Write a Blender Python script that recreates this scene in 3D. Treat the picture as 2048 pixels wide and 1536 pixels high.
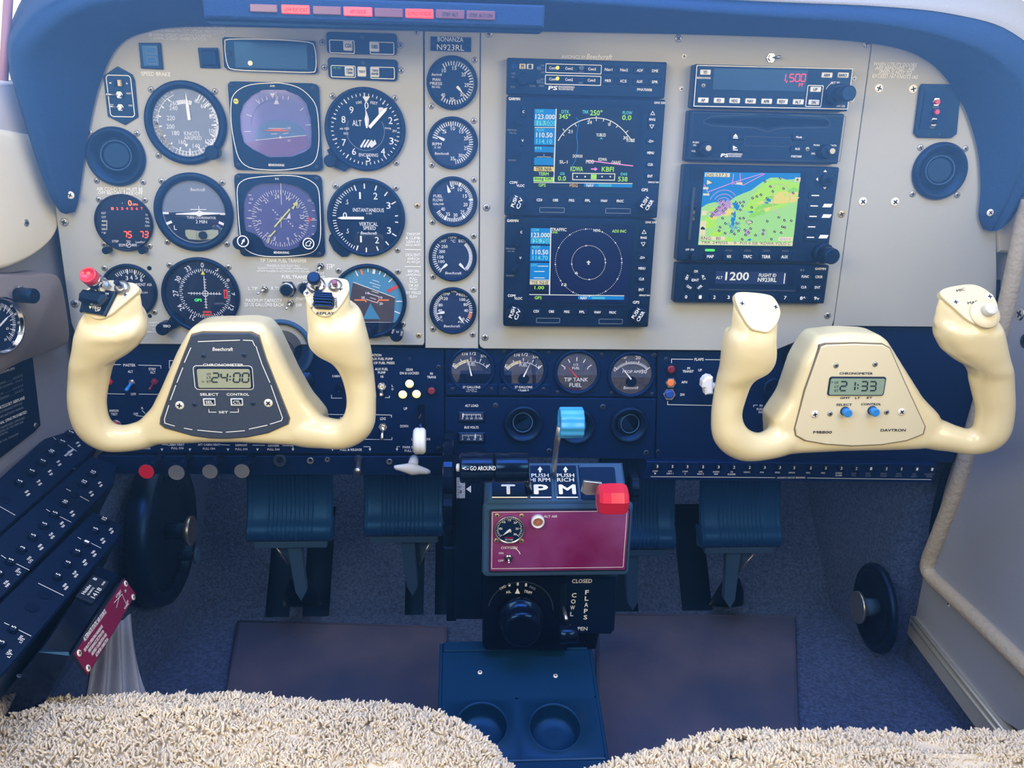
import bpy, bmesh, math, random
from mathutils import Vector, Matrix, noise
random.seed(7)
S = bpy.context.scene
for o in list(bpy.data.objects): bpy.data.objects.remove(o, do_unlink=True)
COL = S.collection
PI = math.pi

# ------------------------------------------------------------ camera
F = 1619.04
CP = Vector((-.02613, -.848, .02413))
_p, _y, _r = (math.radians(a) for a in (-17.228, -3.830, -1.2907))
CM = Matrix.Rotation(_y, 3, 'Z') @ Matrix.Rotation(_p, 3, 'X') @ Matrix.Rotation(_r, 3, 'Y')
cam = bpy.data.objects.new('camera', bpy.data.cameras.new('camera'))
COL.objects.link(cam); S.camera = cam
cam.data.sensor_width = 36; cam.data.lens = F / 2048 * 36; cam.data.clip_start = .01
cam.matrix_world = Matrix.Translation(CP) @ (CM @ Matrix.Rotation(PI / 2, 3, 'X')).to_4x4()

# ------------------------------------------------------------ light
S.view_settings.view_transform = 'Standard'; S.view_settings.look = 'None'
S.view_settings.gamma = 1; S.view_settings.use_curve_mapping = False
S.view_settings.exposure = -0.06
S.cycles.max_bounces = 8; S.cycles.transparent_max_bounces = 16; S.cycles.volume_bounces = 0
W = bpy.data.worlds.new('sky'); S.world = W; W.use_nodes = True
bg = W.node_tree.nodes['Background']; bg.inputs[0].default_value = (.97, .98, 1, 1); bg.inputs[1].default_value = 1.25
def area(name, loc, to, size, power, col, sy=None, spread=180):
    l = bpy.data.lights.new(name, 'AREA'); l.energy = power; l.color = col; l.size = size
    if sy: l.shape = 'RECTANGLE'; l.size_y = sy
    l.spread = math.radians(spread)
    o = bpy.data.objects.new(name, l); COL.objects.link(o); o.location = loc
    o.rotation_euler = (Vector(to) - Vector(loc)).to_track_quat('-Z', 'Y').to_euler(); return o
area('left_window_light', (-.62, -1.05, .30), (.1, -.02, -.22), .8, 9.6, (1, .90, .66), .4)
area('right_window_light', (.72, -1.0, .30), (0, -.02, -.22), .8, 7.8, (1, .90, .67), .4)
area('blue_fill_light', (.05, -.42, .48), (.05, -.06, -.05), 1.0, 5.8, (.23, .40, 1), .34, 120)  # blue fill lamp added inside the cabin for the panel top and haze

# ------------------------------------------------------------ frames: a plane in the cabin and the point of it a sight line meets
class Fr:
    def __init__(s, o, u, v):
        s.o = Vector(o); s.u = Vector(u).normalized(); v = Vector(v)
        s.w = s.u.cross(v).normalized(); s.v = s.w.cross(s.u).normalized()
    def mat(s): return Matrix.Translation(s.o) @ Matrix((s.u, s.v, s.w)).transposed().to_4x4()
    def px(s, x, y, w=0):
        d = CM @ Vector(((x - 1024) / F, 1, (768 - y) / F)); q = s.o + s.w * w
        h = CP + d * ((q - CP).dot(s.w) / d.dot(s.w)) - s.o
        return h.dot(s.u), h.dot(s.v)
    def at(s, x, y, w=0):
        a, b = s.px(x, y, w); return s.o + s.u * a + s.v * b + s.w * w
    def sub(s, x, y, w=0, rot=0):
        c, n = math.cos(rot), math.sin(rot)
        return Fr(s.at(x, y, w), s.u * c + s.v * n, s.v * c - s.u * n)
    def k(s, x, y, w=0):      # metres per photo pixel there
        return (s.at(x, y, w) - CP).dot(CM @ Vector((0, 1, 0))) / F
PF = Fr((0, 0, 0), (1, 0, 0), (0, 0, 1))          # the instrument panel: u right, v up, w to the pilot

# ------------------------------------------------------------ materials
MATS = {}
def lin(c): return tuple((x / 255 / 12.92 if x <= 10.3 else ((x / 255 + .055) / 1.055) ** 2.4) for x in c)
def M(name, col=(128, 128, 128), rough=.5, metal=0, emit=0, bump=0, bs=200, spec=.5, vary=0, vs=6, coat=0, col2=None, ecol=None):
    if name in MATS: return MATS[name]
    m = bpy.data.materials.new(name); MATS[name] = m; m.use_nodes = True
    nt = m.node_tree; b = nt.nodes['Principled BSDF']; c = (*lin(col), 1)
    b.inputs['Base Color'].default_value = c; b.inputs['Roughness'].default_value = rough
    b.inputs['Metallic'].default_value = metal; b.inputs['Specular IOR Level'].default_value = spec
    if max(col) < 130 and col[2] > col[0] * 1.15: b.inputs['Specular Tint'].default_value = (.14, .40, 1, 1)
    b.inputs['Coat Weight'].default_value = coat; b.inputs['Coat Roughness'].default_value = .08
    if emit:
        b.inputs['Emission Color'].default_value = (*lin(ecol or col), 1); b.inputs['Emission Strength'].default_value = emit
    if bump or vary:
        tc = nt.nodes.new('ShaderNodeTexCoord')
        n = nt.nodes.new('ShaderNodeTexNoise'); n.inputs['Scale'].default_value = bs; n.inputs['Detail'].default_value = 3
        nt.links.new(tc.outputs['Object'], n.inputs['Vector'])
        if bump:
            bp = nt.nodes.new('ShaderNodeBump'); bp.inputs['Strength'].default_value = bump; bp.inputs['Distance'].default_value = .002
            nt.links.new(n.outputs[0], bp.inputs['Height']); nt.links.new(bp.outputs[0], b.inputs['Normal'])
        if vary:
            n2 = nt.nodes.new('ShaderNodeTexNoise'); n2.inputs['Scale'].default_value = vs; n2.inputs['Detail'].default_value = 5
            nt.links.new(tc.outputs['Object'], n2.inputs['Vector'])
            mx = nt.nodes.new('ShaderNodeMix'); mx.data_type = 'RGBA'
            mr = nt.nodes.new('ShaderNodeMapRange'); mr.inputs[1].default_value = .35; mr.inputs[2].default_value = .65; mr.inputs[4].default_value = vary
            nt.links.new(n2.outputs[0], mr.inputs[0]); nt.links.new(mr.outputs[0], mx.inputs[0])
            mx.inputs[6].default_value = c; mx.inputs[7].default_value = (*lin(col2 or tuple(x * .5 for x in col)), 1)
            nt.links.new(mx.outputs[2], b.inputs['Base Color'])
    return m
def glass(name, tint=(255, 255, 255), f=.06, rough=.02):
    m = bpy.data.materials.new(name); MATS[name] = m; m.use_nodes = True; nt = m.node_tree
    for n in list(nt.nodes): nt.nodes.remove(n)
    out = nt.nodes.new('ShaderNodeOutputMaterial'); mx = nt.nodes.new('ShaderNodeMixShader')
    t = nt.nodes.new('ShaderNodeBsdfTransparent'); g = nt.nodes.new('ShaderNodeBsdfGlossy')
    t.inputs[0].default_value = (.96, .97, 1, 1); g.inputs[0].default_value = (*lin(tint), 1); g.inputs['Roughness'].default_value = rough
    mx.inputs[0].default_value = f
    nt.links.new(t.outputs[0], mx.inputs[1]); nt.links.new(g.outputs[0], mx.inputs[2]); nt.links.new(mx.outputs[0], out.inputs[0])
    return m
M('panel', (164, 166, 163), .55, bump=.06, bs=900)
M('panel_edge', (150, 150, 148), .5)
M('black', (6, 22, 50), .42, bump=.05, bs=800)
M('blackgloss', (5, 13, 34), .16)
M('knobblack', (7, 20, 44), .38)
M('face', (6, 22, 50), .6)
M('facegrey', (110, 122, 142), .6)
M('navy', (2, 22, 62), .5, bump=.05, bs=700)
M('navydark', (2, 12, 38), .6)
M('white', (235, 236, 238), .5)
M('print', (238, 240, 240), .5)
M('dimprint', (120, 132, 150), .5)
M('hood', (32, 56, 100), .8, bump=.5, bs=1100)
M('hood_lit', (150, 152, 158), .9, bump=.6, bs=900)  # light on the hood top put into a paler colour
M('screw', (165, 165, 165), .35, .6)
M('screwbright', (240, 236, 226), .4, .2)
M('screwgold', (190, 170, 130), .35, .5)
M('screwdark', (56, 66, 84), .4, .4)
M('slot', (3, 8, 20), .7)
M('chrome', (215, 215, 218), .12, 1)
M('silver', (170, 172, 176), .3, .9)
M('cream', (234, 220, 176), .3, coat=.4, spec=.5, vary=.25, vs=9, col2=(224, 208, 166))
M('creamcap', (226, 214, 178), .4, vary=.4, vs=25, col2=(212, 198, 160))
M('groove', (120, 108, 88), .8)
M('creamplate', (222, 212, 180), .45)
M('yokeplate', (62, 68, 80), .45, bump=.15, bs=900)
M('lcd', (158, 164, 140), .3)
M('lcdink', (34, 44, 46), .5)
M('ink', (26, 30, 40), .6)
M('red', (208, 30, 60), .28, coat=.5)
M('darkred', (120, 26, 50), .3, coat=.3)
M('blueknob', (58, 158, 222), .35)
M('bluebtn', (40, 130, 210), .35)
M('orange', (238, 130, 70), .5)
M('yellow', (226, 224, 70), .5)
M('amber', (212, 196, 150), .5)
M('green', (70, 190, 90), .5)
M('carpet', (62, 86, 132), .95, bump=1, bs=420, vary=.8, vs=260, col2=(28, 46, 86))
M('mat', (86, 84, 106), .42, bump=.25, bs=60, vary=.7, vs=7, col2=(38, 56, 92))
M('console', (8, 44, 78), .42)
M('rubber', (18, 60, 112), .38)
M('castgrey', (52, 80, 112), .5)
M('beige', (196, 190, 178), .6)
M('creampad', (240, 232, 208), .55)
M('greyvinyl', (128, 130, 140), .6, bump=.3, bs=700)
M('door', (146, 152, 168), .62, bump=.25, bs=800)
M('piping', (176, 166, 150), .6, bump=.8, bs=160)
M('wool', (240, 226, 204), .95, vary=.6, vs=11, col2=(206, 196, 184))
M('maroon', (120, 26, 66), .4)
M('purple', (150, 30, 108), .3, .5, vary=.9, vs=14, col2=(176, 96, 166))
M('alu', (196, 196, 186), .45, .5)
glass('glass', f=.04); glass('glasscoat', (190, 180, 255), .22, .06); glass('screenglass', f=.035, rough=.1)

# ------------------------------------------------------------ mesh builder
def cat(pts, n=6, closed=False):
    pts = [Vector(p) for p in pts]; out = []; L = len(pts)
    for i in range(L if closed else L - 1):
        g = (lambda j: pts[j % L]) if closed else (lambda j: pts[min(max(j, 0), L - 1)])
        a, b, c, d = g(i - 1), g(i), g(i + 1), g(i + 2)
        for k in range(n):
            t = k / n
            out.append(.5 * ((2 * b) + (c - a) * t + (2 * a - 5 * b + 4 * c - d) * t * t + (3 * b - a - 3 * c + d) * t ** 3))
    if not closed: out.append(pts[-1])
    return out
def rrect(x0, y0, x1, y1, r=0, n=4):
    if x0 > x1: x0, x1 = x1, x0
    if y0 > y1: y0, y1 = y1, y0
    r = min(r, (x1 - x0) / 2 * .99, (y1 - y0) / 2 * .99)
    if r <= 0: return [(x0, y0), (x1, y0), (x1, y1), (x0, y1)]
    o = []
    for cx, cy, a in ((x1 - r, y0 + r, -90), (x1 - r, y1 - r, 0), (x0 + r, y1 - r, 90), (x0 + r, y0 + r, 180)):
        for k in range(n + 1):
            t = math.radians(a + 90 * k / n); o.append((cx + r * math.cos(t), cy + r * math.sin(t)))
    return o
_TX = {}
def textmesh(s, off):
    key = (s, off)
    if key not in _TX:
        c = bpy.data.curves.new('t', 'FONT'); c.body = s; c.offset = off; c.resolution_u = 2
        c.align_x = 'CENTER'; c.space_line = .92
        o = bpy.data.objects.new('t', c); COL.objects.link(o)
        dg = bpy.context.evaluated_depsgraph_get(); me = bpy.data.meshes.new_from_object(o.evaluated_get(dg))
        vs = [v.co.xy.copy() for v in me.vertices]; fs = [tuple(p.vertices) for p in me.polygons]
        bpy.data.objects.remove(o); bpy.data.curves.remove(c); bpy.data.meshes.remove(me)
        if vs:
            x0 = min(v.x for v in vs); x1 = max(v.x for v in vs); y0 = min(v.y for v in vs); y1 = max(v.y for v in vs)
        else: x0 = y0 = 0; x1 = y1 = 1
        _TX[key] = (vs, fs, x0, x1, y0, y1)
    return _TX[key]
class MB:
    def __init__(s, name=None, parent=None, th=None): s.v = []; s.f = []; s.m = []; s.sm = []; s.mats = []; s.name = name; s.parent = parent; s.th = th
    def mi(s, m):
        if m not in s.mats: s.mats.append(m)
        return s.mats.index(m)
    def add(s, vs, fs, m, smooth=False):
        b = len(s.v); s.v += [tuple(v) for v in vs]; k = s.mi(m)
        for f in fs: s.f.append(tuple(i + b for i in f)); s.m.append(k); s.sm.append(smooth)
    def prism(s, pts, w0, w1, m, bev=0, top=None, back=True, bm=None):
        n = len(pts); pts = [tuple(p[:2]) for p in pts]
        ar = sum(pts[i][0] * pts[(i + 1) % n][1] - pts[(i + 1) % n][0] * pts[i][1] for i in range(n))
        if ar < 0: pts = pts[::-1]
        vs = [(x, y, w0) for x, y in pts]; fs = []
        if back: fs.append(tuple(range(n))[::-1])
        if bev:
            ins = []
            for i in range(n):
                a, b, c = Vector(pts[i - 1]), Vector(pts[i]), Vector(pts[(i + 1) % n])
                d1 = (b - a).normalized(); d2 = (c - b).normalized()
                nn = Vector((-d1.y - d2.y, d1.x + d2.x)); l = nn.length
                nn = nn / l * min(1.5, 2 / l) if l > 1e-6 else Vector((0, 0)); ins.append(b + nn * bev)
            vs += [(x, y, w1 - bev) for x, y in pts] + [(p.x, p.y, w1) for p in ins]; L = 3
        else: vs += [(x, y, w1) for x, y in pts]; L = 2
        for l in range(L - 1):
            for i in range(n): j = (i + 1) % n; fs.append((l * n + i, l * n + j, l * n + n + j, l * n + n + i))
        s.add(vs, fs, m)
        b = len(s.v) - n; s.f.append(tuple(range(b, b + n))); s.m.append(s.mi(top or m)); s.sm.append(False)
    def rect(s, x0, y0, x1, y1, w0, w1, m, r=0, bev=0, top=None): s.prism(rrect(x0, y0, x1, y1, r), w0, w1, m, bev, top)
    def flat(s, pts, w, m): s.add([(p[0], p[1], w) for p in pts], [tuple(range(len(pts)))], m)
    def lathe(s, c, prof, m, n=32, mat=None, sx=1, sy=1, smooth=True, flute=0, fl=0):
        vs = []; fs = []; k = len(prof)
        for i in range(n):
            a = 2 * PI * i / n; q = 1 - (flute * (i % 2) if flute else 0)
            for j, (r, w) in enumerate(prof):
                qq = q if (not fl or j in fl) else 1
                vs.append((c[0] + r * qq * sx * math.cos(a), c[1] + r * qq * sy * math.sin(a), w))
        for i in range(n):
            a = i * k; b = ((i + 1) % n) * k
            for j in range(k - 1): fs.append((a + j, b + j, b + j + 1, a + j + 1))
        if mat: vs = [mat @ Vector(v) for v in vs]
        st = len(s.v); s.add(vs, fs, m, smooth)
        for j in (0, k - 1):
            if prof[j][0] > 1e-6:
                f = tuple(st + i * k + j for i in range(n)); s.f.append(f if j else f[::-1]); s.m.append(s.mi(m)); s.sm.append(False)
    def cyl(s, c, r, w0, w1, m, n=32, bev=None, mat=None, **k):
        bev = min(r, abs(w1 - w0)) * .15 if bev is None else bev
        s.lathe(c, [(r, w0), (r, w1 - bev), (r - bev, w1)] if bev else [(r, w0), (r, w1)], m, n, mat, smooth=False if n < 14 else True, **k)
    def ring(s, c, r0, r1, w, m, a0=0, a1=360, n=40, h=0):
        a = [math.radians(90 - (a0 + (a1 - a0) * i / n)) for i in range(n + 1)]
        vs = []
        for t in a: vs += [(c[0] + r0 * math.cos(t), c[1] + r0 * math.sin(t), w), (c[0] + r1 * math.cos(t), c[1] + r1 * math.sin(t), w)]
        s.add(vs, [(2 * i, 2 * i + 1, 2 * i + 3, 2 * i + 2)[::-1] for i in range(n)], m)
    def line(s, pts, wd, w, m, closed=False):
        P = [Vector(p[:2]) for p in pts]; n = len(P); vs = []
        for i in range(n):
            a = P[i - 1] if (i or closed) else P[i]; b = P[(i + 1) % n] if (i < n - 1 or closed) else P[i]
            d1 = (P[i] - a); d2 = (b - P[i]); d1 = d1.normalized() if d1.length > 1e-9 else d2.normalized(); d2 = d2.normalized() if d2.length > 1e-9 else d1
            nn = Vector((-(d1 + d2).y, (d1 + d2).x)); l = nn.length; nn = nn / l * min(2 / l, 1.6) if l > 1e-6 else Vector((-d1.y, d1.x))
            vs += [(*(P[i] + nn * wd / 2), w), (*(P[i] - nn * wd / 2), w)]
        q = [(2 * i, 2 * i + 1, (2 * i + 3) % (2 * n), (2 * i + 2) % (2 * n)) for i in range(n if closed else n - 1)]
        s.add(vs, q, m)
    def text(s, t, c, h, w, m, wd=None, rot=0, off=.008, al='c', sk=0):
        vs, fs, x0, x1, y0, y1 = textmesh(t, 0)
        if not vs: return
        sy = h / (y1 - y0); sx = (wd / (x1 - x0)) if wd else sy * .9; off = min(off, .03)
        cx = {'c': (x0 + x1) / 2, 'l': x0, 'r': x1}[al]; cy = (y0 + y1) / 2; ca, sa = math.cos(math.radians(rot)), math.sin(math.radians(rot))
        P = [(0, 0)] if off < .003 else [(-off, -off * .5), (off, off * .5)] if off < .011 else [(-off, 0), (off, 0), (0, off), (0, -off)]
        for i, (ex, ey) in enumerate(P):     # heavier strokes: the same lettering laid down again a hair beside itself
            o = []
            for v in vs:
                y = (v.y - cy + ey) * sy; x = (v.x - cx + ex) * sx + y * sk; o.append((c[0] + x * ca - y * sa, c[1] + x * sa + y * ca, w + i * .00005))
            s.add(o, fs, m)
    def ticks(s, c, r0, r1, a0, a1, n, wd, w, m):
        for i in range(n):
            t = math.radians(90 - (a0 + (a1 - a0) * i / max(1, n - 1))); d = (math.cos(t), math.sin(t))
            s.line([(c[0] + r0 * d[0], c[1] + r0 * d[1]), (c[0] + r1 * d[0], c[1] + r1 * d[1])], wd, w, m)
    def needle(s, c, a, r, wd, w, m, tail=0, h=.0006, tip=.25):
        t = math.radians(90 - a); d = Vector((math.cos(t), math.sin(t))); e = Vector((-d.y, d.x)); c = Vector(c[:2])
        P = [c - d * tail - e * wd / 2, c - d * tail + e * wd / 2, c + d * r * (1 - tip) + e * wd / 2, c + d * r, c + d * r * (1 - tip) - e * wd / 2]
        s.prism([tuple(p) for p in P], w, w + h, m)
    def tube(s, pts, rad, m, n=12, caps=True, smooth=True, sq=1):
        pts = [Vector(p) for p in pts]; vs = []; fs = []; up = None
        if not isinstance(rad, (list, tuple)): rad = [rad] * len(pts)
        for i, p in enumerate(pts):
            d = (pts[min(i + 1, len(pts) - 1)] - pts[max(i - 1, 0)]).normalized()
            if up is None: up = d.orthogonal().normalized()
            up = (up - d * up.dot(d)).normalized(); b = d.cross(up)
            for k in range(n):
                a = 2 * PI * k / n; vs.append(p + (up * math.cos(a) + b * math.sin(a) * sq) * rad[i])
        for i in range(len(pts) - 1):
            for k in range(n): fs.append((i * n + k, i * n + (k + 1) % n, (i + 1) * n + (k + 1) % n, (i + 1) * n + k))
        if caps: fs += [tuple(range(n))[::-1], tuple(range((len(pts) - 1) * n, len(pts) * n))]
        s.add(vs, fs, m, smooth)
    def loft(s, rings, m, caps=True, smooth=True, closed=True):
        n = len(rings[0]); vs = [v for r in rings for v in r]; fs = []
        for i in range(len(rings) - 1):
            for k in range(n if closed else n - 1): fs.append((i * n + k, i * n + (k + 1) % n, (i + 1) * n + (k + 1) % n, (i + 1) * n + k))
        if caps: fs += [tuple(range(n))[::-1], tuple(range((len(rings) - 1) * n, len(rings) * n))]
        s.add(vs, fs, m, smooth)
    def box(s, a, b, m): s.rect(a[0], a[1], b[0], b[1], a[2], b[2], m)
    def mesh(s, name):
        me = bpy.data.meshes.new(name); me.from_pydata(s.v, [], s.f); me.polygons.foreach_set('material_index', s.m)
        me.polygons.foreach_set('use_smooth', s.sm)
        for m in s.mats: me.materials.append(MATS[m] if isinstance(m, str) else m)
        me.update(); return me
    def __enter__(s): return s
    def __exit__(s, *a):
        if a[0]: return
        s.ob = bpy.data.objects.new(s.name, s.mesh(s.name)); COL.objects.link(s.ob)
        if s.parent: s.ob.parent = s.parent
class Th:
    """one thing: an Empty on its frame; parts are built in the frame's u, v, w"""
    def __init__(s, name, label, cat, x, y, fr=PF, w=0, group=None, rot=0):
        s.fr = fr.sub(x, y, w, math.radians(rot)); s.e = bpy.data.objects.new(name, None); COL.objects.link(s.e)
        s.e.empty_display_size = .02; s.e.matrix_world = s.fr.mat(); s.e['label'] = label; s.e['category'] = cat
        if group: s.e['group'] = group
        s.k = s.fr.k(x, y)
    def p(s, x, y, w=0): return s.fr.px(x, y, w)
    def part(s, name, parent=None): return MB(name, parent or s.e, s)
    def screws(s, pts, r, w, mat='screw'):
        for x, y in pts: put_screw(s.e, s.p(x, y, w), r * s.k, w, mat)
def struct(name, kind='structure'):
    mb = MB(name)
    ex = mb.__class__.__exit__
    return mb
def done(mb, **props):
    ob = bpy.data.objects.new(mb.name, mb.mesh(mb.name)); COL.objects.link(ob)
    for k, v in props.items(): ob[k] = v
    return ob
_SC = {}
def put_screw(parent, c, r, w, mat):
    key = mat
    if key not in _SC:
        b = MB(); b.lathe((0, 0), [(1.0, 0), (.92, .22), (.55, .34), (0, .36)], mat, 20)
        a = random.random()
        for t in (0, 90):
            t = math.radians(t); d = Vector((math.cos(t), math.sin(t))); e = Vector((-d.y, d.x))
            b.prism([tuple(d * .55 + e * .14), tuple(-d * .55 + e * .14), tuple(-d * .55 - e * .14), tuple(d * .55 - e * .14)], .30, .39, 'slot')
        _SC[key] = b.mesh('screw')
    o = bpy.data.objects.new('screw', _SC[key]); COL.objects.link(o); o.parent = parent
    o.location = (c[0], c[1], w); o.rotation_euler = (0, 0, random.random() * 1.5); o.scale = (r, r, min(r, .003))
    return o
# ------------------------------------------------------------ the cabin shell
ZF = -.64
def slab(name, pts, n, t, m):
    pts = [Vector(p) for p in pts]; n = Vector(n).normalized(); k = len(pts)
    mb = MB(name); mb.add(pts + [p - n * t for p in pts], [tuple(range(k)), tuple(range(k, 2 * k))[::-1]] + [(i, k + i, k + (i + 1) % k, (i + 1) % k) for i in range(k)], m)
    return mb
def wall(name, plan, z0, z1, m, side):
    mb = MB(name); n = len(plan)
    vs = [(x, y, z) for x, y in plan for z in (z0, z1)] + [(x + side * .012, y, z) for x, y in plan for z in (z0, z1)]
    fs = [(2 * i, 2 * i + 1, 2 * i + 3, 2 * i + 2) for i in range(n - 1)] + [(2 * n + 2 * i, 2 * n + 2 * i + 2, 2 * n + 2 * i + 3, 2 * n + 2 * i + 1) for i in range(n - 1)]
    fs += [(2 * i + e, 2 * i + 2 + e, 2 * n + 2 * i + 2 + e, 2 * n + 2 * i + e) for i in range(n - 1) for e in (0, 1)] + [(0, 1, 2 * n + 1, 2 * n), (2 * n - 2, 2 * n - 1, 4 * n - 1, 4 * n - 2)]
    mb.add(vs, fs, m); return done(mb, kind='structure')
done(slab('floor', [(-.53, -1.6, ZF), (.62, -1.6, ZF), (.62, .17, ZF), (-.53, .17, ZF)], (0, 0, 1), .02, 'carpet'), kind='structure')
# sloping toe board with four slots for the pedal arms
TB = Fr((0, .17, ZF), (1, 0, 0), (0, .33, .39))
mb = MB('wall_toe'); pts = [TB.at(x, y) for x, y in ()]
def tq(u0, v0, u1, v1, m='carpet', w=0):
    mb.add([TB.o + TB.u * a + TB.v * b + TB.w * w for a, b in ((u0, v0), (u1, v0), (u1, v1), (u0, v1))], [(0, 1, 2, 3)], m)
sl = [(-.302, -.268), (-.250, -.212), (-.105, -.078), (-.062, -.022), (.20, .235), (.30, .345)]
u = -.42
for a, b in sl: tq(u, 0, a, .52); tq(a, .16, b, .52); u = b
tq(u, 0, .60, .52); tq(-.42, 0, .6, .52, 'navydark', -.03)
done(mb, kind='structure')
wall('wall_front', [(-.45, .50), (.62, .50)], -.64, .10, 'navydark', 0)
wall('wall_left', [(-.52, -1.6), (-.495, -.2), (-.44, .03), (-.415, .07), (-.405, .5)], -.64, -.03, 'greyvinyl', -1)
wall('wall_right', [(.60, -1.6), (.582, -.2), (.575, .045)], -.64, .02, 'door', 1)
wall('wall_kick_left', [(-.462, -.5), (-.445, -.08), (-.428, .03), (-.407, .07), (-.400, .5)], -.64, -.335, 'carpet', -.3)
wall('wall_kick', [(.575, .046), (.532, .05), (.505, .5)], -.64, -.34, 'carpet', 1)

done(slab('ceiling', [(-.60, -1.6, .66), (.70, -1.6, .66), (.70, -.35, .66), (-.60, -.35, .66)], (0, 0, -1), .02, 'beige'), kind='structure')
wall('wall_back', [(-.60, -1.6), (.70, -1.6)], -.64, .66, 'beige', 0)
done(slab('wall_panel_backing', [PF.at(x, y, -.03) for x, y in ((120, 20), (1960, 20), (1960, 640), (1900, 900), (230, 880), (150, 640))], (0, -1, 0), .01, 'navydark'), kind='structure')
wall('wall_kick_right', [(.597, -1.3), (.577, -.2), (.5705, .045)], ZF, -.594, 'carpet', .3)
# haze volume added for windscreen glare in the lens, lit by the blue lamp
hz = MB('glare_haze'); hz.box((-.60, -.82, -.03), (.70, -.112, .36), 'panel')
ho = done(hz, kind='stuff'); ho['label'] = 'thin bluish haze volume added to stand in for windscreen glare'; ho['category'] = 'haze'
vm = bpy.data.materials.new('haze'); vm.use_nodes = True; nt = vm.node_tree
for n in list(nt.nodes): nt.nodes.remove(n)
vo = nt.nodes.new('ShaderNodeOutputMaterial'); vs_ = nt.nodes.new('ShaderNodeVolumeScatter')
vs_.inputs['Color'].default_value = (.14, .37, 1, 1); vs_.inputs['Density'].default_value = .47; vs_.inputs['Anisotropy'].default_value = .3
nt.links.new(vs_.outputs[0], vo.inputs['Volume']); ho.data.materials.clear(); ho.data.materials.append(vm)
# ------------------------------------------------------------ drawing on a face at height w; x, y and sizes in photo pixels, turned into metres on that face
class PX:
    def __init__(s, b, t, w): s.b = b; s.t = t; s.w = w; s.k = t.k
    def P(s, x, y): return s.t.p(x, y, s.w)
    def text(s, tx, x, y, h, wd=None, m='print', rot=0, al='c', off=.008, dw=.0004, sk=0): s.b.text(tx, s.P(x, y), h * s.k, s.w + dw, m, wd * s.k if wd else None, rot, off, al, sk)
    def seg7(s, tx, x, y, h, cw, wd, m, sk=.08):
        """seven segment digits centred on x, y; cw is the pitch of a digit"""
        T = {'0': 'abcdef', '1': 'bc', '2': 'abged', '3': 'abgcd', '4': 'fgbc', '5': 'afgcd', '7': 'abc'}; n = sum(1 if c in T else .45 for c in tx); x0 = x - n * cw / 2
        for c in tx:
            a = x0 + cw * .14; b = x0 + cw * .86; t, u = y - h / 2, y + h / 2; g = wd * .38; K = lambda px, py: (px + (y - py) * sk, py)
            L = dict(a=[(a + g, t), (b - g, t)], g=[(a + g, y), (b - g, y)], d=[(a + g, u), (b - g, u)], f=[(a, t + g), (a, y - g)], b=[(b, t + g), (b, y - g)], e=[(a, y + g), (a, u - g)], c=[(b, y + g), (b, u - g)])
            for k in T.get(c, ''): s.line([K(*v) for v in L[k]], wd, m)
            if c == ':': [s.line([K(x0 + cw * .2, v), K(x0 + cw * .2, v + wd)], wd, m) for v in (y - h * .2, y + h * .15)]
            if c == ',': s.line([K(x0 + cw * .2, u - wd), K(x0 + cw * .1, u + wd * 1.5)], wd, m)
            x0 += cw if c in T else cw * .45
    def line(s, pts, wd=1, m='print', closed=False, dw=.0004): s.b.line([s.P(*p) for p in pts], wd * s.k, s.w + dw, m, closed)
    def rect(s, x0, y0, x1, y1, h=.001, m='black', r=0, bev=0, top=None, dw=0): a = s.P(x0, y0); c = s.P(x1, y1); s.b.rect(a[0], a[1], c[0], c[1], s.w + dw, s.w + dw + h, m, r * s.k, bev, top)
    def poly(s, pts, h=.0005, m='black', bev=0, dw=0): s.b.prism([s.P(*p) for p in pts], s.w + dw, s.w + dw + h, m, bev)
    def box(s, x0, y0, x1, y1, wd=1, m='print', r=4, dw=.0004): a = s.P(x0, y0); c = s.P(x1, y1); s.b.line(rrect(a[0], a[1], c[0], c[1], r * s.k), wd * s.k, s.w + dw, m, True)
    def cyl(s, x, y, r, h, m='knobblack', n=24, dw=0, **k): s.b.cyl(s.P(x, y), r * s.k, s.w + dw, s.w + dw + h, m, n, **k)
    def ring(s, x, y, r0, r1, m='print', a0=0, a1=360, dw=.0004, n=40): s.b.ring(s.P(x, y), r0 * s.k, r1 * s.k, s.w + dw, m, a0, a1, n)
    def ticks(s, x, y, r0, r1, a0, a1, n, wd=1, m='print', dw=.0004): s.b.ticks(s.P(x, y), r0 * s.k, r1 * s.k, a0, a1, n, wd * s.k, s.w + dw, m)
    def needle(s, x, y, a, r, wd=4, m='white', tail=0, dw=.0008, tip=.25): s.b.needle(s.P(x, y), a, r * s.k, wd * s.k, s.w + dw, m, tail * s.k, .0005, tip)
    def nums(s, x, y, r, items, h, m='print', turn=False, wd=None):
        c = s.P(x, y)
        for tx, a in items:
            t = math.radians(90 - a); s.b.text(tx, (c[0] + r * s.k * math.cos(t), c[1] + r * s.k * math.sin(t)), h * s.k, s.w + .0004, m, wd * s.k if wd else None, -a if turn else 0)
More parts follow.
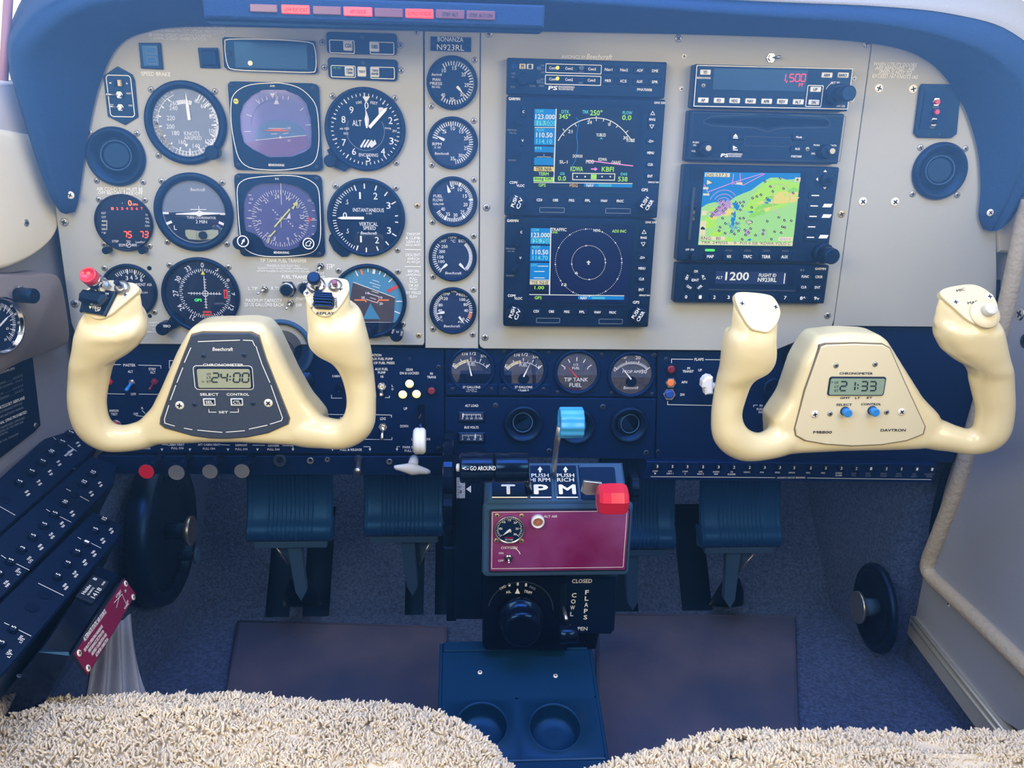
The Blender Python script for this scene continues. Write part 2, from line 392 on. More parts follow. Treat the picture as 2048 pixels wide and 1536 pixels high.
# ------------------------------------------------------------ instrument panel
def P2(pts, w=0, fr=PF): return [fr.px(x, y, w) for x, y in pts]
def loc(t, pts, w=0): return [t.p(x, y, w) for x, y in pts]
pil = Th('instrument_panel', 'light grey instrument panel plate holding the flight instruments above the left yoke', 'instrument panel', 480, 380)
with pil.part('plate') as b:
    b.prism(loc(pil, [(98, 300), (112, 430), (134, 590), (142, 645), (152, 672), (172, 688), (846, 690.5), (848.5, 686), (846, 30), (260, 30), (120, 120)]), -.0025, 0, 'panel', .0006); q = PX(b, pil, 0)
    for s_, x, y, w_ in (('AIRCRAFT MARKINGS FOR NORMAL CATEGORY OPERATIONS ONLY', 380, 53, 128), ('INDICATOR MARKINGS FOR UTILITY CATEGORY OPERATIONS ONLY', 376, 62, 138), ('SEE NORMAL CATEGORY LIMITATIONS PLACARD FOR', 361, 71, 116), ('NORMAL CATEGORY AIRSPEED LIMITATIONS', 361, 77.5, 98)): q.text(s_, x, y, 5, w_, off=.014)
    q.text('SPEED BRAKE', 312, 148, 7, 54, off=.02)
    q.text('AIR COND SYS MUST BE', 240, 378.5, 7, 89, off=.02); q.text('OFF BEFORE TAKE-OFF', 241, 386, 6, 86, off=.02)
    q.text('TIP TANK FUEL TRANSFER', 567, 521, 7, 94, off=.02)
    for s_, y, w_ in (('TRANSFER IN LEVEL FLIGHT ONLY', 532, 68), ('QUANTITY MUST BE MAINTAINED SYMMETRICALLY', 537.5, 103), ('INITIATE TRANSFER IN ACCORDANCE WITH POH AFM', 543, 106)): q.text(s_, 567, y, 4.5, w_, off=.014)
    q.text('FUEL TRANSFER PUMP', 607, 554, 6.5, 88, off=.02); q.text('STBY', 662, 531, 6, 17, off=.02); q.text('ATT', 659, 536.5, 5.5, 13, off=.02); q.text('OFF', 642, 547, 6, 13, off=.02)
    q.text('L. TIP', 506, 577, 6.5, 18, off=.02); q.text('R. TIP', 552, 577, 6.5, 18, off=.02); q.text('ON', 601, 568, 6.5, 11, off=.02)
    q.text('MAXIMUM CAPACITY', 528, 601, 7, 74, off=.02); q.text('20 US GALLONS EACH', 528, 609.5, 7, 79, off=.02)
    q.text('START', 601, 598, 6, 19, off=.02); q.text('OFF', 598, 610.5, 6, 12, off=.02)
    for i, s_ in enumerate(('TAKEOFF', '& CLIMB-', 'LEAN AS', 'REQUIRED', '', 'DESCENT-', 'ENRICH', 'AS REQD', '', 'BEFORE', 'LANDING-', 'FULL', 'RICH', 'OR AS', 'REQD', 'BY FIELD', 'ELEV')):
        y = (468.5, 475.8, 483.2, 490.5, 0, 510, 517.5, 524.5, 0, 542.5, 549.5, 557, 563.5, 571, 578, 585.5, 593)[i]
        if s_: q.text(s_, 827, y, 5.6, len(s_) * 3.9, off=.02)
    q.line([(810, 499), (842, 499.5)], 1.2); q.line([(810, 533), (842, 533.5)], 1.2)
    for i, s_ in enumerate(('INSTRUMENTS', 'FUEL TANKS', 'FLOW', 'INFORMATION')): q.text(s_, 318, (645.5, 651, 658.5, 664)[i], 4, len(s_) * 3.1, al='r', off=.014)
    q.cyl(298.7, 536.4, 4.5, .0003, 'slot'); q.cyl(300, 632, 4, .0003, 'slot')
for m_, L_ in (('screw', [(832.6, 64), (180, 265), (274, 267), (193.6, 361.4), (286.4, 364)]), ('screw', [(645, 85), (801, 91), (649, 135), (802, 141)]), ('screwgold', [(834.6, 411), (837.5, 670.7)])): pil.screws(L_, 6, 0, m_)
pil.screws([(128.5, 444.5), (150, 607.3)], 8.5, 0, 'screw')
eng = Th('instrument_panel', 'narrow light grey plate holding the column of five engine gauges', 'instrument panel', 904, 380)
with eng.part('plate') as b:
    b.prism(loc(eng, [(849, 30), (850.5, 697), (956.5, 698), (960.5, 30)]), -.005, -.002, 'panel', .0004)
avi = Th('instrument_panel', 'light grey panel plate that holds the two stacks of radios', 'instrument panel', 1350, 380)
with avi.part('plate') as b:
    b.prism(loc(avi, [(961.8, 30), (958.5, 688), (961, 694), (967, 697.5), (1430, 701), (1545, 703), (1650, 660), (1664, 652), (1668, 640), (1742, 96), (1745, 30)]), -.0025, 0, 'panel', .0006); q = PX(b, avi, 0)
    q.text('AVIONICS BY', 1147.5, 114, 6, 46, off=.02); q.text('Beechcraft', 1199, 113.5, 9, 48, sk=.25, off=.014)
avi.screws([(978, 67), (973, 415), (970, 675), (1357, 77), (1655, 631), (1733, 88)], 7.5, 0, 'screw')
avi.screws([(1368, 113), (1363, 178), (1708, 157), (1703, 200)], 5, 0, 'screwbright'); avi.screws([(1683, 428)], 8, 0, 'screwgold')
cop = Th('instrument_panel', 'light grey right hand panel plate with an air vent and a small switch box', 'instrument panel', 1850, 400)
with cop.part('plate') as b:
    b.prism(loc(cop, [(1747, 30), (1744, 96), (1669.5, 640), (1668, 652), (1990, 655), (1994, 560), (1991, 400), (1985, 120), (1930, 30)]), -.003, -.0005, 'panel', .0004)

with cop.part('lettering') as b:
    q = PX(b, cop, -.0005)
    for i, s_ in enumerate(('WHEN UTILITY DOORS', 'ARE REMOVED - AIR', 'SPEED IS NOT TO', 'EXCEED 167 KNOTS IAS')): q.text(s_, 1790, 129 + i * 8, 6.6, (85, 77, 65, 89)[i], off=.02, sk=.2)
cop.screws([(1757.6, 176.5), (1826, 178), (1725.6, 403.3), (1790, 404)], 9, -.0005, 'screwbright')
cop.screws([(1840.6, 295), (1930.5, 297.5), (1825, 388), (1914, 390)], 6.5, -.0005, 'screw')
LOGO = 'Beechcraft'
def gauge(name, label, x, y, R, bez=9, group=None, gl='glass', face='face', dw=.0012, screws=(), sm='screw', cat='gauge', h=.005, fr=PF, w=0, bm='black'):
    t = Th(name, label, cat, x, y, fr, w, group); k = t.k; R *= k; z = bez * k
    with t.part('bezel') as b:
        b.lathe((0, 0), [(R, 0), (R, h * .8), (R - .0012, h), (R - z * .6, h), (R - z, h * .7), (R - z, .0004)], bm, 48)
    with t.part('glass') as b: b.lathe((0, 0), [(0, h * .55), (R - z, h * .55)], gl, 48)
    if screws: t.screws(screws, 6.2, 0, sm)
    return t
def dial(t, R, face='face', name='dial', dw=.0012):
    b = t.part(name); b.__enter__(); b.cyl((0, 0), R * t.k, 0, dw, face, 48, bev=0); return b, PX(b, t, dw)
NG = 'flight instruments on the left panel'
# airspeed
t = gauge('airspeed_indicator', 'round airspeed indicator with a white arc and a knob at its lower right', 373, 246, 80, 15, NG, screws=[(302, 179), (430, 183), (317, 311)])
b, p = dial(t, 65, 'facegrey')
p.ring(373, 246, 56, 63, 'facegrey', 200, 350); p.ring(376, 246, 56, 60, 'white', 60, 145); p.ring(373, 246, 54, 60, 'amber', 215, 270)
p.ticks(373, 246, 54, 64, 35, 330, 48, 1.6); p.ticks(373, 246, 49, 62, 30, 325, 15, 2.4)
for i, (a, r) in enumerate(((150, 56), (150, 62))): p.ring(373, 246, r - 1, r, 'print', a, 340)
for s_, x, y in (('260', 348, 206), ('40', 394, 202), ('60', 407, 212), ('80', 424, 233), ('100', 426, 262), ('120', 418, 283), ('140', 393, 292), ('160', 365, 284), ('180', 352, 266), ('200', 341, 253), ('220', 342, 236), ('240', 347, 216)):
    p.text(s_, x, y, 8.5, off=.004)
p.text('KNOTS', 384, 267, 8, 30, off=.004); p.text('AIRSPEED', 386, 276, 7, 35, off=.004); p.ticks(373, 246, 36, 44, -18, 18, 9, 2.5)
p.poly([(369, 288), (377, 288), (373, 294)], .0003, 'white', dw=.0003)
p.needle(379, 238, -2.5, 50, 6, tail=2, tip=.5); b.__exit__(None)
with t.part('knob') as b: b.cyl(t.p(425, 305, .012), 14 * t.k, .004, .016, 'knobblack', 28, flute=.03)
# altimeter
t = gauge('altimeter', 'black altimeter reading near zero with a ten point dial and a striped flag', 731, 259, 80, 9, NG, screws=[(665, 192), (790, 196), (793, 326)])
b, p = dial(t, 72)
p.ticks(731, 259, 63, 68, 0, 352.8, 50, 1.5); p.ticks(731, 259, 60, 69, 0, 324, 10, 2.4)
for s_, x, y in (('0', 733, 211), ('1', 762, 222), ('2', 781, 241), ('3', 783, 282), ('4', 766, 303), ('5', 737, 317), ('6', 708, 303), ('7', 688, 285), ('8', 687, 239), ('9', 703, 220)): p.text(s_, x, y, 13, 8)
p.text('ALT', 714, 246, 11, 18); p.text('ENCODING', 737, 310, 6.5, 38, off=.003); p.text('100', 718, 205, 5, 11, rot=8); p.text('FEET', 748, 206, 5, 14, rot=-8)
p.text('IN.Hg', 776, 257, 4.5, 12); p.text('29.9', 789, 262, 4.5, 8); p.text('mb 1020', 689, 257, 4.5, 18); p.text('1013', 692, 267, 4.5, 9)
p.poly([(725, 193), (740, 193), (732.5, 206)], .0003, 'white', dw=.0003)
for i in range(4): p.poly([(720 + i * 6.6, 293 - 1.6 * (i > 2)), (723 + i * 6.6, 296), (732 + i * 7, 279 + i * i), (729 + i * 7, 279)], .0003, 'white', dw=.0003)
p.ring(731, 262, 37, 38, 'dimprint', 60, 300)
b.__exit__(None)
with t.part('needle') as b: PX(b, t, .0018).needle(734, 256, -2, 54, 3, tip=.9); q = PX(b, t, .0018); q.poly([(731, 252), (729, 238), (733, 222), (738, 238), (737, 252)], .0005, 'white')
with t.part('needle') as b: PX(b, t, .0026).needle(739, 255, 43, 53, 6, tip=.12)
with t.part('knob') as b:
    q = PX(b, t, .0); q.poly([(655, 300), (672, 335), (690, 343), (700, 335), (670, 290)], .004, 'black'); q.cyl(664, 321, 12.5, .014, 'knobblack', 28, flute=.04)
# turn coordinator
t = gauge('turn_coordinator', 'turn coordinator with a white aeroplane silhouette and an inclinometer tube', 389, 424, 77, 15, NG, screws=[(323, 362), (445, 365), (335, 484), (454, 488)])
b, p = dial(t, 63, 'facegrey')
p.rect(328, 430, 451, 436, .0002, 'facegrey'); p.ring(389, 424, 0, 60, 'face', 92, 268, dw=.0002)
for a in (-90, 90): p.ticks(389, 427, 50, 62, a, a, 1, 4, 'white')
for a in (-113, 113): p.ticks(389, 424, 50, 62, a, a, 1, 5, 'white')
p.text('L', 351, 455, 9, 5); p.text('R', 450, 457, 9, 6); p.text('TURN COORDINATOR', 403, 435.5, 5, 57, off=.003); p.text('2 MIN', 403, 443.5, 6.5, 22, off=.003); p.text(LOGO, 396, 379, 6, 28, sk=.2)
b.__exit__(None)
with t.part('aeroplane_pointer') as b:
    q = PX(b, t, .0018); q.poly([(352, 427), (392, 424), (399, 421), (406, 424), (444, 426), (444, 428), (406, 430), (399, 433), (392, 430), (352, 429)], .0006, 'white'); q.rect(381, 418, 413, 420, .0006, 'white'); q.rect(397, 412, 399, 421, .0006, 'white')
with t.part('inclinometer') as b:
    q = PX(b, t, .0014); q.poly([(371, 460), (378, 459), (400, 462), (425, 459), (437, 460), (437, 470), (425, 478), (400, 480), (378, 478), (372, 471)], .0012, 'lcd'); q.cyl(407, 470, 8, .004, 'ink'); q.rect(393, 461, 395, 479, .0014, 'ink'); q.rect(412, 461, 414, 479, .0014, 'ink')
# vertical speed
t = gauge('vertical_speed_indicator', 'round vertical speed indicator with its needle at zero on the left', 733, 435, 77, 8, NG, screws=[(671, 372), (792, 376), (795, 500)])
b, p = dial(t, 70)
for g in (1, -1):
    p.ticks(733, 437, 60, 67, 270 + g * 4.5, 270 + g * 65, 14, 1.5); p.ticks(733, 437, 57, 68, 270 + g * 32, 270 + g * 71, 2, 2.4)
    p.ticks(733, 437, 58, 68, 270 + g * 88, 270 + g * 150, 4, 2.4)
p.ticks(733, 437, 57, 63, 84, 96, 2, 2)
for s_, x, y in (('0', 690, 431), ('.5', 694, 404), ('1', 720, 391), ('2', 751, 392), ('3', 777, 411), ('3', 778, 461), ('2', 754, 480), ('1', 722, 478), ('.5', 695, 462)): p.text(s_, x, y, 9 if '.' in s_ else 13, 5 if '.' in s_ else (3 if s_ == '1' else 8))
p.text('INSTANTANEOUS', 737, 420, 7.5, 61); p.text('X 1000', 738, 427, 3.5, 11); p.text('VERTICAL', 737, 448, 7.5, 37); p.text('SPEED', 739, 456, 7, 25); p.text(LOGO, 738, 466, 6, 32, sk=.2)
p.b.ring(p.P(750, 435), .001, .0016, .0017, 'navy'); b.__exit__(None)
with t.part('needle') as b: PX(b, t, .0018).needle(728, 436, 269.5, 52, 5, tip=.15)
with t.part('adjuster_lug') as b: q = PX(b, t, 0); q.poly([(660, 470), (658, 480), (668, 500), (684, 513), (696, 512), (705, 500), (670, 462)], .0035, 'black', .0008); q.cyl(680, 492, 3.5, .0042, 'slot')
# engine monitor
t = gauge('engine_monitor', 'round engine monitor with red digits 75 and 73', 249.5, 445, 56, 3, NG, screws=[(198, 399), (290, 400), (209, 489), (299, 492)])
b, p = dial(t, 54, 'navydark')
M('reddigit', (255, 60, 30), .5, emit=2.6, ecol=(255, 70, 36)); M('orangedigit', (255, 110, 60), .5, emit=2.2, ecol=(255, 120, 60))
p.text('0', 260, 406, 11, 7, 'orangedigit'); p.text('GPH', 270.5, 409, 4, 10, 'orangedigit')
for i, s_ in enumerate('123456T'): p.text(s_, 225 + i * 9.8, 417, 5, 4, 'reddigit')
p.seg7('75', 255, 469, 12, 9.5, 2, 'reddigit'); p.seg7('73', 288, 469, 12, 9.5, 2, 'reddigit')
for i, s_ in enumerate(('EGT', 'CHT', '400', '300', '200', '°F')): p.text(s_, 208, 426 + i * 8, 4, 9, 'print')
p.ticks(249.5, 445, 37, 39, 0, 0, 1); p.line([(214, 440), (214, 460)], .8)
for i, s_ in enumerate(('TIT', 'OIL', '%', 'Lim')): p.text(s_, 295, 430 + i * 7, 4, 8)
p.text('STEP', 231, 482.5, 4.5, 13); p.text('TBO', 257, 482.5, 3.5, 9); p.text('LeanFind', 281, 484, 4, 18); p.text('EDM', 244.5, 490, 5, 12); p.text('800', 269, 490, 5, 10); p.ring(257.5, 490, 4, 5); p.line([(254, 491), (261, 488)], 1.3)
p.box(218, 420, 296, 478, .6, 'navy', 1); b.__exit__(None)
for x in (218.5, 290):
    with t.part('button') as b: PX(b, t, 0).cyl(x, 499, 7, .010, 'knobblack', 20)
# suction
t = gauge('suction_gauge', 'instrument air suction gauge half hidden behind the left yoke grip', 260, 581, 54, 6, NG, screws=[(209, 536), (309, 624)])
b, p = dial(t, 49)
p.ticks(264, 582, 37, 44, -40, 42, 15, 1.3); p.ticks(264, 582, 34, 44, -28, 36, 4, 1.8)
for s_, x, y in (('3', 254, 556), ('4', 263, 555), ('5', 273, 554), ('6', 283, 559)): p.text(s_, x, y, 8.5, 5)
p.text('INSTRUMENT AIR', 277, 569, 6, 54); p.text('IN. OF MERCURY', 278, 585, 3.5, 36); p.needle(262, 590, 200, 30, 3); b.__exit__(None)
# course deviation indicator
t = gauge('course_deviation_indicator', 'round course indicator with a compass card and green letters under the turn coordinator', 403, 590, 76, 8, NG, screws=[(339, 530), (457, 534)])
b, p = dial(t, 68)
p.ticks(410, 587, 45, 50, 0, 355, 72, 1.3); p.ticks(410, 587, 43, 50, 0, 350, 36, 1.6)
p.nums(410, 587, 57, [(s_, i * 30) for i, s_ in enumerate(('0', '3', '6', '9', '12', '15', '18', '21', '24', '27', '30', '33'))], 10, turn=True)
p.poly([(402, 549), (410, 549), (406, 541)], .0003, 'yellow', dw=.0003)
p.line([(376, 586), (443, 588)], 1.4, 'white'); p.line([(408, 552), (413, 617)], 1.4, 'white')
for i in range(-5, 6):
    if i: p.line([(411 + i * 5.6, 584), (411 + i * 5.6, 590)], 1); p.line([(408 + i * .3, 587 + i * 5.6), (414 + i * .3, 587 + i * 5.6)], 1)
p.ring(411, 587, 4.5, 6, 'white'); p.text('GPS', 396.5, 600, 5.5, 14, M('gpsgreen', (80, 255, 120), .5, emit=1.2) and 'gpsgreen'); p.text('GARMIN', 438, 607, 4, 20, 'dimprint')
M('flagred', (214, 60, 60), .5)
p.rect(447, 579, 456, 597, .0003, 'flagred', dw=.0003); p.rect(406, 622, 424, 631, .0003, 'flagred', dw=.0003); p.line([(408, 626.5), (422, 626.5)], 2, 'ink', dw=.0008); p.line([(451.5, 582), (451.5, 594)], 2, 'ink', dw=.0008)
p.box(428, 562, 448, 574, 1, 'navydark', 1); b.__exit__(None)
with t.part('knob') as b:
    q = PX(b, t, 0); q.poly([(352, 620), (372, 640), (352, 656), (332, 650)], .004, 'black'); q.cyl(334, 652, 12.5, .016, 'knobblack', 28); q.w = .016; q.text('OBS', 334, 652, 5, 14, rot=180)
# standby attitude
t = gauge('standby_attitude_indicator', 'standby attitude indicator with a blue sky and orange wings', 738, 602, 75, 8, NG, screws=[(677, 541), (796, 543), (806, 648)])
M('skyblue', (62, 132, 168), .5); M('earth', (64, 56, 66), .5)
b, p = dial(t, 67, 'skyblue')
p.poly([(706, 564), (790, 594), (787, 640), (777, 655), (700, 655), (690, 640), (700, 600)], .0002, 'earth', dw=.0001)
p.rect(671, 644, 805, 672, .0003, 'black', dw=.0003, r=2)
p.line([(692, 644), (783, 645)], 1.2); p.line([(706, 564), (790, 595)], 1.2)
for a, m_, l_, wd in ((-48, 'print', 12, 2), (-22, 'print', 12, 2), (-12, 'orange', 12, 4), (0, 'print', 8, 2), (11, 'print', 10, 5), (22, 'print', 8, 2), (32, 'print', 8, 2), (46, 'print', 10, 2), (62, 'flagred', 24, 6), (90, 'print', 12, 2), (112, 'print', 12, 2)):
    p.ticks(738, 602, 66 - l_, 66, a, a, 1, wd, m_)
for s_, x, y in (('10', 735, 586), ('10', 761, 595), ('20', 726, 595), ('20', 762, 607)): p.text(s_, x, y, 5, 7)
for x, y, l_ in ((752, 562, 14), (750, 568, 22), (752, 574, 14), (750, 584, 14), (748, 590, 22), (746, 597, 12), (744, 602, 24)): p.line([(x - l_ / 2, y - l_ * .16), (x + l_ / 2, y + l_ * .16)], 1)
p.line([(709, 600), (730, 600), (733, 604)], 3, 'orange'); p.line([(778, 600), (758, 600), (755, 604)], 3, 'orange'); p.text('^', 744, 604, 3, 5, 'flagred')
p.poly([(741, 606), (760, 638), (726, 638)], .0003, 'skyblue', dw=.0004); b.__exit__(None)
with t.part('knob') as b: q = PX(b, t, 0); q.cyl(737, 661, 11, .016, 'knobblack', 28, flute=.05)
t = Th('pull_knob', 'small round black knob marked PULL TO CAGE below the standby attitude indicator', 'knob', 795, 664)
with t.part('cap') as b: q = PX(b, t, 0); q.cyl(795, 664, 12.5, .018, 'knobblack', 30, flute=.04); q.w = .018; q.text('TO', 795, 664, 3.5, 5); q.text('PULL', 786, 662, 3.5, 9, rot=75); q.text('CAGE', 803, 667, 3.5, 9, rot=75)

# ---- square attitude and course displays
def squircle(x0, y0, x1, y1, e=3.2, n=56):
    cx, cy, a, c = (x0 + x1) / 2, (y0 + y1) / 2, (x1 - x0) / 2, (y1 - y0) / 2; o = []
    for i in range(n):
        t_ = 2 * PI * i / n; k, s_ = math.cos(t_), math.sin(t_)
        o.append((cx + a * math.copysign(abs(k) ** (2 / e), k), cy + c * math.copysign(abs(s_) ** (2 / e), s_)))
    return o
def sq_instrument(name, label, x, y, c, dialpts, line, scr, grp=NG):
    t = Th(name, label, 'gauge', x, y, PF, 0, grp)
    with t.part('bezel') as b:
        q = PX(b, t, .0035); P = [t.p(*a, .0035) for a in c]; x0 = (P[0][0] + P[2][0]) / 2; x1 = (P[1][0] + P[3][0]) / 2; y0 = (P[0][1] + P[1][1]) / 2; y1 = (P[2][1] + P[3][1]) / 2
        D = [t.p(*a, .0035) for a in dialpts]; O = rrect(x0, y1, x1, y0, .003, 6); n = 56
        O = [Vector(v) for v in rrect(x0, y1, x1, y0, .003, 1)]
        # frame with a hole: outline resampled by angle about the centre
        cx, cy = sum(d[0] for d in D) / len(D), sum(d[1] for d in D) / len(D)
        def hit(poly, a):
            d = Vector((math.cos(a), math.sin(a))); best = 0
            for i in range(len(poly)):
                p1 = Vector(poly[i]) - Vector((cx, cy)); e = Vector(poly[(i + 1) % len(poly)]) - Vector(poly[i]); den = d.x * e.y - d.y * e.x
                if abs(den) < 1e-12: continue
                tt = (p1.x * e.y - p1.y * e.x) / den; uu = (p1.x * d.y - p1.y * d.x) / den
                if tt > 0 and -1e-6 <= uu <= 1 + 1e-6: best = max(best, tt)
            return Vector((cx, cy)) + d * best
        n = 96; A = [hit([tuple(v) for v in O], 2 * PI * i / n) for i in range(n)]; H = [hit(D, 2 * PI * i / n) for i in range(n)]
        rings = [[(v.x, v.y, 0) for v in A], [(v.x, v.y, .0035) for v in A], [(v.x, v.y, .0035) for v in H], [(v.x, v.y, .001) for v in H]]
        b.loft(rings, 'black', caps=False, smooth=False)
        q.line([tuple(v)[:2] for v in cat([(*v, 0) for v in line], 3, True)], 1.3, 'print', True)

        if name == 'attitude_indicator': q.text('AIR', 545, 172, 3.5, 10); q.text('BENDIX/KING', 553, 330, 4.5, 31, off=.014); q.ring(472, 202.5, 0, 5, 'yellow'); q.text('DH', 472, 202.5, 3.5, 6, 'ink', dw=.0006); q.cyl(618, 304, 2, .0006, 'slot')
        else: q.text('DG', 554, 357.5, 3.5, 7); q.text('BENDIX/KING', 563, 505, 4.5, 30, off=.014); q.cyl(488, 503, 4, .0006, 'slot')
    t.screws(scr, 4.5, .0035, 'screwdark')
    with t.part('glass') as b: b.prism([(v.x * .995, v.y * .995) for v in H], .0028, .0029, 'glasscoat', back=False)
    return t, H
lx, ly = 440, 0; Z = .2246
cvt = lambda L, x0=440, y0=0, s_=.2246: [(x0 + a * s_, y0 + b_ * s_) for a, b_ in L]
t, H = sq_instrument('attitude_indicator', 'large square attitude indicator with a purple coated window', 546, 253, [(454.6, 161.7), (637.2, 167.3), (468.7, 338), (644.4, 343.6)],
    cvt([(375, 800), (440, 797), (575, 800), (700, 850), (770, 920), (805, 1050), (817, 1180), (810, 1310), (760, 1350), (640, 1395), (430, 1400), (290, 1330), (210, 1270), (180, 1150), (175, 1020), (205, 930), (280, 850)]),
    cvt([(450, 740), (560, 742), (700, 780), (800, 860), (860, 960), (880, 1150), (878, 1300), (850, 1420), (780, 1475), (600, 1510), (420, 1512), (260, 1490), (170, 1410), (125, 1250), (100, 1080), (100, 920), (125, 840), (200, 780), (300, 750)]), [(463, 171), (626, 176), (476, 330), (634, 335)])
M('horizonsky_glare', (122, 128, 184), .5); M('horizondisc', (98, 134, 172), .5); M('horizonearth_glare', (128, 104, 150), .5)  # glare on the glass put into these lavender dial colours
with t.part('dial') as b:
    b.prism([(v.x, v.y) for v in H], 0, .0012, 'horizonsky_glare'); p = PX(b, t, .0014)
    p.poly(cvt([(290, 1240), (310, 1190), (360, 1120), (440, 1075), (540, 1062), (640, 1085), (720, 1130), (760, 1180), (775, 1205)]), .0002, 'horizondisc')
    p.poly(cvt([(230, 1268), (775, 1205), (800, 1300), (640, 1385), (430, 1390), (300, 1320)]), .0002, 'horizonearth_glare')
    p.line(cvt([(318, 1248), (770, 1205)]), 1.3, 'white', dw=.0005)
    c_ = (552, 253)
    for a, b_ in (((345, 885), (352, 925)), ((318, 888), (355, 925)), ((372, 873), (385, 905)), ((412, 860), (422, 892)), ((236, 1018), (285, 1035)), ((216, 1172), (276, 1170)), ((612, 858), (606, 890)), ((745, 960), (715, 985)), ((810, 1112), (765, 1112)), ((515, 855), (512, 885)), ((563, 855), (560, 885))): p.line(cvt([a, b_]), 1.4, 'white')
    p.poly(cvt([(443, 830), (490, 828), (470, 875)]), .0002, 'white'); p.poly(cvt([(480, 928), (527, 928), (503, 870)]), .0002, 'white'); p.line(cvt([(497, 812), (501, 870)]), 1, 'white')
    p.ring(553, 252, 49, 50, 'horizondisc', -90, 40)
    p.text('20', 578, 256, 4.5, 7); p.line(cvt([(430, 1143), (595, 1143)]), 1); p.line(cvt([(455, 1195), (510, 1190)]), 1); p.line(cvt([(560, 1190), (610, 1185)]), 1); p.ring(561, 275, 0, 2.4, 'white'); p.text('20', 578, 281, 4, 6)
with t.part('aeroplane_symbol') as b: q = PX(b, t, .002); q.poly(cvt([(378, 1163), (420, 1158), (512, 1143), (600, 1160), (640, 1168), (512, 1170)]), .0004, 'orange')
t, H = sq_instrument('horizontal_situation_indicator', 'square compass display with a yellow course arrow and two round knobs', 558, 431, [(468, 346), (643.3, 350.6), (479.3, 511.2), (650, 515)],
    cvt([(380, 92), (560, 90), (690, 120), (790, 190), (850, 300), (865, 430), (858, 520), (830, 560), (760, 590), (700, 660), (620, 690), (480, 690), (400, 660), (360, 590), (300, 545), (220, 520), (205, 400), (205, 260), (240, 170), (300, 115)], 440, 345),
    cvt([(300, 45), (560, 25), (720, 40), (830, 90), (880, 170), (893, 380), (895, 560), (870, 660), (800, 720), (620, 745), (400, 745), (270, 710), (200, 640), (175, 500), (160, 300), (155, 140), (200, 75)], 440, 345), [(476, 354), (633, 358), (487, 503), (638, 508)])
M('hsi', (84, 92, 150), .5); M('arrowyellow', (232, 232, 140), .5)
with t.part('dial') as b:
    b.prism([(v.x, v.y) for v in H], 0, .0012, 'hsi'); p = PX(b, t, .0014); c_ = (561, 437)
    p.ticks(*c_, 47, 56, 14, 364, 36, 1.3); p.ticks(*c_, 51, 56, 19, 369, 36, 1)
    for s_, a in (('24', -6), ('21', -38), ('S', -67), ('15', -100), ('12', -140), ('E', 200), ('6', 163), ('3', 139), ('N', 112), ('33', 84), ('30', 53), ('W', 24)): p.nums(*c_, 43, [(s_, a)], 8, turn=True)
    p.line(cvt([(542, 95), (548, 285)], 440, 345), 1.3, 'white'); p.line(cvt([(495, 413), (600, 413)], 440, 345), 1, 'white'); p.line(cvt([(545, 390), (545, 490)], 440, 345), 1, 'white')
    for i in range(6): p.ring(546.5 + i * 4.2 + (18 if i > 2 else 0), 420 + i * 4.6 + (9 if i > 2 else 0), 0, 1.4, 'white')
    for x in (500, 627):
        for y in (390, 406, 421, 437, 452, 468): p.line([(x - 3, y), (x + 3, y)], 1.4)
    p.line([(493, 436), (504, 436)], 1.2); p.line([(622, 440), (634, 440)], 1.2); p.text('GS', 503, 398, 4, 7); p.text('GS', 619, 401, 4, 7)
    p.poly([(573, 437), (580, 424), (581, 437)], .0002, 'white'); p.poly([(615, 432), (622, 438), (625, 434), (619, 446), (616, 441)], .0002, 'flagred')
    p.line([(540, 476), (535, 486)], 2, 'arrowyellow', dw=.0009)
with t.part('course_arrow') as b:
    q = PX(b, t, .0022); q.line([(549, 454), (580, 418)], 3, 'arrowyellow'); q.poly([(583, 416), (588, 411), (586, 407), (596, 402), (594, 413), (591, 410), (587, 419)], .0003, 'arrowyellow'); q.line([(539, 474), (551, 461)], 2.6, 'arrowyellow')
for x, y, k_ in ((486, 482.5, 0), (617, 487, 1)):
    with t.part('knob') as b:
        q = PX(b, t, 0); q.cyl(x, y, 13, .016, 'knobblack', 30); q.w = .016; q.ring(x, y, 9.5, 11.5, 'white')
        if k_: q.line([(x - 5, y + 4), (x - 5, y - 1), (x + 2, y - 6), (x + 6, y - 2), (x + 3, y + 1), (x + 3, y + 5)], 1.4, 'white', True)
        else: q.line([(x - 3, y + 6), (x + 1, y - 1)], 2.4, 'white'); q.poly([(x - 2.5, y - 1), (x + 3.5, y + 1.5), (x + 3.5, y - 6)], .0003, 'white', dw=.0003)

# ---- engine column
EG = 'engine gauges in the centre column'
def eg(name, label, x, y, R, scr, face='enginface_reflect'):
    t = gauge(name, label, x, y, R, 6, EG, screws=scr, w=-.002); b, p = dial(t, R - 5, face); return t, b, p
M('enginface_reflect', (34, 48, 78), .6, vary=.5, vs=140, col2=(52, 66, 96))  # lighter mottle puts the glass reflections into the dial colour
t, b, p = eg('manifold_pressure_gauge', 'round manifold pressure gauge under the name plate', 904.3, 166, 51, [(949.4, 120), (862.5, 212.3)], 'face')
p.ticks(906, 166, 33, 41, -30, 215, 31, 1.8); p.ticks(906, 166, 31, 41, -30, 215, 7, 2.4); p.ring(906, 166, 40, 42, 'dimprint', 10, 130)
for s_, x, y in (('10', 888, 141), ('15', 909, 136), ('20', 927, 149), ('25', 933, 170), ('30', 924, 189), ('35', 904, 199), ('40', 886, 190)): p.text(s_, x, y, 7, 8)
p.text(LOGO, 874, 149, 5, 20, sk=.2); p.text('MAN', 873, 159, 5.5, 15); p.text('PRESS', 872, 167, 5.5, 24); p.text('IN HG', 872, 174, 4, 16); p.needle(914, 173, 137, 18, 5, tip=.7); b.__exit__(None)
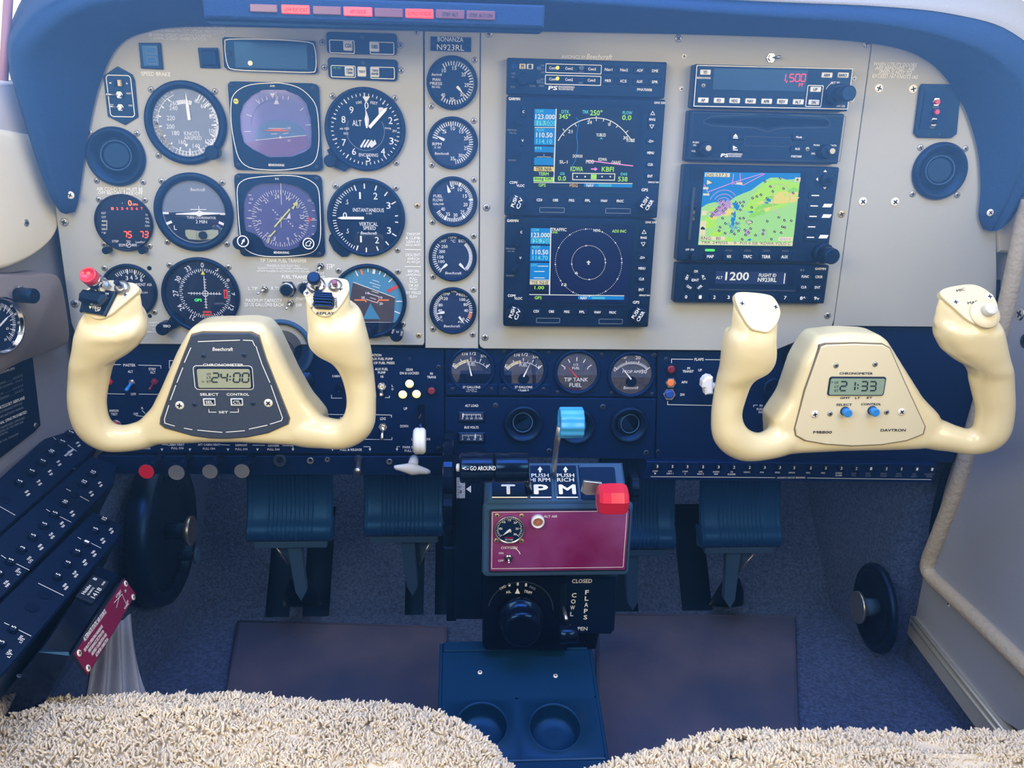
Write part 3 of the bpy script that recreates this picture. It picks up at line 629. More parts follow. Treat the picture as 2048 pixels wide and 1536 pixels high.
t, b, p = eg('tachometer', 'engine speed gauge with a pinkish reflection, second in the gauge column', 905.3, 286, 50.5, [(948, 241.6), (863.7, 330)])
p.ticks(905, 286, 33, 41, -75, 170, 36, 1.8); p.ticks(905, 286, 31, 41, -75, 170, 8, 2.4)
for s_, x, y in (('5', 889, 263), ('10', 906, 257), ('15', 923, 263), ('20', 932, 277), ('25', 932, 296), ('30', 921, 311), ('35', 905, 317)): p.text(s_, x, y, 7, 8)
p.text('RPM', 874, 288, 5.5, 18); p.text('X 100', 875, 295, 4, 13); p.text(LOGO, 884, 307, 5, 28, sk=.2); p.needle(889, 280, 295, 20, 5, tip=.7); b.__exit__(None)
t, b, p = eg('fuel_flow_gauge', 'fuel flow gauge, middle of the five round engine gauges', 906, 403, 49, [(948, 359), (865, 444.3)])
p.ticks(906, 403, 33, 40, -8, 235, 45, 1.7); p.ticks(906, 403, 31, 40, -8, 235, 9, 2.3)
for s_, x, y in (('5', 905, 374), ('10', 920, 379), ('15', 930, 392), ('20', 931, 409), ('25', 925, 424), ('30', 911, 430), ('35', 896, 428), ('40', 886, 418)): p.text(s_, x, y, 7, 8)
p.text('FUEL', 876, 392, 5.5, 18); p.text('FLOW', 876, 400, 5.5, 20); p.text('GAL/HR', 877, 408, 4, 22); p.needle(899, 385, -18, 17, 6, tip=.8); b.__exit__(None)
t, b, p = eg('temperature_gauge', 'twin needle cylinder and exhaust temperature gauge, fourth in the gauge column', 905.5, 514, 48, [(947.4, 471.9), (866, 553.4)])
p.ticks(905, 514, 33, 40, -50, -140, 14, 1.7); p.ticks(905, 514, 33, 40, 45, 130, 22, 1.7)
for s_, x, y in (('250', 889, 493), ('200', 884, 503), ('150', 881, 514), ('100', 883, 523)): p.text(s_, x, y, 6, 12)
p.text('CHT', 885, 482, 5.5, 15); p.text('TEMP', 905, 474, 5, 19); p.text('EGT', 925, 482, 5.5, 15); p.text('°C', 906, 482, 5.5, 9); p.text(LOGO, 907, 546, 5, 32, sk=.2)
p.needle(894, 528, 228, 19, 5, tip=.7); p.needle(919, 527, 137, 20, 5, tip=.7); b.__exit__(None)
t, b, p = eg('oil_gauge', 'twin oil temperature and pressure gauge at the bottom of the gauge column', 906, 620.5, 47, [(947, 579.3), (866, 658), (945.5, 669)])
p.ticks(906, 620, 32, 39, -40, -125, 16, 1.7); p.ticks(906, 620, 32, 39, 55, 130, 12, 1.7); p.ring(906, 620, 33, 39, 'orange', 97, 117)
for s_, x, y in (('120', 890, 597), ('80', 881, 610), ('40', 880, 621), ('0', 882, 634), ('100', 925, 599), ('80', 931, 609), ('40', 932, 621), ('0', 927, 638)): p.text(s_, x, y, 6, 11 if len(s_) > 2 else 8 if len(s_) > 1 else 4)
p.text('TEMP', 891, 588, 5, 18); p.text('OIL', 908, 582, 5, 11); p.text('PRESS', 924, 590, 5, 22, rot=-8); p.text('PSI', 921, 644, 4, 9); p.text('°C', 883, 641, 4, 6); p.text(LOGO, 904, 652, 5, 32, sk=.2)
p.needle(889, 624, 258, 18, 5, tip=.7); p.needle(918, 633, 143, 19, 4, tip=.7); b.__exit__(None)
# ------------------------------------------------------------ small units on the panel
def toggle(t, x, y, w, ang=0, tilt=35, ln=14, m='chrome', r=2.6, nut=7, tipm=None):
    """a bushing with its bat lever pointing to ang (degrees clockwise from up)"""
    with t.part('bushing') as b:
        q = PX(b, t, w); q.cyl(x, y, nut, .002, m, 6, bev=0); q.cyl(x, y, nut * .72, .004, m, 20)
    with t.part('lever', b.ob) as b:
        k = t.k; a = math.radians(90 - ang); ti = math.radians(tilt); c = t.p(x, y, w); d = Vector((math.cos(a) * math.sin(ti), math.sin(a) * math.sin(ti), math.cos(ti))); c = Vector((c[0], c[1], w + .003))
        b.tube([c, c + d * ln * k * .75, c + d * ln * k * .9, c + d * ln * k], [r * k * .6, r * k * .95, r * k, r * k * .55], tipm or m, 14)
def switch(name, label, x, y, fr=PF, w=0, group=None, cat='switch', **kw):
    t = Th(name, label, cat, x, y, fr, w, group); toggle(t, x, y, 0, **kw); return t
t = Th('speed_brake_light', 'dark blue unlit lens panel above the words SPEED BRAKE', 'indicator light', 303, 112)
with t.part('housing') as b: PX(b, t, 0).poly([(279, 86), (322, 86), (327, 139), (284, 137)], .003, 'black', .0005)
with t.part('lens') as b:
    q = PX(b, t, .003); q.poly([(283, 90), (316, 90), (320, 133), (288, 133)], .0012, M('bluelens', (24, 58, 120), .2) and 'bluelens', .0004); q.w = .0043; q.box(291, 94, 314, 108, .8, 'dimprint', 1); q.box(294, 114, 314, 128, .8, 'dimprint', 1)
t = Th('push_button', 'small square unlit push button left of the wide blank display', 'button', 419, 116)
with t.part('housing') as b: PX(b, t, 0).poly([(397, 96), (436, 96), (441, 137), (402, 136)], .003, 'black', .0006)
with t.part('cap') as b: PX(b, t, .003).poly([(404, 100), (434, 100), (437, 132), (406, 132)], .003, 'navy', .0012)
t = Th('display_panel', 'wide unlit display with a rounded white outline at the top of the panel', 'display', 542, 111)
with t.part('housing') as b: q = PX(b, t, 0); q.poly(cvt([(50, 335), (850, 370), (875, 640), (850, 660), (80, 625), (50, 600), (32, 350)]), .006, 'black', .001); q.w = .006; q.line([tuple(v)[:2] for v in cat([(*v, 0) for v in cvt([(80, 350), (430, 352), (780, 375), (840, 420), (855, 520), (850, 620), (800, 645), (460, 635), (130, 620), (70, 580), (48, 470), (46, 390)])], 3, True)], 1.4, 'print', True)
with t.part('screen') as b: q = PX(b, t, .0062); q.poly(cvt([(125, 372), (770, 395), (785, 620), (140, 600)]), .0006, M('blankscreen', (30, 48, 84), .2) and 'blankscreen'); q.cyl(501, 126.5, 5, .0012, 'screw')
t.screws([(458, 108), (622, 114)], 5, .006, 'screwdark')
def annun(name, label, c, btns, lines, extra=()):
    x = sum(p_[0] for p_ in c) / 4; y = sum(p_[1] for p_ in c) / 4; t = Th(name, label, 'switch panel', x, y)
    with t.part('housing') as b:
        q = PX(b, t, 0); x0 = (c[0][0] + c[2][0]) / 2; x1 = (c[1][0] + c[3][0]) / 2
        P = [Vector(q.P(*v)) for v in c]; o = []
        for i in range(4):
            a, m_, d = P[i - 1], P[i], P[(i + 1) % 4]; r = 8 * t.k
            e0 = m_ + (a - m_).normalized() * r; e1 = m_ + (d - m_).normalized() * r
            for j in range(5): tt = j / 4; o.append(tuple(e0 * (1 - tt) ** 2 + m_ * 2 * tt * (1 - tt) + e1 * tt * tt))
        b.prism(o, 0, .004, 'black', .0008); q.w = .004
        for L_ in lines: q.box(*L_, 1.3, 'print', 2)
        q.cyl(x, y - 13, 4, .0008, 'screwdark')
        for s_, x_, y_, h_, w_ in extra: q.text(s_, x_, y_, h_, w_, 'green')
    for s_, x_, y_, h_, w_, bw in btns:
        with t.part('button') as b:
            q = PX(b, t, .004); q.rect(x_ - bw, y_ - 10.5, x_ + bw, y_ + 10.5, .0028, M('keycap', (214, 216, 218), .4) and 'keycap', 2.5, .0008); q.w = .0068; L_ = s_.split('|')
            for i, l_ in enumerate(L_): q.text(l_, x_, y_ + (i - (len(L_) - 1) / 2) * 6.5, h_, w_, 'ink', off=.016)
annun('annunciator_switch', 'switch panel with white CDI and OBS buttons', [(653, 64), (794, 68), (794, 111), (655, 107)], [('CDI', 696, 91.5, 7, 12, 9.5), ('OBS', 749, 93.5, 7, 12, 10)], [(659, 80, 709, 107), (740, 84, 788, 109)])
annun('annunciator_switch', 'switch panel with three white buttons including TEST', [(656, 115), (796, 120), (795, 163), (658, 157)], [('GPR|TERR', 699, 142.5, 4.5, 13, 9.5), ('TEST', 724, 143.5, 4.5, 13, 9), ('TERR|INHB', 750, 144.5, 4.5, 13, 9)], [(662, 131, 711, 155), (741, 134, 789, 158)], [('NR ON', 674, 136, 4, 15)])
t = Th('trim_switch_plate', 'black pointed switch plate with a white outline left of the airspeed indicator', 'switch panel', 242, 192)
with t.part('plate') as b:
    q = PX(b, t, 0); q.poly([(236, 133), (265, 149), (270, 160), (277, 234), (251, 250), (217, 233), (208, 152)], .002, 'black', .0004); q.w = .002
    q.box(212, 150, 270, 234, 1.5, 'print', 6); q.text('-', 221, 166, 2, 4); q.text('+', 254, 167, 4, 4); q.text('FAST', 258, 187, 3.5, 9); q.text('LOW', 223, 210, 3.5, 9); q.text('ON', 261, 211, 3.5, 7)
with t.part('slide_switch') as b: q = PX(b, t, .002); q.rect(228, 160, 247, 174, .0005, 'slot'); q.rect(237, 160, 245, 173, .004, 'amber', 1, .0005)
toggle(t, 240, 190, .002, ang=-90, tilt=60, ln=24, r=3.4); toggle(t, 242, 215, .002, ang=-85, tilt=50, ln=18)
switch('toggle_switch', 'chrome toggle switch beside the words STBY ATT', 642, 532, ang=215, tilt=50, ln=20)
switch('toggle_switch', 'chrome toggle switch between L. TIP and R. TIP', 530, 578, ang=240, tilt=50, ln=18)
switch('toggle_switch', 'chrome toggle switch by the words MAXIMUM CAPACITY', 582, 605, ang=215, tilt=50, ln=17)
switch('toggle_switch', 'single chrome toggle switch above the right hand radio stack', 1541, 116, ang=85, tilt=60, ln=18, nut=9, r=3)
t = Th('fuse_cap', 'black round cap in a chrome collar by the left yoke grip', 'cap', 576, 578)
with t.part('collar') as b: q = PX(b, t, 0); q.cyl(576, 578, 17, .003, 'black', 6, bev=0); q.cyl(575, 578, 14.5, .006, 'chrome', 28)
with t.part('cap') as b: PX(b, t, .006).cyl(574, 579, 11, .006, 'knobblack', 28)
t = Th('fuse_cap', 'black round cap in a chrome collar, mostly behind the left yoke grip', 'cap', 611, 575)
with t.part('collar') as b: q = PX(b, t, 0); q.cyl(611, 575, 14.5, .005, 'chrome', 28)
with t.part('cap') as b: PX(b, t, .005).cyl(611, 576, 11, .006, 'knobblack', 28)
t = Th('name_plate', 'small black engraved plate reading BONANZA N923RL', 'name plate', 901, 88, w=-.002)
with t.part('plate') as b: q = PX(b, t, 0); q.rect(860, 72, 943, 105, .0012, 'screw', 0); q.rect(861, 73, 942, 104, .0014, 'navy', 0); q.w = .0014; q.text('BONANZA', 901, 79, 8.5, 51, off=.002); q.text('N923RL', 901, 95, 11, 54, off=.002)
t.screws([(867, 86), (936, 91)], 2.6, .0014, 'screwdark')
t = Th('switch_box', 'small dark box with red lamps and a chrome jack near the right air vent', 'switch panel', 1870, 222)
with t.part('plate') as b:
    q = PX(b, t, 0); q.poly([(1842, 168), (1911, 169), (1918, 190), (1911, 268), (1900, 276), (1834, 275), (1826, 266), (1838, 175)], .003, 'black', .0006); q.w = .003; q.rect(1850, 182, 1890, 258, .001, 'navy', 3); q.text('VOICE', 1870, 215, 4, 13, 'dimprint', dw=.0014); q.text('TEST', 1863, 255, 4, 11, 'dimprint', dw=.0014)
for x, y, m_ in ((1871, 204, 'darkred'), (1870, 224, 'darkred'), (1866, 244, 'chrome')):
    with t.part('lamp' if m_ != 'chrome' else 'jack') as b: q = PX(b, t, .004); q.cyl(x, y, 8, .002, 'chrome' if y != 224 else 'black', 6, bev=0); q.cyl(x, y, 5, .005, M('lampred', (190, 30, 90), .25) and 'lampred' if m_ == 'darkred' else 'slot', 20)
t.screws([(1869, 178), (1893, 178), (1857, 270), (1879, 270)], 3, .003, 'screwdark')
# eyeball air vents
def vent(label, x, y, R, ex, ey, fr=PF, w=0, group='round air vents', dark='black'):
    t = Th('air_vent', label, 'air vent', x, y, fr, w, group); k = t.k; R *= k; c = t.p(x, y)
    with t.part('rim') as b: b.lathe((0, 0), [(R, 0), (R, .003), (R * .93, .006), (R * .86, .0062), (R * .72, .002), (R * .62, -.001)], dark, 48)
    with t.part('eyeball') as eb:
        b = eb
        r = R * .74; rot = Matrix.Translation((0, 0, -.006)) @ Matrix.Rotation(ex, 4, 'Y') @ Matrix.Rotation(ey, 4, 'X')
        pr = [(r * math.sin(a), r * .55 * math.cos(a)) for a in [math.radians(v) for v in range(90, 38, -8)]]; i = pr[-1]
        b.lathe((0, 0), pr + [(i[0] * .97, i[1] + .0012), (i[0] * .93, i[1] + .0006), (i[0] * .9, i[1] * .1)], dark, 40, rot)
        b.lathe((0, 0), [(0, i[1] * .12), (i[0] * .9, i[1] * .1)], 'slot', 40, rot)
    with t.part('damper', eb.ob) as b:
        rr = i[0] * .88; n = 24; vs = []
        b.lathe((0, 0), [(rr, i[1] * .1), (rr, i[1] * .95), (rr * .9, i[1] * .95)], dark, 40, rot)
        pts = [rot @ Vector((rr * .78 * math.cos(a) * .5 - rr * .1, rr * .95 * math.sin(a), i[1] * .75)) for a in [math.radians(v) for v in range(100, 270, 12)]]
        b.tube(pts, .0010, 'screwdark', 8)  # swoosh highlight drawn as a paler tube
        b.tube([rot @ Vector((i[0] * 1.0 * math.cos(a), i[0] * 1.0 * math.sin(a), i[1] + .001)) for a in [2 * PI * j / 40 for j in range(41)]], .0007, 'castgrey', 6, caps=False)  # rim highlight drawn as a paler ring
    return t
vent('round black air vent in the upper left of the instrument panel', 233, 313, 57.5, .12, -.12)
vent('round dark air vent at the right end of the instrument panel', 1878, 342, 56, -.12, -.1, w=-.0005)
# ------------------------------------------------------------ radios
for n_, c_, e_ in (('scrblue', (10, 135, 225), .95), ('scrcyan', (110, 225, 240), .9), ('scrgreen', (170, 240, 70), 1.0), ('scrwhite', (235, 240, 240), 1.0), ('scrnavy', (8, 20, 110), .38), ('scrblack', (16, 22, 62), .3),
                   ('scryellow', (240, 220, 90), .9), ('scrmag', (255, 150, 235), 1.0), ('scramber', (235, 190, 90), .9), ('sea', (0, 130, 225), 1.0), ('mapgreen', (140, 220, 60), 1.05), ('maplime', (170, 232, 40), 1.1), ('mappale', (165, 230, 140), 1.0),
                   ('mapsand', (235, 225, 110), 1.0), ('mapviolet', (190, 150, 225), 1.0), ('mapcream', (245, 238, 200), .9), ('mapink', (14, 14, 30), 0), ('digitred', (255, 50, 80), 2.2), ('tpndr', (50, 66, 130), .45), ('comyellow', (235, 232, 60), 1.3), ('ledgreen', (90, 245, 90), 1.3)):
    M(n_, (10, 12, 16) if e_ else c_, .35, emit=e_, ecol=c_)
def radio(name, label, c, w, r=3, group=None, bev=.0012):
    x = sum(p_[0] for p_ in c) / 4; y = sum(p_[1] for p_ in c) / 4; t = Th(name, label, 'radio', x, y, PF, 0, group); t.k = PF.k(x, y, w)
    b = t.part('housing'); b.__enter__(); P = [t.p(*v, w) for v in c]; x0 = (P[0][0] + P[2][0]) / 2; x1 = (P[1][0] + P[3][0]) / 2; y0 = (P[0][1] + P[1][1]) / 2; y1 = (P[2][1] + P[3][1]) / 2
    b.rect(x0, y1, x1, y0, 0, w, 'black', r * t.k, bev); return t, b, PX(b, t, w)
def key(t, w, x, y, bw, bh, tx='', h=5, wd=None, m='black', ink='print', rise=.0018, r=2, name='button', rot=0):
    with t.part(name) as b:
        q = PX(b, t, w); q.rect(x - bw / 2, y - bh / 2, x + bw / 2, y + bh / 2, rise, m, r, .0004)
        if tx: q.w += rise; q.text(tx, x, y, h, wd, ink, rot=rot, off=.012)
def knob(t, w, x, y, r, h, r2=0, h2=0, m='knobblack', tx=None, rot=0, flute=.05):
    with t.part('knob') as b:
        q = PX(b, t, w); q.cyl(x, y, r, h, m, 40, flute=flute)
        if r2: q.cyl(x, y, r2, h2, m, 30, dw=h)
        if tx: q.w = w + h + h2; a = math.radians(rot); [q.text(s_, x + math.sin(a) * (i * 2 - 1) * r * .3, y + math.cos(a) * (i * 2 - 1) * r * .3, r * .38, r * 1.2, rot=rot, off=.014) for i, s_ in enumerate(tx)]
c5 = lambda L, x0, y0, s_: [(x0 + a * s_, y0 + b_ * s_) for a, b_ in L]
# audio panel
w = .012
t, b, q = radio('audio_panel', 'thin audio control panel at the top of the left radio stack', [(1013.8, 115.2), (1334.4, 124.2), (1014, 189), (1329, 197)], w)
q.box(1092, 127.5, 1202, 148, 1.2, 'print', 1); q.box(1091, 150, 1201, 171, 1.2, 'print', 1)
q.text('PS', 1106, 176, 7, 17, off=.03, sk=.2); q.text('ENGINEERING', 1133, 174, 3.5, 32); q.text('INCORPORATED', 1132, 178.5, 3.5, 30); q.text('PMA7000B', 1289, 179.5, 5, 30)
for s_, x, y in (('VOL', 1027, 147), ('SQ', 1026, 154), ('PAX', 1026, 174), ('PUSH', 1065, 172), ('HI', 1085, 131), ('LO', 1085, 138), ('T/M', 1085, 145), ('ISO', 1085, 159), ('ALL', 1085, 165), ('CREW', 1083, 172), ('XMT', 1161, 166), ('RCV', 1162, 145)): q.text(s_, x, y, 3.6, len(s_) * 2.8, 'dimprint')
b.__exit__(None)
for s_, x, m_ in (('O', 1029, 'bluelens'), ('M', 1045, 'amber'), ('I', 1060, 'keycap')): key(t, w, x, 132.5 + (x - 1029) * .02, 12.5, 11, s_, 7, 5, m_, 'ink', .0008, 1.5, 'marker_light')
for r_, L_ in ((0, [('Com1', 1106), ('Com2', 1138), ('Com3', 1184), ('Nav1', 1217), ('Nav2', 1248), ('ADF', 1279.5), ('DME', 1310)]), (1, [('Com1', 1106), ('Com2', 1138), ('Com3', 1183), ('MKR', 1216), ('ICS', 1247), ('AUX', 1279), ('SPR', 1309.5)])):
    for s_, x in L_:
        key(t, w, x, 136 + r_ * 22.3 + (x - 1106) * .028, 25, 15, s_, 5, 15 if len(s_) > 3 else 12, 'black', rise=.0014)
with t.part('indicator_lamp') as b: q = PX(b, t, w + .0014); q.cyl(1115, 135.5, 3.6, .001, 'comyellow'); q.cyl(1115, 157, 3.6, .001, 'comyellow')
knob(t, w, 1045, 159, 12, .012); knob(t, w, 1077, 137, 4.5, .005, m='chrome'); knob(t, w, 1076, 163.5, 4.5, .005, m='chrome'); knob(t, w, 1162, 136, 5, .004, m='chrome')

def navigator(label, C, x0, y0, sc, scr, upper):
    """C maps a pixel of the photograph's zoomed crop; both navigators share the layout"""
    w = .012
    t, b, q = radio('gps_navigator', label, C, w, 4, 'two stacked GPS navigators')
    X = lambda a, b_: (x0 + a * sc, y0 + b_ * sc)
    cx = [(C[0][0] + C[2][0]) / 2, (C[1][0] + C[3][0]) / 2]; ty, by = (C[0][1] + C[1][1]) / 2, (C[2][1] + C[3][1]) / 2
    fx = lambda u, v: (C[0][0] * (1 - u) * (1 - v) + C[1][0] * u * (1 - v) + C[2][0] * (1 - u) * v + C[3][0] * u * v, C[0][1] * (1 - u) * (1 - v) + C[1][1] * u * (1 - v) + C[2][1] * (1 - u) * v + C[3][1] * u * v)
    k = t.k; W_ = 300 if not upper else 312
    T = lambda s_, u, v, h, wd, m='print', rot=0, off=.012: q.text(s_, *fx(u, v), h, wd, m, rot, off=off)
    a = fx(.155, .045); d = fx(.862, .775); q.rect(a[0], a[1], d[0], d[1], .0006, 'navydark', 2)
    a = fx(.14, .785); d = fx(.84, .80); q.rect(a[0], a[1], d[0], d[1], .0015, 'black', 1)
    T('GARMIN', .045, .025, 5, 22, off=.02); T('GNS 530', .965, .03, 4, 22); T('COM/', .055, .72, 5, 16); T('VLOC', .10, .745, 5, 16); T('GPS', .905, .765, 5.5, 13); T('PWR PUSH', .035, .285, 3, 18, 'dimprint'); T('VOL SQ', .04, .31, 3, 14, 'dimprint'); T('VOL PUSH ID', .04, .535, 3, 16, 'dimprint'); T('DEFAULT NAV', .96, .70, 3.2, 22)
    for u in (.23, .66): a = fx(u, .925); d = fx(u + .16, .965); q.box(a[0], a[1], d[0], d[1], .8, 'dimprint', 1)
    q.cyl(*fx(.48, .955), 3, .0004, 'slot')
    b.__exit__(None)
    q.cyl  # knobs and buttons
    for i, s_ in enumerate(('CDI', 'OBS', 'MSG', 'FPL', 'VNAV', 'PROC')): key(t, w, *fx(.225 + i * .105, .862), 20, 10, s_, 5, 3.2 * len(s_) + 1)
    for s_, v, bh in (('C', .13, 22), ('V', .37, 22)): key(t, w, *fx(.105, v), 10, bh, s_, 4.5, 4)
    a = (.925, .172); key(t, w, *fx(*a), 14, 38, 'RNG', 4.5, 12)
    with t.part('arrow_mark') as bb:
        q2 = PX(bb, t, w + .002); z = fx(.925, .12); q2.line([(z[0] - 4, z[1] + 3), (z[0] + 4, z[1] + 3), (z[0], z[1] - 4)], 1, 'print', True); z = fx(.925, .23); q2.line([(z[0] - 4, z[1] - 3), (z[0] + 4, z[1] - 3), (z[0], z[1] + 4)], 1, 'print', True)
    for i, s_ in enumerate(('-D>', 'MENU', 'CLR', 'ENT')): key(t, w, *fx(.925 + .003 * i, .355 + i * .098), 19, 11, s_, 5, 3.4 * len(s_))
    knob(t, w, *fx(.075, .225), 6, .008); knob(t, w, *fx(.07, .475), 6, .008)
    knob(t, w, *fx(.08, .885), 18.5, .011, 13, .008, tx=('PUSH', 'C/V'), rot=70); knob(t, w, *fx(.925, .88), 18.5, .011, 13, .008, tx=('PUSH', 'CRSR'), rot=60)
    with t.part('screen') as bb:
        s2 = PX(bb, t, w + .0008); scr(s2, X)
    return t
def scrA(s, X):
    L = lambda P_, m='scrwhite', wd=1.4, cl=False: s.line([X(*p_) for p_ in P_], wd, m, cl, dw=.0006)
    def R_(a, b_, c, d, m, e=.0003): u, v = X(a, b_), X(c, d); s.rect(u[0], u[1], v[0], v[1], .0002, m, 1, dw=e)
    T = lambda tx, a, b_, h, wd, m='scrwhite', off=.02, rot=0: s.text(tx, *X(a, b_), h, wd, m, dw=.0009, off=off, rot=rot)
    s.poly([X(935, 715), X(1795, 722), X(1752, 1385), X(925, 1370)], .0003, 'scrblack')
    for y0_, y1_, m in ((727, 875, 'scrblue'), (885, 1025, 'scrblue'), (1035, 1190, 'scrblue')): R_(938, y0_, 1115 - (y0_ - 727) * .05, y1_, m)
    R_(940, 822, 1105, 868, 'scrcyan', .0005); R_(936, 1082, 1090, 1130, 'scrblack', .0005); R_(933, 1200, 1095, 1240, 'scryellow'); R_(933, 1245, 1095, 1275, 'scrblack', .0005); R_(930, 1285, 1092, 1325, 'scrgreen')
    L([(938, 880), (1108, 882)]); L([(1115, 727), (1095, 1330)], wd=2); L([(930, 1330), (1740, 1340)], wd=1.5); R_(1345, 1338, 1737, 1372, 'scrblue')
    T('COM', 978, 748, 5, 14, 'scrcyan'); T('123.000', 1025, 793, 9, 38); T('119.500', 1022, 845, 8.5, 37, 'scrblue'); T('VLOC', 985, 900, 5, 17, 'scrcyan'); T('110.50', 1018, 942, 9, 32); T('114.10', 1017, 995, 8.5, 31, 'scrcyan'); T('ETE', 970, 1050, 4.5, 13, 'scrcyan'); T('__:__', 1015, 1112, 5, 28)
    T('TER N/A', 1013, 1220, 7, 32, 'mapink'); T('TERM', 1012, 1260, 6, 20, 'scrgreen'); T('Integ OK', 1010, 1303, 7, 34, 'mapink'); T('GPS', 1000, 1352, 6, 14, 'scrgreen'); T('MSG', 1258, 1355, 6, 16, 'scramber'); T('NAV', 1392, 1355, 6, 14); T('000000', 1515, 1355, 5, 26, 'scrcyan')
    T('DTK', 1190, 752, 6, 15, 'scrcyan'); T('345°', 1185, 790, 9, 22, 'scrgreen'); T('TRK', 1355, 753, 6, 13, 'scrcyan'); T('250°', 1442, 760, 10, 24, 'scrgreen'); T('FLOW', 1698, 760, 6, 19, 'scrcyan'); T('0.0', 1692, 800, 9, 18, 'scrgreen')
    arc = [(1130, 990), (1170, 930), (1240, 865), (1330, 820), (1440, 802), (1550, 822), (1640, 880), (1705, 950), (1740, 1000)]
    s.line([X(*v[:2]) for v in cat(arc, 5)], 1.6, 'scrwhite', dw=.0006)
    for a, b_ in (((1170, 890), (1182, 908)), ((1270, 852), (1282, 872)), ((1385, 808), (1388, 828)), ((1443, 785), (1443, 828)), ((1505, 812), (1500, 832)), ((1562, 828), (1552, 850)), ((1622, 862), (1605, 882)), ((1705, 905), (1685, 922)), ((1165, 935), (1182, 948))): L([a, b_])
    T('21', 1230, 913, 6, 8); T('24', 1388, 838, 6, 9); T('W', 1550, 857, 6, 6); T('30', 1682, 965, 6, 9); T('KOME', 1725, 985, 6, 16); T('YUBUD', 1482, 942, 6, 19); T('^', 1484, 970, 3, 5, 'scrcyan')
    s.line([X(*v[:2]) for v in cat([(1275, 800), (1300, 830), (1290, 900), (1283, 960), (1292, 1030), (1280, 1110), (1272, 1150), (1245, 1195)], 4)], 1.2, 'sea', dw=.0006)
    T('DOWUN', 1290, 1115, 6, 19); T('SL-1', 1175, 1162, 6, 16); L([(1365, 1155), (1430, 1158), (1540, 1172), (1745, 1195)], 'scrmag', 2); T('MOD', 1392, 1160, 7, 16); T('KDWA', 1495, 1142, 6, 17); T('OAAAS', 1605, 1165, 6, 18)
    T('KDWA', 1283, 1220, 9, 25, 'scrgreen'); L([(1400, 1220), (1440, 1222)], 'scrmag', 2.5); T('>', 1440, 1221, 7, 5, 'scrmag'); T('KBFI', 1537, 1222, 9, 24, 'scrgreen'); T('GS', 1165, 1258, 5, 9, 'scrcyan'); T('0.0', 1162, 1297, 9, 16, 'scrgreen'); T('DIS', 1670, 1262, 5, 13, 'scrcyan'); T('538', 1660, 1303, 9, 19, 'scrgreen')
    L([(1250, 1255), (1595, 1260), (1592, 1312), (1250, 1308)], 'scrwhite', 1.6, True)
    for a in (1285, 1352, 1490, 1558): s.cyl(*X(a, 1283), 1.6, .0003, 'scrwhite', 10, dw=.0006)
    R_(1400, 1264, 1445, 1304, 'scrgreen', .0006)
def scrB(s, X):
    L = lambda P_, m='scrwhite', wd=1.4, cl=False: s.line([X(*p_) for p_ in P_], wd, m, cl, dw=.0006)
    def R_(a, b_, c, d, m, e=.0003): u, v = X(a, b_), X(c, d); s.rect(u[0], u[1], v[0], v[1], .0002, m, 1, dw=e)
    T = lambda tx, a, b_, h, wd, m='scrwhite', off=.02: s.text(tx, *X(a, b_), h, wd, m, dw=.0009, off=off)
    s.poly([X(905, 158), X(1735, 158), X(1700, 785), X(885, 760)], .0003, 'scrnavy')
    for y0_, y1_ in ((168, 300), (312, 440), (452, 590)): R_(908 - y0_ * .01, y0_, 1070 - y0_ * .02, y1_, 'scrblue')
    R_(912, 252, 1062, 294, 'scrcyan', .0005); R_(900, 600, 1058, 632, 'mapcream'); R_(903, 640, 1048, 668, 'mapink', .0005); R_(903, 678, 1048, 704, 'mapink', .0005)
    L([(1072, 165), (1060, 712)], wd=2); L([(898, 592), (1060, 594)]); L([(895, 712), (1672, 722)], wd=1.5); R_(1295, 724, 1670, 755, 'scrblue')
    T('COM', 945, 183, 5, 13, 'scrcyan'); T('123.000', 988, 225, 9, 36); T('125.750', 988, 275, 8.5, 35, 'scrblue'); T('VLOC', 952, 323, 5, 16, 'scrcyan'); T('110.50', 985, 364, 9, 31); T('114.70', 984, 411, 8.5, 30, 'scrcyan'); T('LOC', 935, 470, 4.5, 12, 'scrcyan'); T('TER INHB', 980, 617, 6, 34, 'mapink', off=.01); T('1.00', 977, 655, 6.5, 19, 'scrgreen')
    L([(965, 480), (1050, 480)]); L([(935, 523), (1020, 523)]); L([(932, 575), (1020, 576)])
    T('TRAFFIC', 1137, 180, 6, 30); T('UNK', 1103, 203, 4, 13, 'scrgreen'); T('HDG', 1447, 187, 5, 13); T('ADS INC', 1630, 193, 5.5, 28, 'scrgreen'); T('GPS', 967, 738, 6, 14, 'scrgreen'); T('NAV', 1340, 740, 6, 13); T('000000', 1460, 740, 5, 26, 'scrcyan')
    for R, n, dr in ((272, 110, 4), (138, 66, 4)):
        for i in range(n):
            a = 2 * PI * i / n; big = i % (n // (12 if R > 200 else 4) or 1) == 0; s.cyl(*X(1380 + R * math.cos(a), 450 + R * 1.01 * math.sin(a)), 1.5 if big else .75, .0003, 'scrwhite', 6, dw=.0005, bev=0)
    L([(1365, 447), (1395, 447)], wd=2); L([(1380, 434), (1380, 465)], wd=2); L([(1372, 464), (1388, 464)]); T('6', 1280, 535, 5, 6); T('12', 1180, 631, 5, 10)
navigator('upper GPS navigator showing a blue and green course map', [(1014.6, 191.4), (1330.7, 198.7), (1008.5, 432), (1314.8, 435.8)], 840, 40, .24414, scrA, True)
navigator('lower GPS navigator showing two white traffic rings', [(1012, 435.8), (1312.4, 438), (1005.5, 651), (1296, 656)], 840, 415, .24414, scrB, False)

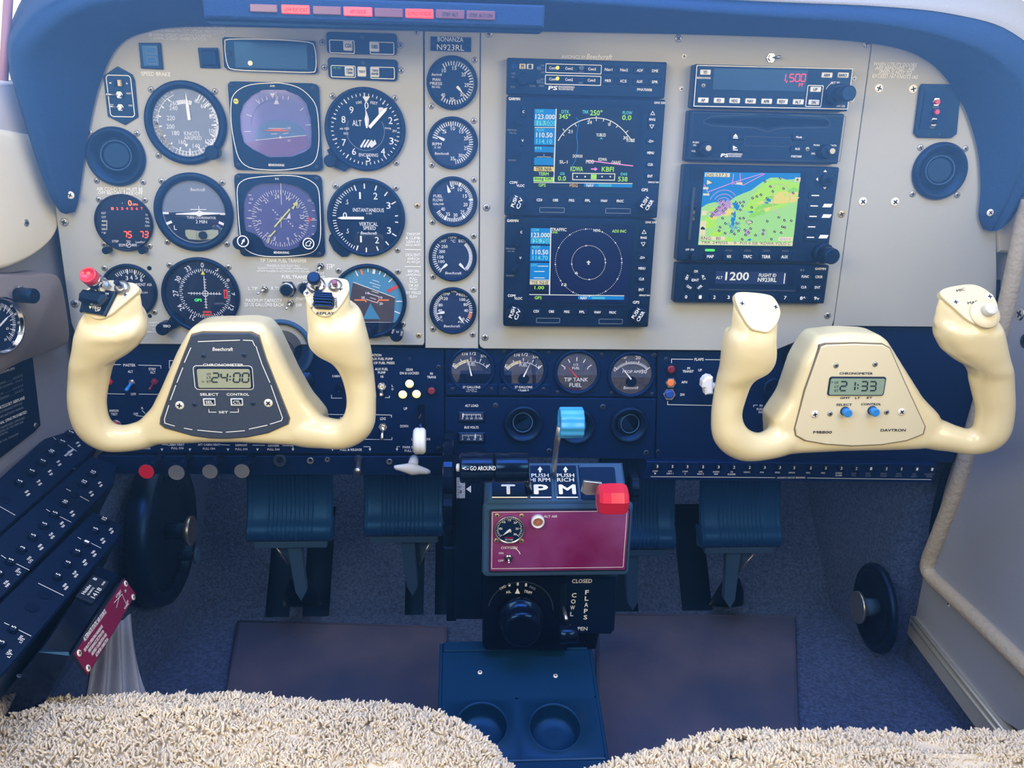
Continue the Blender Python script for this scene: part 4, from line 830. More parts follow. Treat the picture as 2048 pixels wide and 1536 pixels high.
# autopilot
w = .014; Xr = lambda a, b_: (1340 + a * .19531, 100 + b_ * .19531)
t, b, q = radio('autopilot_controller', 'autopilot control unit with red digits 1,500 on its display', [(1390, 129.5), (1707, 135.5), (1382, 216), (1696, 222)], w)
q.line([Xr(275, 158), Xr(1868, 195), Xr(1815, 605), Xr(243, 575)], 1.3, 'print', True); q.box(*Xr(1412, 362), *Xr(1542, 582), 1.3, 'print', 1.5)
q.text('BENDIX/KING', *Xr(345, 286), 3.8, 27); q.text('ALT SEL', *Xr(1693, 336), 4.5, 20); q.text('KFC 225', *Xr(1747, 575), 3.8, 17, off=.02); q.ring(*Xr(1700, 450), 23, 24, 'print', -70, -20); b.__exit__(None)
with t.part('screen') as b:
    q = PX(b, t, w); q.poly([Xr(450, 188), Xr(1412, 208), Xr(1385, 425), Xr(432, 405)], .0005, 'blankscreen'); q.w += .0005
    q.seg7('1,500', *Xr(1262, 285), 14.5, 11.5, 1.7, 'digitred', .12); q.text('FT', *Xr(1340, 360), 6, 9, 'digitred', off=.02)
for s_, x, y in (('YD', 360, 228), ('AP', 338, 514), ('FD', 500, 517), ('HDG', 660, 519), ('NAV', 822, 523), ('APR', 987, 526), ('REV', 1148, 528), ('ALT', 1310, 532), ('ARM', 1604, 258), ('BARO', 1770, 258), ('UP', 1488, 404), ('DN', 1470, 536)):
    key(t, w, *Xr(x, y), 20, 11, s_, 5.5, 4 * len(s_), 'keycap', 'ink', .0014, 1.5)
knob(t, w, *Xr(1690, 458), 21, .009, 15, .022); t.screws([Xr(342, 363)], 4.2, w, 'screw')
# cd player
t, b, q = radio('cd_player', 'dark disc player with a long curved slot between autopilot and map display', [(1379, 221), (1689, 227), (1369, 322), (1677, 328)], .012)
w = .012; o = [Xr(360, 725), Xr(400, 705), Xr(1000, 690), Xr(1600, 715), Xr(1635, 745), Xr(1600, 772), Xr(1100, 778), Xr(1000, 812), Xr(900, 780), Xr(400, 745)]
q.poly(o, .0003, 'slot'); q.line([Xr(345, 720), Xr(420, 680), Xr(1000, 655), Xr(1580, 688), Xr(1645, 750), Xr(1620, 795), Xr(1130, 800), Xr(1000, 840), Xr(870, 800), Xr(420, 775), Xr(345, 745)], 1.2, 'screwdark', True)
q.box(*Xr(235, 640), *Xr(1738, 1140), 1, 'screwdark', 2); q.box(*Xr(770, 885), *Xr(1235, 990), 1, 'screwdark', 1); q.text('PS', *Xr(560, 1078), 6.5, 15, off=.03, sk=.2); q.text('ENGINEERING', *Xr(672, 1066), 3.2, 27); q.text('INCORPORATED', *Xr(665, 1088), 3.2, 25); q.text('PXE7300', *Xr(1292, 1090), 4.2, 21)
for s_, x, y in (('PUSH', 263, 946), ('ON', 250, 975), ('VOL', 240, 1035), ('PUSH', 1500, 975), ('DATA', 1675, 978), ('SEL', 1468, 1060)): q.text(s_, *Xr(x, y), 3.4, len(s_) * 3)
b.__exit__(None)
key(t, w, *Xr(688, 878), 27, 15); key(t, w, *Xr(680, 1000), 27, 15); key(t, w, *Xr(1320, 892), 27, 15, 'Mode', 4, 12); key(t, w, *Xr(1305, 1013), 27, 15, 'R/S', 4, 9)
with t.part('symbol') as b:
    q = PX(b, t, w + .0019); q.poly([Xr(645, 888), Xr(695, 890), Xr(672, 858)], .0002, 'print'); q.line([Xr(645, 900), Xr(695, 902)], 1.8); q.poly([Xr(645, 978), Xr(645, 1014), Xr(690, 1002)], .0002, 'print'); q.line([Xr(643, 1022), Xr(692, 1024)], 1.8)
knob(t, w, *Xr(350, 1012), 14, .008); knob(t, w + .008, *Xr(378, 1005), 6, .006, m='silver', flute=0); knob(t, w, *Xr(1582, 1040), 14, .008); knob(t, w + .008, *Xr(1640, 1035), 6, .006, m='silver', flute=0); t.screws([Xr(1407, 1015)], 4.5, w)
# moving map display
Xm = lambda a, b_: (1330 + a * .19531, 330 + b_ * .19531)
w = .014; t, b, q = radio('multifunction_display', 'map display with green land and blue sea in the right radio stack', [(1369, 330), (1679.6, 333), (1353.4, 523), (1654, 525)], w, 4)
q.poly([Xm(392, 62), Xm(1450, 68), Xm(1365, 855), Xm(335, 838)], .0006, 'navydark'); q.poly([Xm(258, 15), Xm(388, 20), Xm(380, 158), Xm(250, 155)], .0005, 'slot'); q.line([Xm(282, 140), Xm(315, 138), Xm(342, 122)], 3)
q.poly([Xm(205, 420), Xm(365, 425), Xm(355, 580), Xm(190, 575)], .0004, 'slot'); q.line([Xm(300, 435), Xm(290, 565)], 4, 'silver'); q.text('OFF  ON', *Xm(252, 866), 4, 17)
for a, c in (((1640, 62), 0), ((1635, 236), 1)): s_ = 1 if c else -1; q.poly([Xm(a[0] - 18, a[1] - 9 * s_), Xm(a[0] + 18, a[1] - 9 * s_), Xm(a[0], a[1] + 12 * s_)], .0003, 'print')
q.poly([Xm(1566, 128), Xm(1566, 165), Xm(1546, 146)], .0003, 'print'); q.cyl(*Xm(1568, 65), 3, .0004, 'slot')
for x, y in ((1660, 415), (1652, 522), (1620, 733)): q.poly([Xm(x - 50, y + 18), Xm(x - 30, y - 18), Xm(x + 55, y - 16), Xm(x + 35, y + 18)], .0004, 'white')
for x, y, m_ in ((462, 872, 'ledgreen'), (652, 875, 'screwdark'), (845, 876, 'screwdark'), (1037, 878, 'screwdark'), (1230, 880, 'screwdark')): v = Xm(x, y); q.rect(v[0] - (10 if m_ == 'ledgreen' else 7), v[1] - 2.4, v[0] + (9 if m_ == 'ledgreen' else 7), v[1] + 2.4, .0006, m_, 2)
b.__exit__(None)
with t.part('card_slot_lever') as b: q = PX(b, t, w); q.poly([Xm(275, 228), Xm(305, 228), Xm(252, 768), Xm(228, 765)], .004, 'screwdark', .0006)
for i, s_ in enumerate(('MAP', 'WX', 'TRFC', 'TERR', 'AUX')): key(t, w, *Xm(463 + i * 190, 936 + i), 24, 14, s_, 6, 4.5 * len(s_), rise=.003)
for i, x in enumerate((1538, 1526, 1514, 1500, 1488)): key(t, w, *Xm(x, 312 + i * 107), 26, 14, '-', 1.6, 14)
knob(t, w, *Xm(1650, 150), 13, .006, 5, .012, flute=0); knob(t, w, *Xm(1605, 900), 21, .008, 16, .018); knob(t, w, *Xm(282, 935), 8, .01)
with t.part('screen') as b:
    q = PX(b, t, w + .0007); D = .0002
    q.poly([Xm(402, 72), Xm(1388, 84), Xm(1302, 830), Xm(338, 818)], .0003, 'sea')
    q.poly([Xm(372, 435), Xm(430, 400), Xm(500, 380), Xm(600, 385), Xm(660, 370), Xm(720, 325), Xm(800, 290), Xm(880, 260), Xm(940, 215), Xm(1010, 165), Xm(1080, 130), Xm(1180, 128), Xm(1240, 150), Xm(1382, 140), Xm(1320, 700), Xm(1302, 830), Xm(338, 818)], .0002, 'mappale', dw=.0003)
    random.seed(4)
    def blob(x, y, rx, ry, m, dw, n=16, j=.3, tl=0): q.poly([Xm(x + math.cos(a) * rx * r_ + math.sin(a) * ry * tl, y + math.sin(a) * ry * r_) for a, r_ in [(2 * PI * i / n, 1 + random.uniform(-j, j)) for i in range(n)]], .0001, m, dw=dw)
    q.poly([Xm(850, 400), Xm(905, 300), Xm(1000, 205), Xm(1090, 150), Xm(1220, 160), Xm(1372, 190), Xm(1350, 330), Xm(1230, 420), Xm(1080, 470), Xm(930, 500), Xm(800, 450)], .0001, 'maplime', dw=.00055)
    for i in range(26):
        v = random.uniform(0, 1); x = 900 + v * 420; y = 460 - v * 180 + random.uniform(-70, 60); blob(x, y, random.uniform(18, 55), random.uniform(10, 30), random.choice(['mapgreen', 'maplime', 'mapsand', 'mapgreen']), .0007 + i * 2e-6, tl=-.8)
    for x, y, rx, ry in ((1240, 350, 110, 40), (1150, 370, 70, 30), (560, 480, 120, 50), (470, 560, 60, 40), (620, 440, 60, 40)): blob(x, y, rx, ry, 'mapsand', .00076, tl=-.8)
    for x, y, rx, ry in ((450, 600, 70, 60), (520, 700, 60, 30), (640, 760, 60, 18), (480, 470, 40, 30)): blob(x, y, rx, ry, 'maplime', .00078)
    for x, y, rx, ry in ((600, 410, 60, 40), (560, 460, 55, 35), (500, 500, 55, 25), (650, 400, 30, 35), (840, 690, 25, 45), (1000, 700, 20, 20)): blob(x, y, rx, ry, 'mapviolet', .00085, j=.5)
    for x, y, rx, ry in ((722, 410, 30, 40), (735, 440, 16, 20), (1060, 360, 22, 18), (1035, 385, 22, 8), (880, 480, 28, 10), (860, 765, 20, 10), (710, 520, 14, 40), (690, 580, 20, 45)): blob(x, y, rx, ry, 'sea', .0009, j=.4)
    for i in range(16): x = 650 + random.uniform(-10, 110); y = 560 + random.uniform(0, 100); q.line([Xm(x, y), Xm(x + random.uniform(-25, 25), y + random.uniform(-5, 40)), Xm(x + random.uniform(-35, 35), y + random.uniform(20, 60))], 1, 'sea', dw=.00095)
    for P_ in ([(440, 275), (690, 180), (1000, 85)], [(685, 205), (700, 90)], [(765, 85), (770, 180)], [(700, 190), (800, 205), (940, 130), (1020, 90)], [(1105, 200), (1105, 440), (1150, 500)], [(400, 200), (415, 240), (445, 290)]): q.line([Xm(*v) for v in P_], 1.2, 'scrmag', dw=.001)
    for r_, a0, a1 in ((150, -70, 50), (110, -60, 60), (75, -60, 70)): q.ring(*Xm(595, 410), r_ * .195 - .7, r_ * .195 + .7, 'mapviolet', a0, a1, dw=.001)
    q.ring(*Xm(1150, 330), 25, 25.7, 'mapviolet', -40, 110, dw=.001); q.ring(*Xm(1000, 705), 9, 9.7, 'mapviolet', 0, 360, dw=.001)
    for x, y in ((1175, 135), (1020, 168), (1075, 220), (1210, 240), (1100, 270), (1308, 287), (978, 304), (936, 322), (893, 338), (1040, 342), (565, 365), (802, 378), (725, 387), (765, 385), (593, 407), (790, 418), (552, 430), (885, 433), (618, 446), (768, 458), (592, 468), (530, 462), (512, 475), (487, 505), (688, 500), (474, 527), (586, 544), (765, 545), (802, 543), (1160, 536), (1043, 575), (1218, 565), (1288, 570), (882, 582), (615, 598), (732, 598), (560, 636), (1197, 632), (1222, 638), (873, 650), (815, 665), (1006, 667), (550, 673), (677, 680), (750, 672), (855, 690), (1118, 682), (612, 697), (1185, 693), (708, 707), (998, 708), (820, 715), (924, 718), (787, 760), (1085, 758)):
        q.cyl(*Xm(x, y), 2.7, .0001, 'mapink', 12, dw=.0011, bev=0); v = Xm(x, y); q.line([(v[0] - 1.5, v[1] + 1.9), (v[0] + 1.5, v[1] - 1.9)], 1, 'mapcream', dw=.0013)
    R4 = lambda a, b_, c, d, m='mapcream', dw=.0011: q.rect(*Xm(a, b_), *Xm(c, d), .0001, m, 0, dw=dw)
    R4(408, 78, 658, 124); R4(345, 780, 1300, 826); R4(355, 728, 610, 770); R4(1160, 735, 1300, 778); R4(728, 176, 788, 200); R4(388, 225, 440, 248); R4(388, 290, 450, 312); R4(1328, 126, 1380, 172); R4(362, 570, 408, 720); R4(375, 465, 420, 515)
    q.poly([Xm(425, 145), Xm(487, 182), Xm(420, 205)], .0001, 'mapcream', dw=.0011); q.line([Xm(425, 145), Xm(487, 182), Xm(420, 205)], 1, 'mapink', True, dw=.0013); q.poly([Xm(362, 660), Xm(362, 640), Xm(385, 628), Xm(408, 650), Xm(408, 660)], .0001, 'mapink', dw=.0013)
    q.text('DIS:537.5', *Xm(528, 102), 6.5, 42, 'mapink', dw=.0013, off=0); q.text('RNG:   80', *Xm(465, 749), 6.5, 40, 'mapink', dw=.0013, off=0); q.text('TRK 249|GS    0', *Xm(545, 797), 6.5, 72, 'mapink', dw=.0013, off=0); q.text('POS 0 3SE *KDWA YOLO C', *Xm(1023, 800), 6, 104, 'mapink', dw=.0013, off=0); q.text('DATA', *Xm(1230, 758), 4, 22, 'mapviolet', dw=.0013); q.text('+', *Xm(1352, 150), 6, 6, 'mapink', dw=.0013); q.text('*', *Xm(1352, 152), 4, 4, 'mapink', dw=.0013)
    v = Xm(855, 585); q.line([(v[0] - 5, v[1]), (v[0] + 6, v[1])], 3, 'mapcream', dw=.0013); q.line([(v[0], v[1] - 5), (v[0], v[1] + 5)], 3, 'mapcream', dw=.0013); q.line([(v[0] - 6, v[1] - 2), (v[0] - 1, v[1] - 2), (v[0] - 1, v[1] - 5), (v[0] + 2, v[1] - 5), (v[0] + 2, v[1] - 2), (v[0] + 7, v[1] - 1), (v[0] + 6, v[1] + 2), (v[0] + 1, v[1] + 2), (v[0] + 1, v[1] + 5), (v[0] - 2, v[1] + 5), (v[0] - 1, v[1] + 2), (v[0] - 6, v[1] + 1)], .8, 'mapink', True, dw=.0014)
# transponder
w = .012; t, b, q = radio('transponder', 'transponder with the number 1200 on its lit display', [(1353.5, 525), (1662, 532), (1347, 604), (1645.4, 608)], w, 3)
q.poly([Xm(478, 1042), Xm(1338, 1052), Xm(1310, 1245), Xm(450, 1235)], .0005, 'navydark'); q.poly([Xm(450, 1268), Xm(1330, 1280), Xm(1325, 1295), Xm(440, 1280)], .001, 'screwdark'); q.text('GARMIN', *Xm(1590, 1062), 4.5, 22, off=.02); q.text('RS', *Xm(1405, 1075), 3.8, 8, 'dimprint'); q.cyl(*Xm(1312, 1368), 3.2, .0003, 'slot'); b.__exit__(None)
with t.part('screen') as b:
    q = PX(b, t, w + .0006); q.poly([Xm(520, 1085), Xm(1248, 1097), Xm(1240, 1225), Xm(512, 1215)], .0002, 'tpndr')
    q.text('ALT', *Xm(555, 1152), 5.5, 13, 'scrwhite', off=.012); q.text('1200', *Xm(738, 1138), 16, 47, 'scrwhite', off=.02); q.text('FLIGHT ID', *Xm(1050, 1128), 6.5, 35, 'scrwhite', off=.02); q.text('N923RL', *Xm(1045, 1175), 8, 38, 'scrwhite', off=.025); q.line([Xm(1228, 1108), Xm(1216, 1215)], 2, 'scrwhite')
for i, x in enumerate((215, 360, 505, 650, 800, 945, 1085, 1230)): key(t, w, *Xm(x, 1350 + i * 1.2), 18, 12, str(i), 6.5, 4.5)
key(t, w, *Xm(1408, 1363), 18, 12, '8^', 6.5, 11); key(t, w, *Xm(1552, 1364), 18, 12, '9v', 6.5, 11)
for s_, x, y in (('FUNC', 1435, 1142), ('CRSR', 1575, 1145), ('CLR', 1420, 1250), ('ENT', 1560, 1252)): key(t, w, *Xm(x, y), 20, 13, s_, 5, 3.7 * len(s_))
for s_, x, y, r_ in (('ON', 315, 1088, 0), ('ALT', 393, 1150, -65), ('VFR', 355, 1250, 40), ('OFF', 245, 1250, -35), ('SBY', 225, 1148, 70), ('IDNT', 308, 1178, 0)):
    with t.part('button') as b: q = PX(b, t, w); q.cyl(*Xm(x, y), 9, .0016, 'black', 24); q.w += .0016; q.text(s_, *Xm(x, y), 5, 3.6 * len(s_), rot=r_, off=.014)
# ------------------------------------------------------------ glareshield
ST = [((150, 424, .003), (132, 428, .008), (118, 416, .006), (112, 408, -.002)), ((158, 395, .003), (112, 396, .022), (88, 358, .02), (78, 350, -.02)), ((173, 290, .003), (75, 250, .045), (40, 208, .04), (32, 200, -.02)),
      ((196, 180, .003), (50, 138, .06), (18, 112, .05), (12, 100, -.03)), ((235, 95, .003), (75, 78, .07), (33, 58, .055), (24, 40, -.04)), ((300, 62, .003), (150, 22, .075), (98, -4, .06), (80, -40, -.06)),
      ((420, 53, .003), (300, -6, .08), (250, -45, .06), (230, -90, -.08)), ((800, 58, .003), (800, -14, .08), (800, -60, .06), (790, -120, -.1)), ((1100, 63, .003), (1150, 4, .08), (1150, -30, .06), (1140, -90, -.1)),
      ((1500, 72, .003), (1500, 30, .078), (1500, -14, .06), (1490, -70, -.1)), ((1740, 86, .003), (1745, 45, .072), (1760, -6, .055), (1760, -60, -.08)), ((1855, 122, .003), (1900, 74, .065), (1905, 2, .05), (1910, -40, -.06)),
      ((1920, 200, .003), (2010, 120, .055), (2020, 30, .045), (2040, 0, -.05)), ((1953, 290, .003), (2070, 200, .045), (2110, 120, .04), (2130, 100, -.03)), ((1961, 370, .003), (2050, 330, .025), (2085, 290, .022), (2095, 280, -.01)),
      ((1957, 430, .003), (1995, 445, .01), (2022, 432, .008), (2030, 428, -.002)), ((1966, 458, .003), (1980, 462, .006), (1992, 459, .005), (1996, 456, -.002))]
gs = Th('glareshield', 'padded blue grey glareshield arching over the whole instrument panel', 'glareshield', 1024, 40)
rows = []
for j in range(4): rows.append(cat([(*PF.px(*s_[j]), s_[j][2]) for s_ in ST], 6))
org = gs.p(1024, 40); o0 = PF.px(1024, 40)
sec = []
for i in range(len(rows[0])):
    pr = [rows[0][i], rows[0][i].lerp(rows[1][i], .4) + Vector((0, 0, .004)), rows[0][i].lerp(rows[1][i], .8) + Vector((0, 0, .004)), rows[1][i], rows[1][i].lerp(rows[2][i], .45) + Vector((0, 0, .006)), rows[2][i], rows[3][i]]
    sec.append([(v.x - o0[0], v.y - o0[1], v.z) for v in cat(pr, 4)])
with gs.part('hood') as b:
    b.loft(sec, 'hood', caps=False, closed=False)
n_ = len(sec[0])
with gs.part('lit_top') as b:  # paler overlay that paints the light falling on the hood top
    b.loft([[s_[k] for k in range(17, n_)] for s_ in [[(v[0], v[1] + .0006, v[2] + .0008) for v in s0] for s0 in sec[36:78]]], 'hood_lit', caps=False, closed=False)
gs.screws([(143, 391), (1979, 425)], 10, .012, 'silver') if False else None
put_screw(gs.e, gs.p(143, 390, .012), 8 * gs.k, .014, 'screwbright'); put_screw(gs.e, gs.p(1979, 425, .012), 8 * gs.k, .013, 'screwbright')
# annunciator bar
an = Th('warning_light_bar', 'long warning light bar under the glareshield with three lit red lamps', 'warning lights', 745, 25)
w = .094; an.k = PF.k(745, 25, w)
with an.part('housing') as b:
    q = PX(b, an, w); P = [an.p(x, y, w) for x, y in ((402, -12), (1090, 10), (1088, 56), (408, 36))]
    b.prism(P, w - .010, w, 'hood', .002); P = [an.p(x, y, w - .004) for x, y in ((408, 40), (1088, 60), (1080, 66), (420, 50))]; b.prism(P, w - .014, w - .006, 'black', .001)
M('lensoff', (110, 74, 96), .3, bump=0); M('lenson', (255, 60, 60), .3, emit=2.2, ecol=(255, 48, 44)); M('lenshalf', (240, 80, 90), .3, emit=1.1, ecol=(255, 58, 62)); M('lensink', (120, 20, 34), .5)
for i, (x0, x1, y0, y1, s_, m_) in enumerate(((500, 556, 8, 26, '', 'lensoff'), (563, 620, 9.5, 29, 'LOW BUS VOLT', 'lenson'), (626, 683, 12, 31, '', 'lensoff'), (687, 745, 13.5, 33.5, 'AFT DOOR', 'lenshalf'), (749, 806, 16, 36, '', 'lensoff'), (811, 867, 17.5, 37.5, 'GYRO WARN', 'lenson'), (872, 929, 19, 39, 'STBY ALT', 'lensoff'), (933, 990, 21, 41, 'STBY ALT ON', 'lensoff'))):
    with an.part('lamp_lens') as b:
        q = PX(b, an, w); q.rect(x0, y0, x1, y1, .002, m_, 2, .0006)
        if s_: q.w = w + .002; q.text(s_, (x0 + x1) / 2, (y0 + y1) / 2, 7, 46 if len(s_) > 8 else 32, 'lensink' if m_ != 'lensoff' else 'screwdark', off=.01)
# ------------------------------------------------------------ lower panels
SW = -.006
def subpanel(label, x, y, pts, w=SW, th=.004, m='navy', bev=.0005):
    t = Th('subpanel', label, 'control panel', x, y, PF); b = t.part('plate'); b.__enter__(); b.prism([t.p(*p_, w) for p_ in pts], w - th, w, m, bev); return t, b, PX(b, t, w)
t, b, q = subpanel('dark blue switch panel behind the left yoke', 520, 800, [(140, 670), (888, 698), (889, 908), (205, 906)])
for s_, x, y, h, w_ in (('MASTER', 259, 730, 5.5, 23), ('ALT', 261, 743, 5, 10), ('STBY', 305, 738, 5, 14), ('ALT', 306, 744.5, 5, 10), ('OFF', 267, 788, 5, 10), ('ANNUN', 228, 821, 5, 18), ('TEST', 229, 828, 5, 13), ('OFF', 272, 827.5, 5, 9), ('R', 285, 816, 4.5, 4),
    ('OFF', 662, 722, 4.5, 10), ('CABIN', 672, 752, 4.5, 15), ('FLOOD', 650, 835, 5, 18), ('PANEL', 690, 836, 5, 19), ('OPERATION', 746, 710, 5, 33), ('OF AUX FUEL PUMP', 759, 717.5, 5, 53), ('REGARDLESS OF FUEL PRESS', 749, 725.5, 5, 80), ('AUX FUEL', 763, 738, 5, 26), ('PUMP', 763.6, 745, 5, 15), ('HI', 764, 753, 5, 5), ('L', 785, 771, 4.5, 3), ('O', 785, 778, 4.5, 4),
    ('GEAR', 819, 739, 5, 14), ('DN & LOCKED', 819, 746, 5, 38), ('IN', 863, 747, 5, 5), ('TRANS', 863, 754, 5, 18), ('UP', 811, 817, 5.5, 7), ('DOWN', 808.5, 852, 5.5, 16), ('LANDING GEAR', 842, 878, 5, 39), ('LDG', 765.8, 837, 5.5, 11), ('PARK BRAKE', 824, 894, 5, 38), ('PULL ON', 822, 901, 5, 26),
    ('CABIN HEAT', 352, 889, 4.5, 34), ('PULL ON', 355, 896, 4.5, 24), ('AFT CABIN HEAT', 418, 889, 4.5, 44), ('PULL ON', 418, 897, 4.5, 24), ('DEFROST', 483, 890, 4.5, 24), ('PULL ON', 483, 898, 4.5, 24), ('OXYGEN', 547, 891, 4.5, 22), ('PULL ON', 547, 898.5, 4.5, 24), ('PULL & RELEASE', 702, 899, 5, 44), ('CLOSE', 291, 896, 4.5, 20)):
    q.text(s_, x, y, h, w_, off=.014)
for L_ in ([(225, 736), (225, 729), (242, 729)], [(277, 730), (322, 731), (322, 737)], [(213, 787), (250, 788)], [(278, 788), (320, 788.5)], [(339, 737), (339, 721), (352, 721)], [(663, 789), (663, 796), (684, 796)], [(749, 829), (783, 830), (783, 835)], [(640, 828), (690, 829)], [(700, 878), (784, 879), (784, 874)], [(770, 795), (779, 795), (779, 791)], [(272, 831), (292, 833)], [(284, 820), (291, 827)], [(324, 889), (335, 889)], [(440, 889), (460, 890)], [(505, 890), (530, 890.5)], [(565, 891), (586, 891.5), (586, 897)], [(665, 897), (665, 893), (676, 893)], [(727, 893), (740, 893), (740, 898)], [(794, 898), (794, 893), (800, 893)], [(846, 893), (850, 893), (850, 898)]): q.line(L_, 1.1)
for x in (324, 380, 456, 515, 586, 665, 740, 794, 850): q.poly([(x - 2.5, 897), (x + 2.5, 897), (x, 902)], .0003, 'print')
q.rect(834, 808, 851, 880, .0004, 'slot', 2); b.__exit__(None)
t.screws([(819, 717)], 3, SW, 'screwdark'); t.screws([(877, 734), (877, 897)], 5, SW, 'screwdark')
t, b, q = subpanel('narrow black strip of pull knobs below the left switch panel', 540, 930, [(195, 912), (885, 913), (884, 950), (215, 948)], SW + .001, .03, 'navy'); b.__exit__(None)
t, b, q = subpanel('dark blue panel holding the four fuel and ammeter gauges', 1100, 745, [(890, 699), (1311, 704), (1312, 794), (890, 792)]); b.__exit__(None)
t.screws([(1008, 703), (1097, 705), (1203, 709), (1306, 711), (1115, 784), (1224, 786), (1304, 788)], 4, SW, 'screwdark')
t, b, q = subpanel('dark blue panel with three round air vents and two small meters', 1100, 855, [(890, 795), (1312, 798), (1309, 919), (890, 911)], SW + .002)
q.text('ALT LOAD', 943.5, 811, 5, 26, off=.014); q.text('BUS VOLTS', 943, 854.5, 5, 28, off=.014); b.__exit__(None)
t.screws([(991, 811), (1205.5, 813.6), (901, 899), (1098, 901.5), (1292, 905)], 6, SW + .002, 'screwdark')
t, b, q = subpanel('dark blue panel behind the right yoke with the flap lamps', 1650, 790, [(1315, 703), (1432, 703), (1545, 704), (1560, 652), (1992, 657), (1950, 800), (1905, 925), (1312, 921)])
for s_, x, y, h, w_ in (('FLAPS', 1398, 718.5, 5.5, 18), ('IN', 1377, 736, 4.5, 5), ('TRANSIT', 1376, 742.5, 5, 22), ('UP', 1400, 740, 5, 7), ('APH', 1368.5, 764, 5, 11), ('DN', 1364.5, 789, 5, 8), ('PARK', 1526, 811, 4.5, 14), ('FLIGHT', 1523, 818, 4.5, 20), ('INST', 1523, 824, 4.5, 12)): q.text(s_, x, y, h, w_, off=.014)
q.line([(1343, 726), (1343, 718), (1386, 718.5)], 1.1); q.line([(1410, 719), (1450, 719.5)], 1.1); q.line([(1335, 802), (1335, 809), (1440, 811)], 1.1); q.line([(1507, 814), (1507, 810), (1515, 810)], 1); b.__exit__(None)
t.screws([(1309, 710), (1332, 718), (1316, 903), (1512, 760)], 4.5, SW, 'screwdark')
# fuel gauges
FG = 'gauges on the lower centre panel'
def arcgauge(name, label, x, y, R, txt, nd, needle_a, nm='white', cy=10, red=False):
    t = gauge(name, label, x, y, R, 7, FG, w=SW, bm='navy', h=.004); b, p = dial(t, R - 5, 'enginface_reflect')
    p.poly([(x - (R - 5) * .995, y + cy)] + [(x + (R - 5) * math.cos(a), y + (R - 5) * math.sin(a)) for a in [math.radians(v) for v in range(int(math.degrees(math.asin(cy / (R - 5)))), 181 - int(math.degrees(math.asin(cy / (R - 5)))), 6)]], .0003, 'navydark', dw=.0001)
    for s_ in txt: p.text(*s_)
    nd(p); b.__exit__(None)
    with t.part('needle') as b: PX(b, t, .002).needle(x, y + cy + 3, needle_a, R * .72, 3, nm, tip=.95)
    if cy > 8 or cy == 7:
      with t.part('needle_hub') as b: q = PX(b, t, .0013); q.cyl(x, y + cy + 8, 11, .0016, 'navydark', 24)
    return t
def fuelnd(x, y):
    def f(p): p.ring(x, y + 26, 42, 43, 'print', -48, 44); p.ring(x, y + 26, 43, 48, 'amber', -46, -8); p.ticks(x, y + 26, 42, 52, -48, 44, 5, 1.6); p.ticks(x, y + 26, 42, 47, -48, 44, 9, 1)
    return f
for x, y, a, s_ in ((943, 738, -13, 'left fuel gauge, needle near one quarter'), (1047, 740, 24, 'second fuel gauge from the left, needle near three quarters')):
    t = arcgauge('fuel_gauge', s_ + ', over a 37 GALLONS plate', x, y, 47, [('E', x - 34, y - 9 + 1, 7, 5), ('F', x + 32, y - 5, 7, 5), ('FUEL', x + 0, y - 10, 6, 16), ('1/4', x - 13, y - 30, 6, 11), ('1/2', x + 3, y - 31, 6, 12), ('3/4', x + 24, y - 26, 6, 12)], fuelnd(x, y), a)
    t2 = Th('capacity_plate', 'engraved 37 GALLONS USABLE plate under the ' + ('left' if x < 1000 else 'second') + ' fuel gauge', 'label plate', x, 777 + (x - 943) * .01, w=SW)
    with t2.part('plate') as b: q = PX(b, t2, 0); q.rect(x - 51, 766, x + 52, 788, .0035, 'navy', 2, .0005); q.w = .0035; q.text('37 GALLONS', x, 774, 5, 35); q.text('USABLE', x, 781, 5, 21)
    t2.screws([(x - 38, 778), (x + 40, 778)], 4, .0035, 'screwdark')
t = arcgauge('tip_tank_gauge', 'tip tank fuel gauge with a red needle', 1154, 743, 47, [('E', 1130, 736, 4.5, 3), ('F', 1176, 737, 4.5, 3), ('1/2', 1152, 729, 4.5, 9), ('FUEL', 1152, 736, 5, 15), ('TIP TANK', 1152, 759, 8, 48), ('FUEL', 1151, 770, 8, 25)], lambda p: p.ticks(1152, 750, 29, 37, -55, 55, 5, 1.6), -42, 'red', 8)
t = arcgauge('ammeter', 'propeller ammeter at the right end of the gauge row', 1262, 748, 48, [('0', 1230, 739, 8, 5), ('30', 1288, 743, 8, 11), ('10', 1248, 714, 7, 9), ('20', 1276, 715, 7, 10), ('PROP AMPS', 1266, 743, 6, 42), ('Beechcraft', 1262, 775, 6, 30, 'print', 0, 'c', .008, .0004, .2)], lambda p: (p.ring(1262, 768, 42, 43, 'print', -45, 45), p.ticks(1262, 768, 42, 47, -45, 45, 31, 1), p.ticks(1262, 768, 42, 50, -45, 45, 4, 1.6)), -40, cy=7)
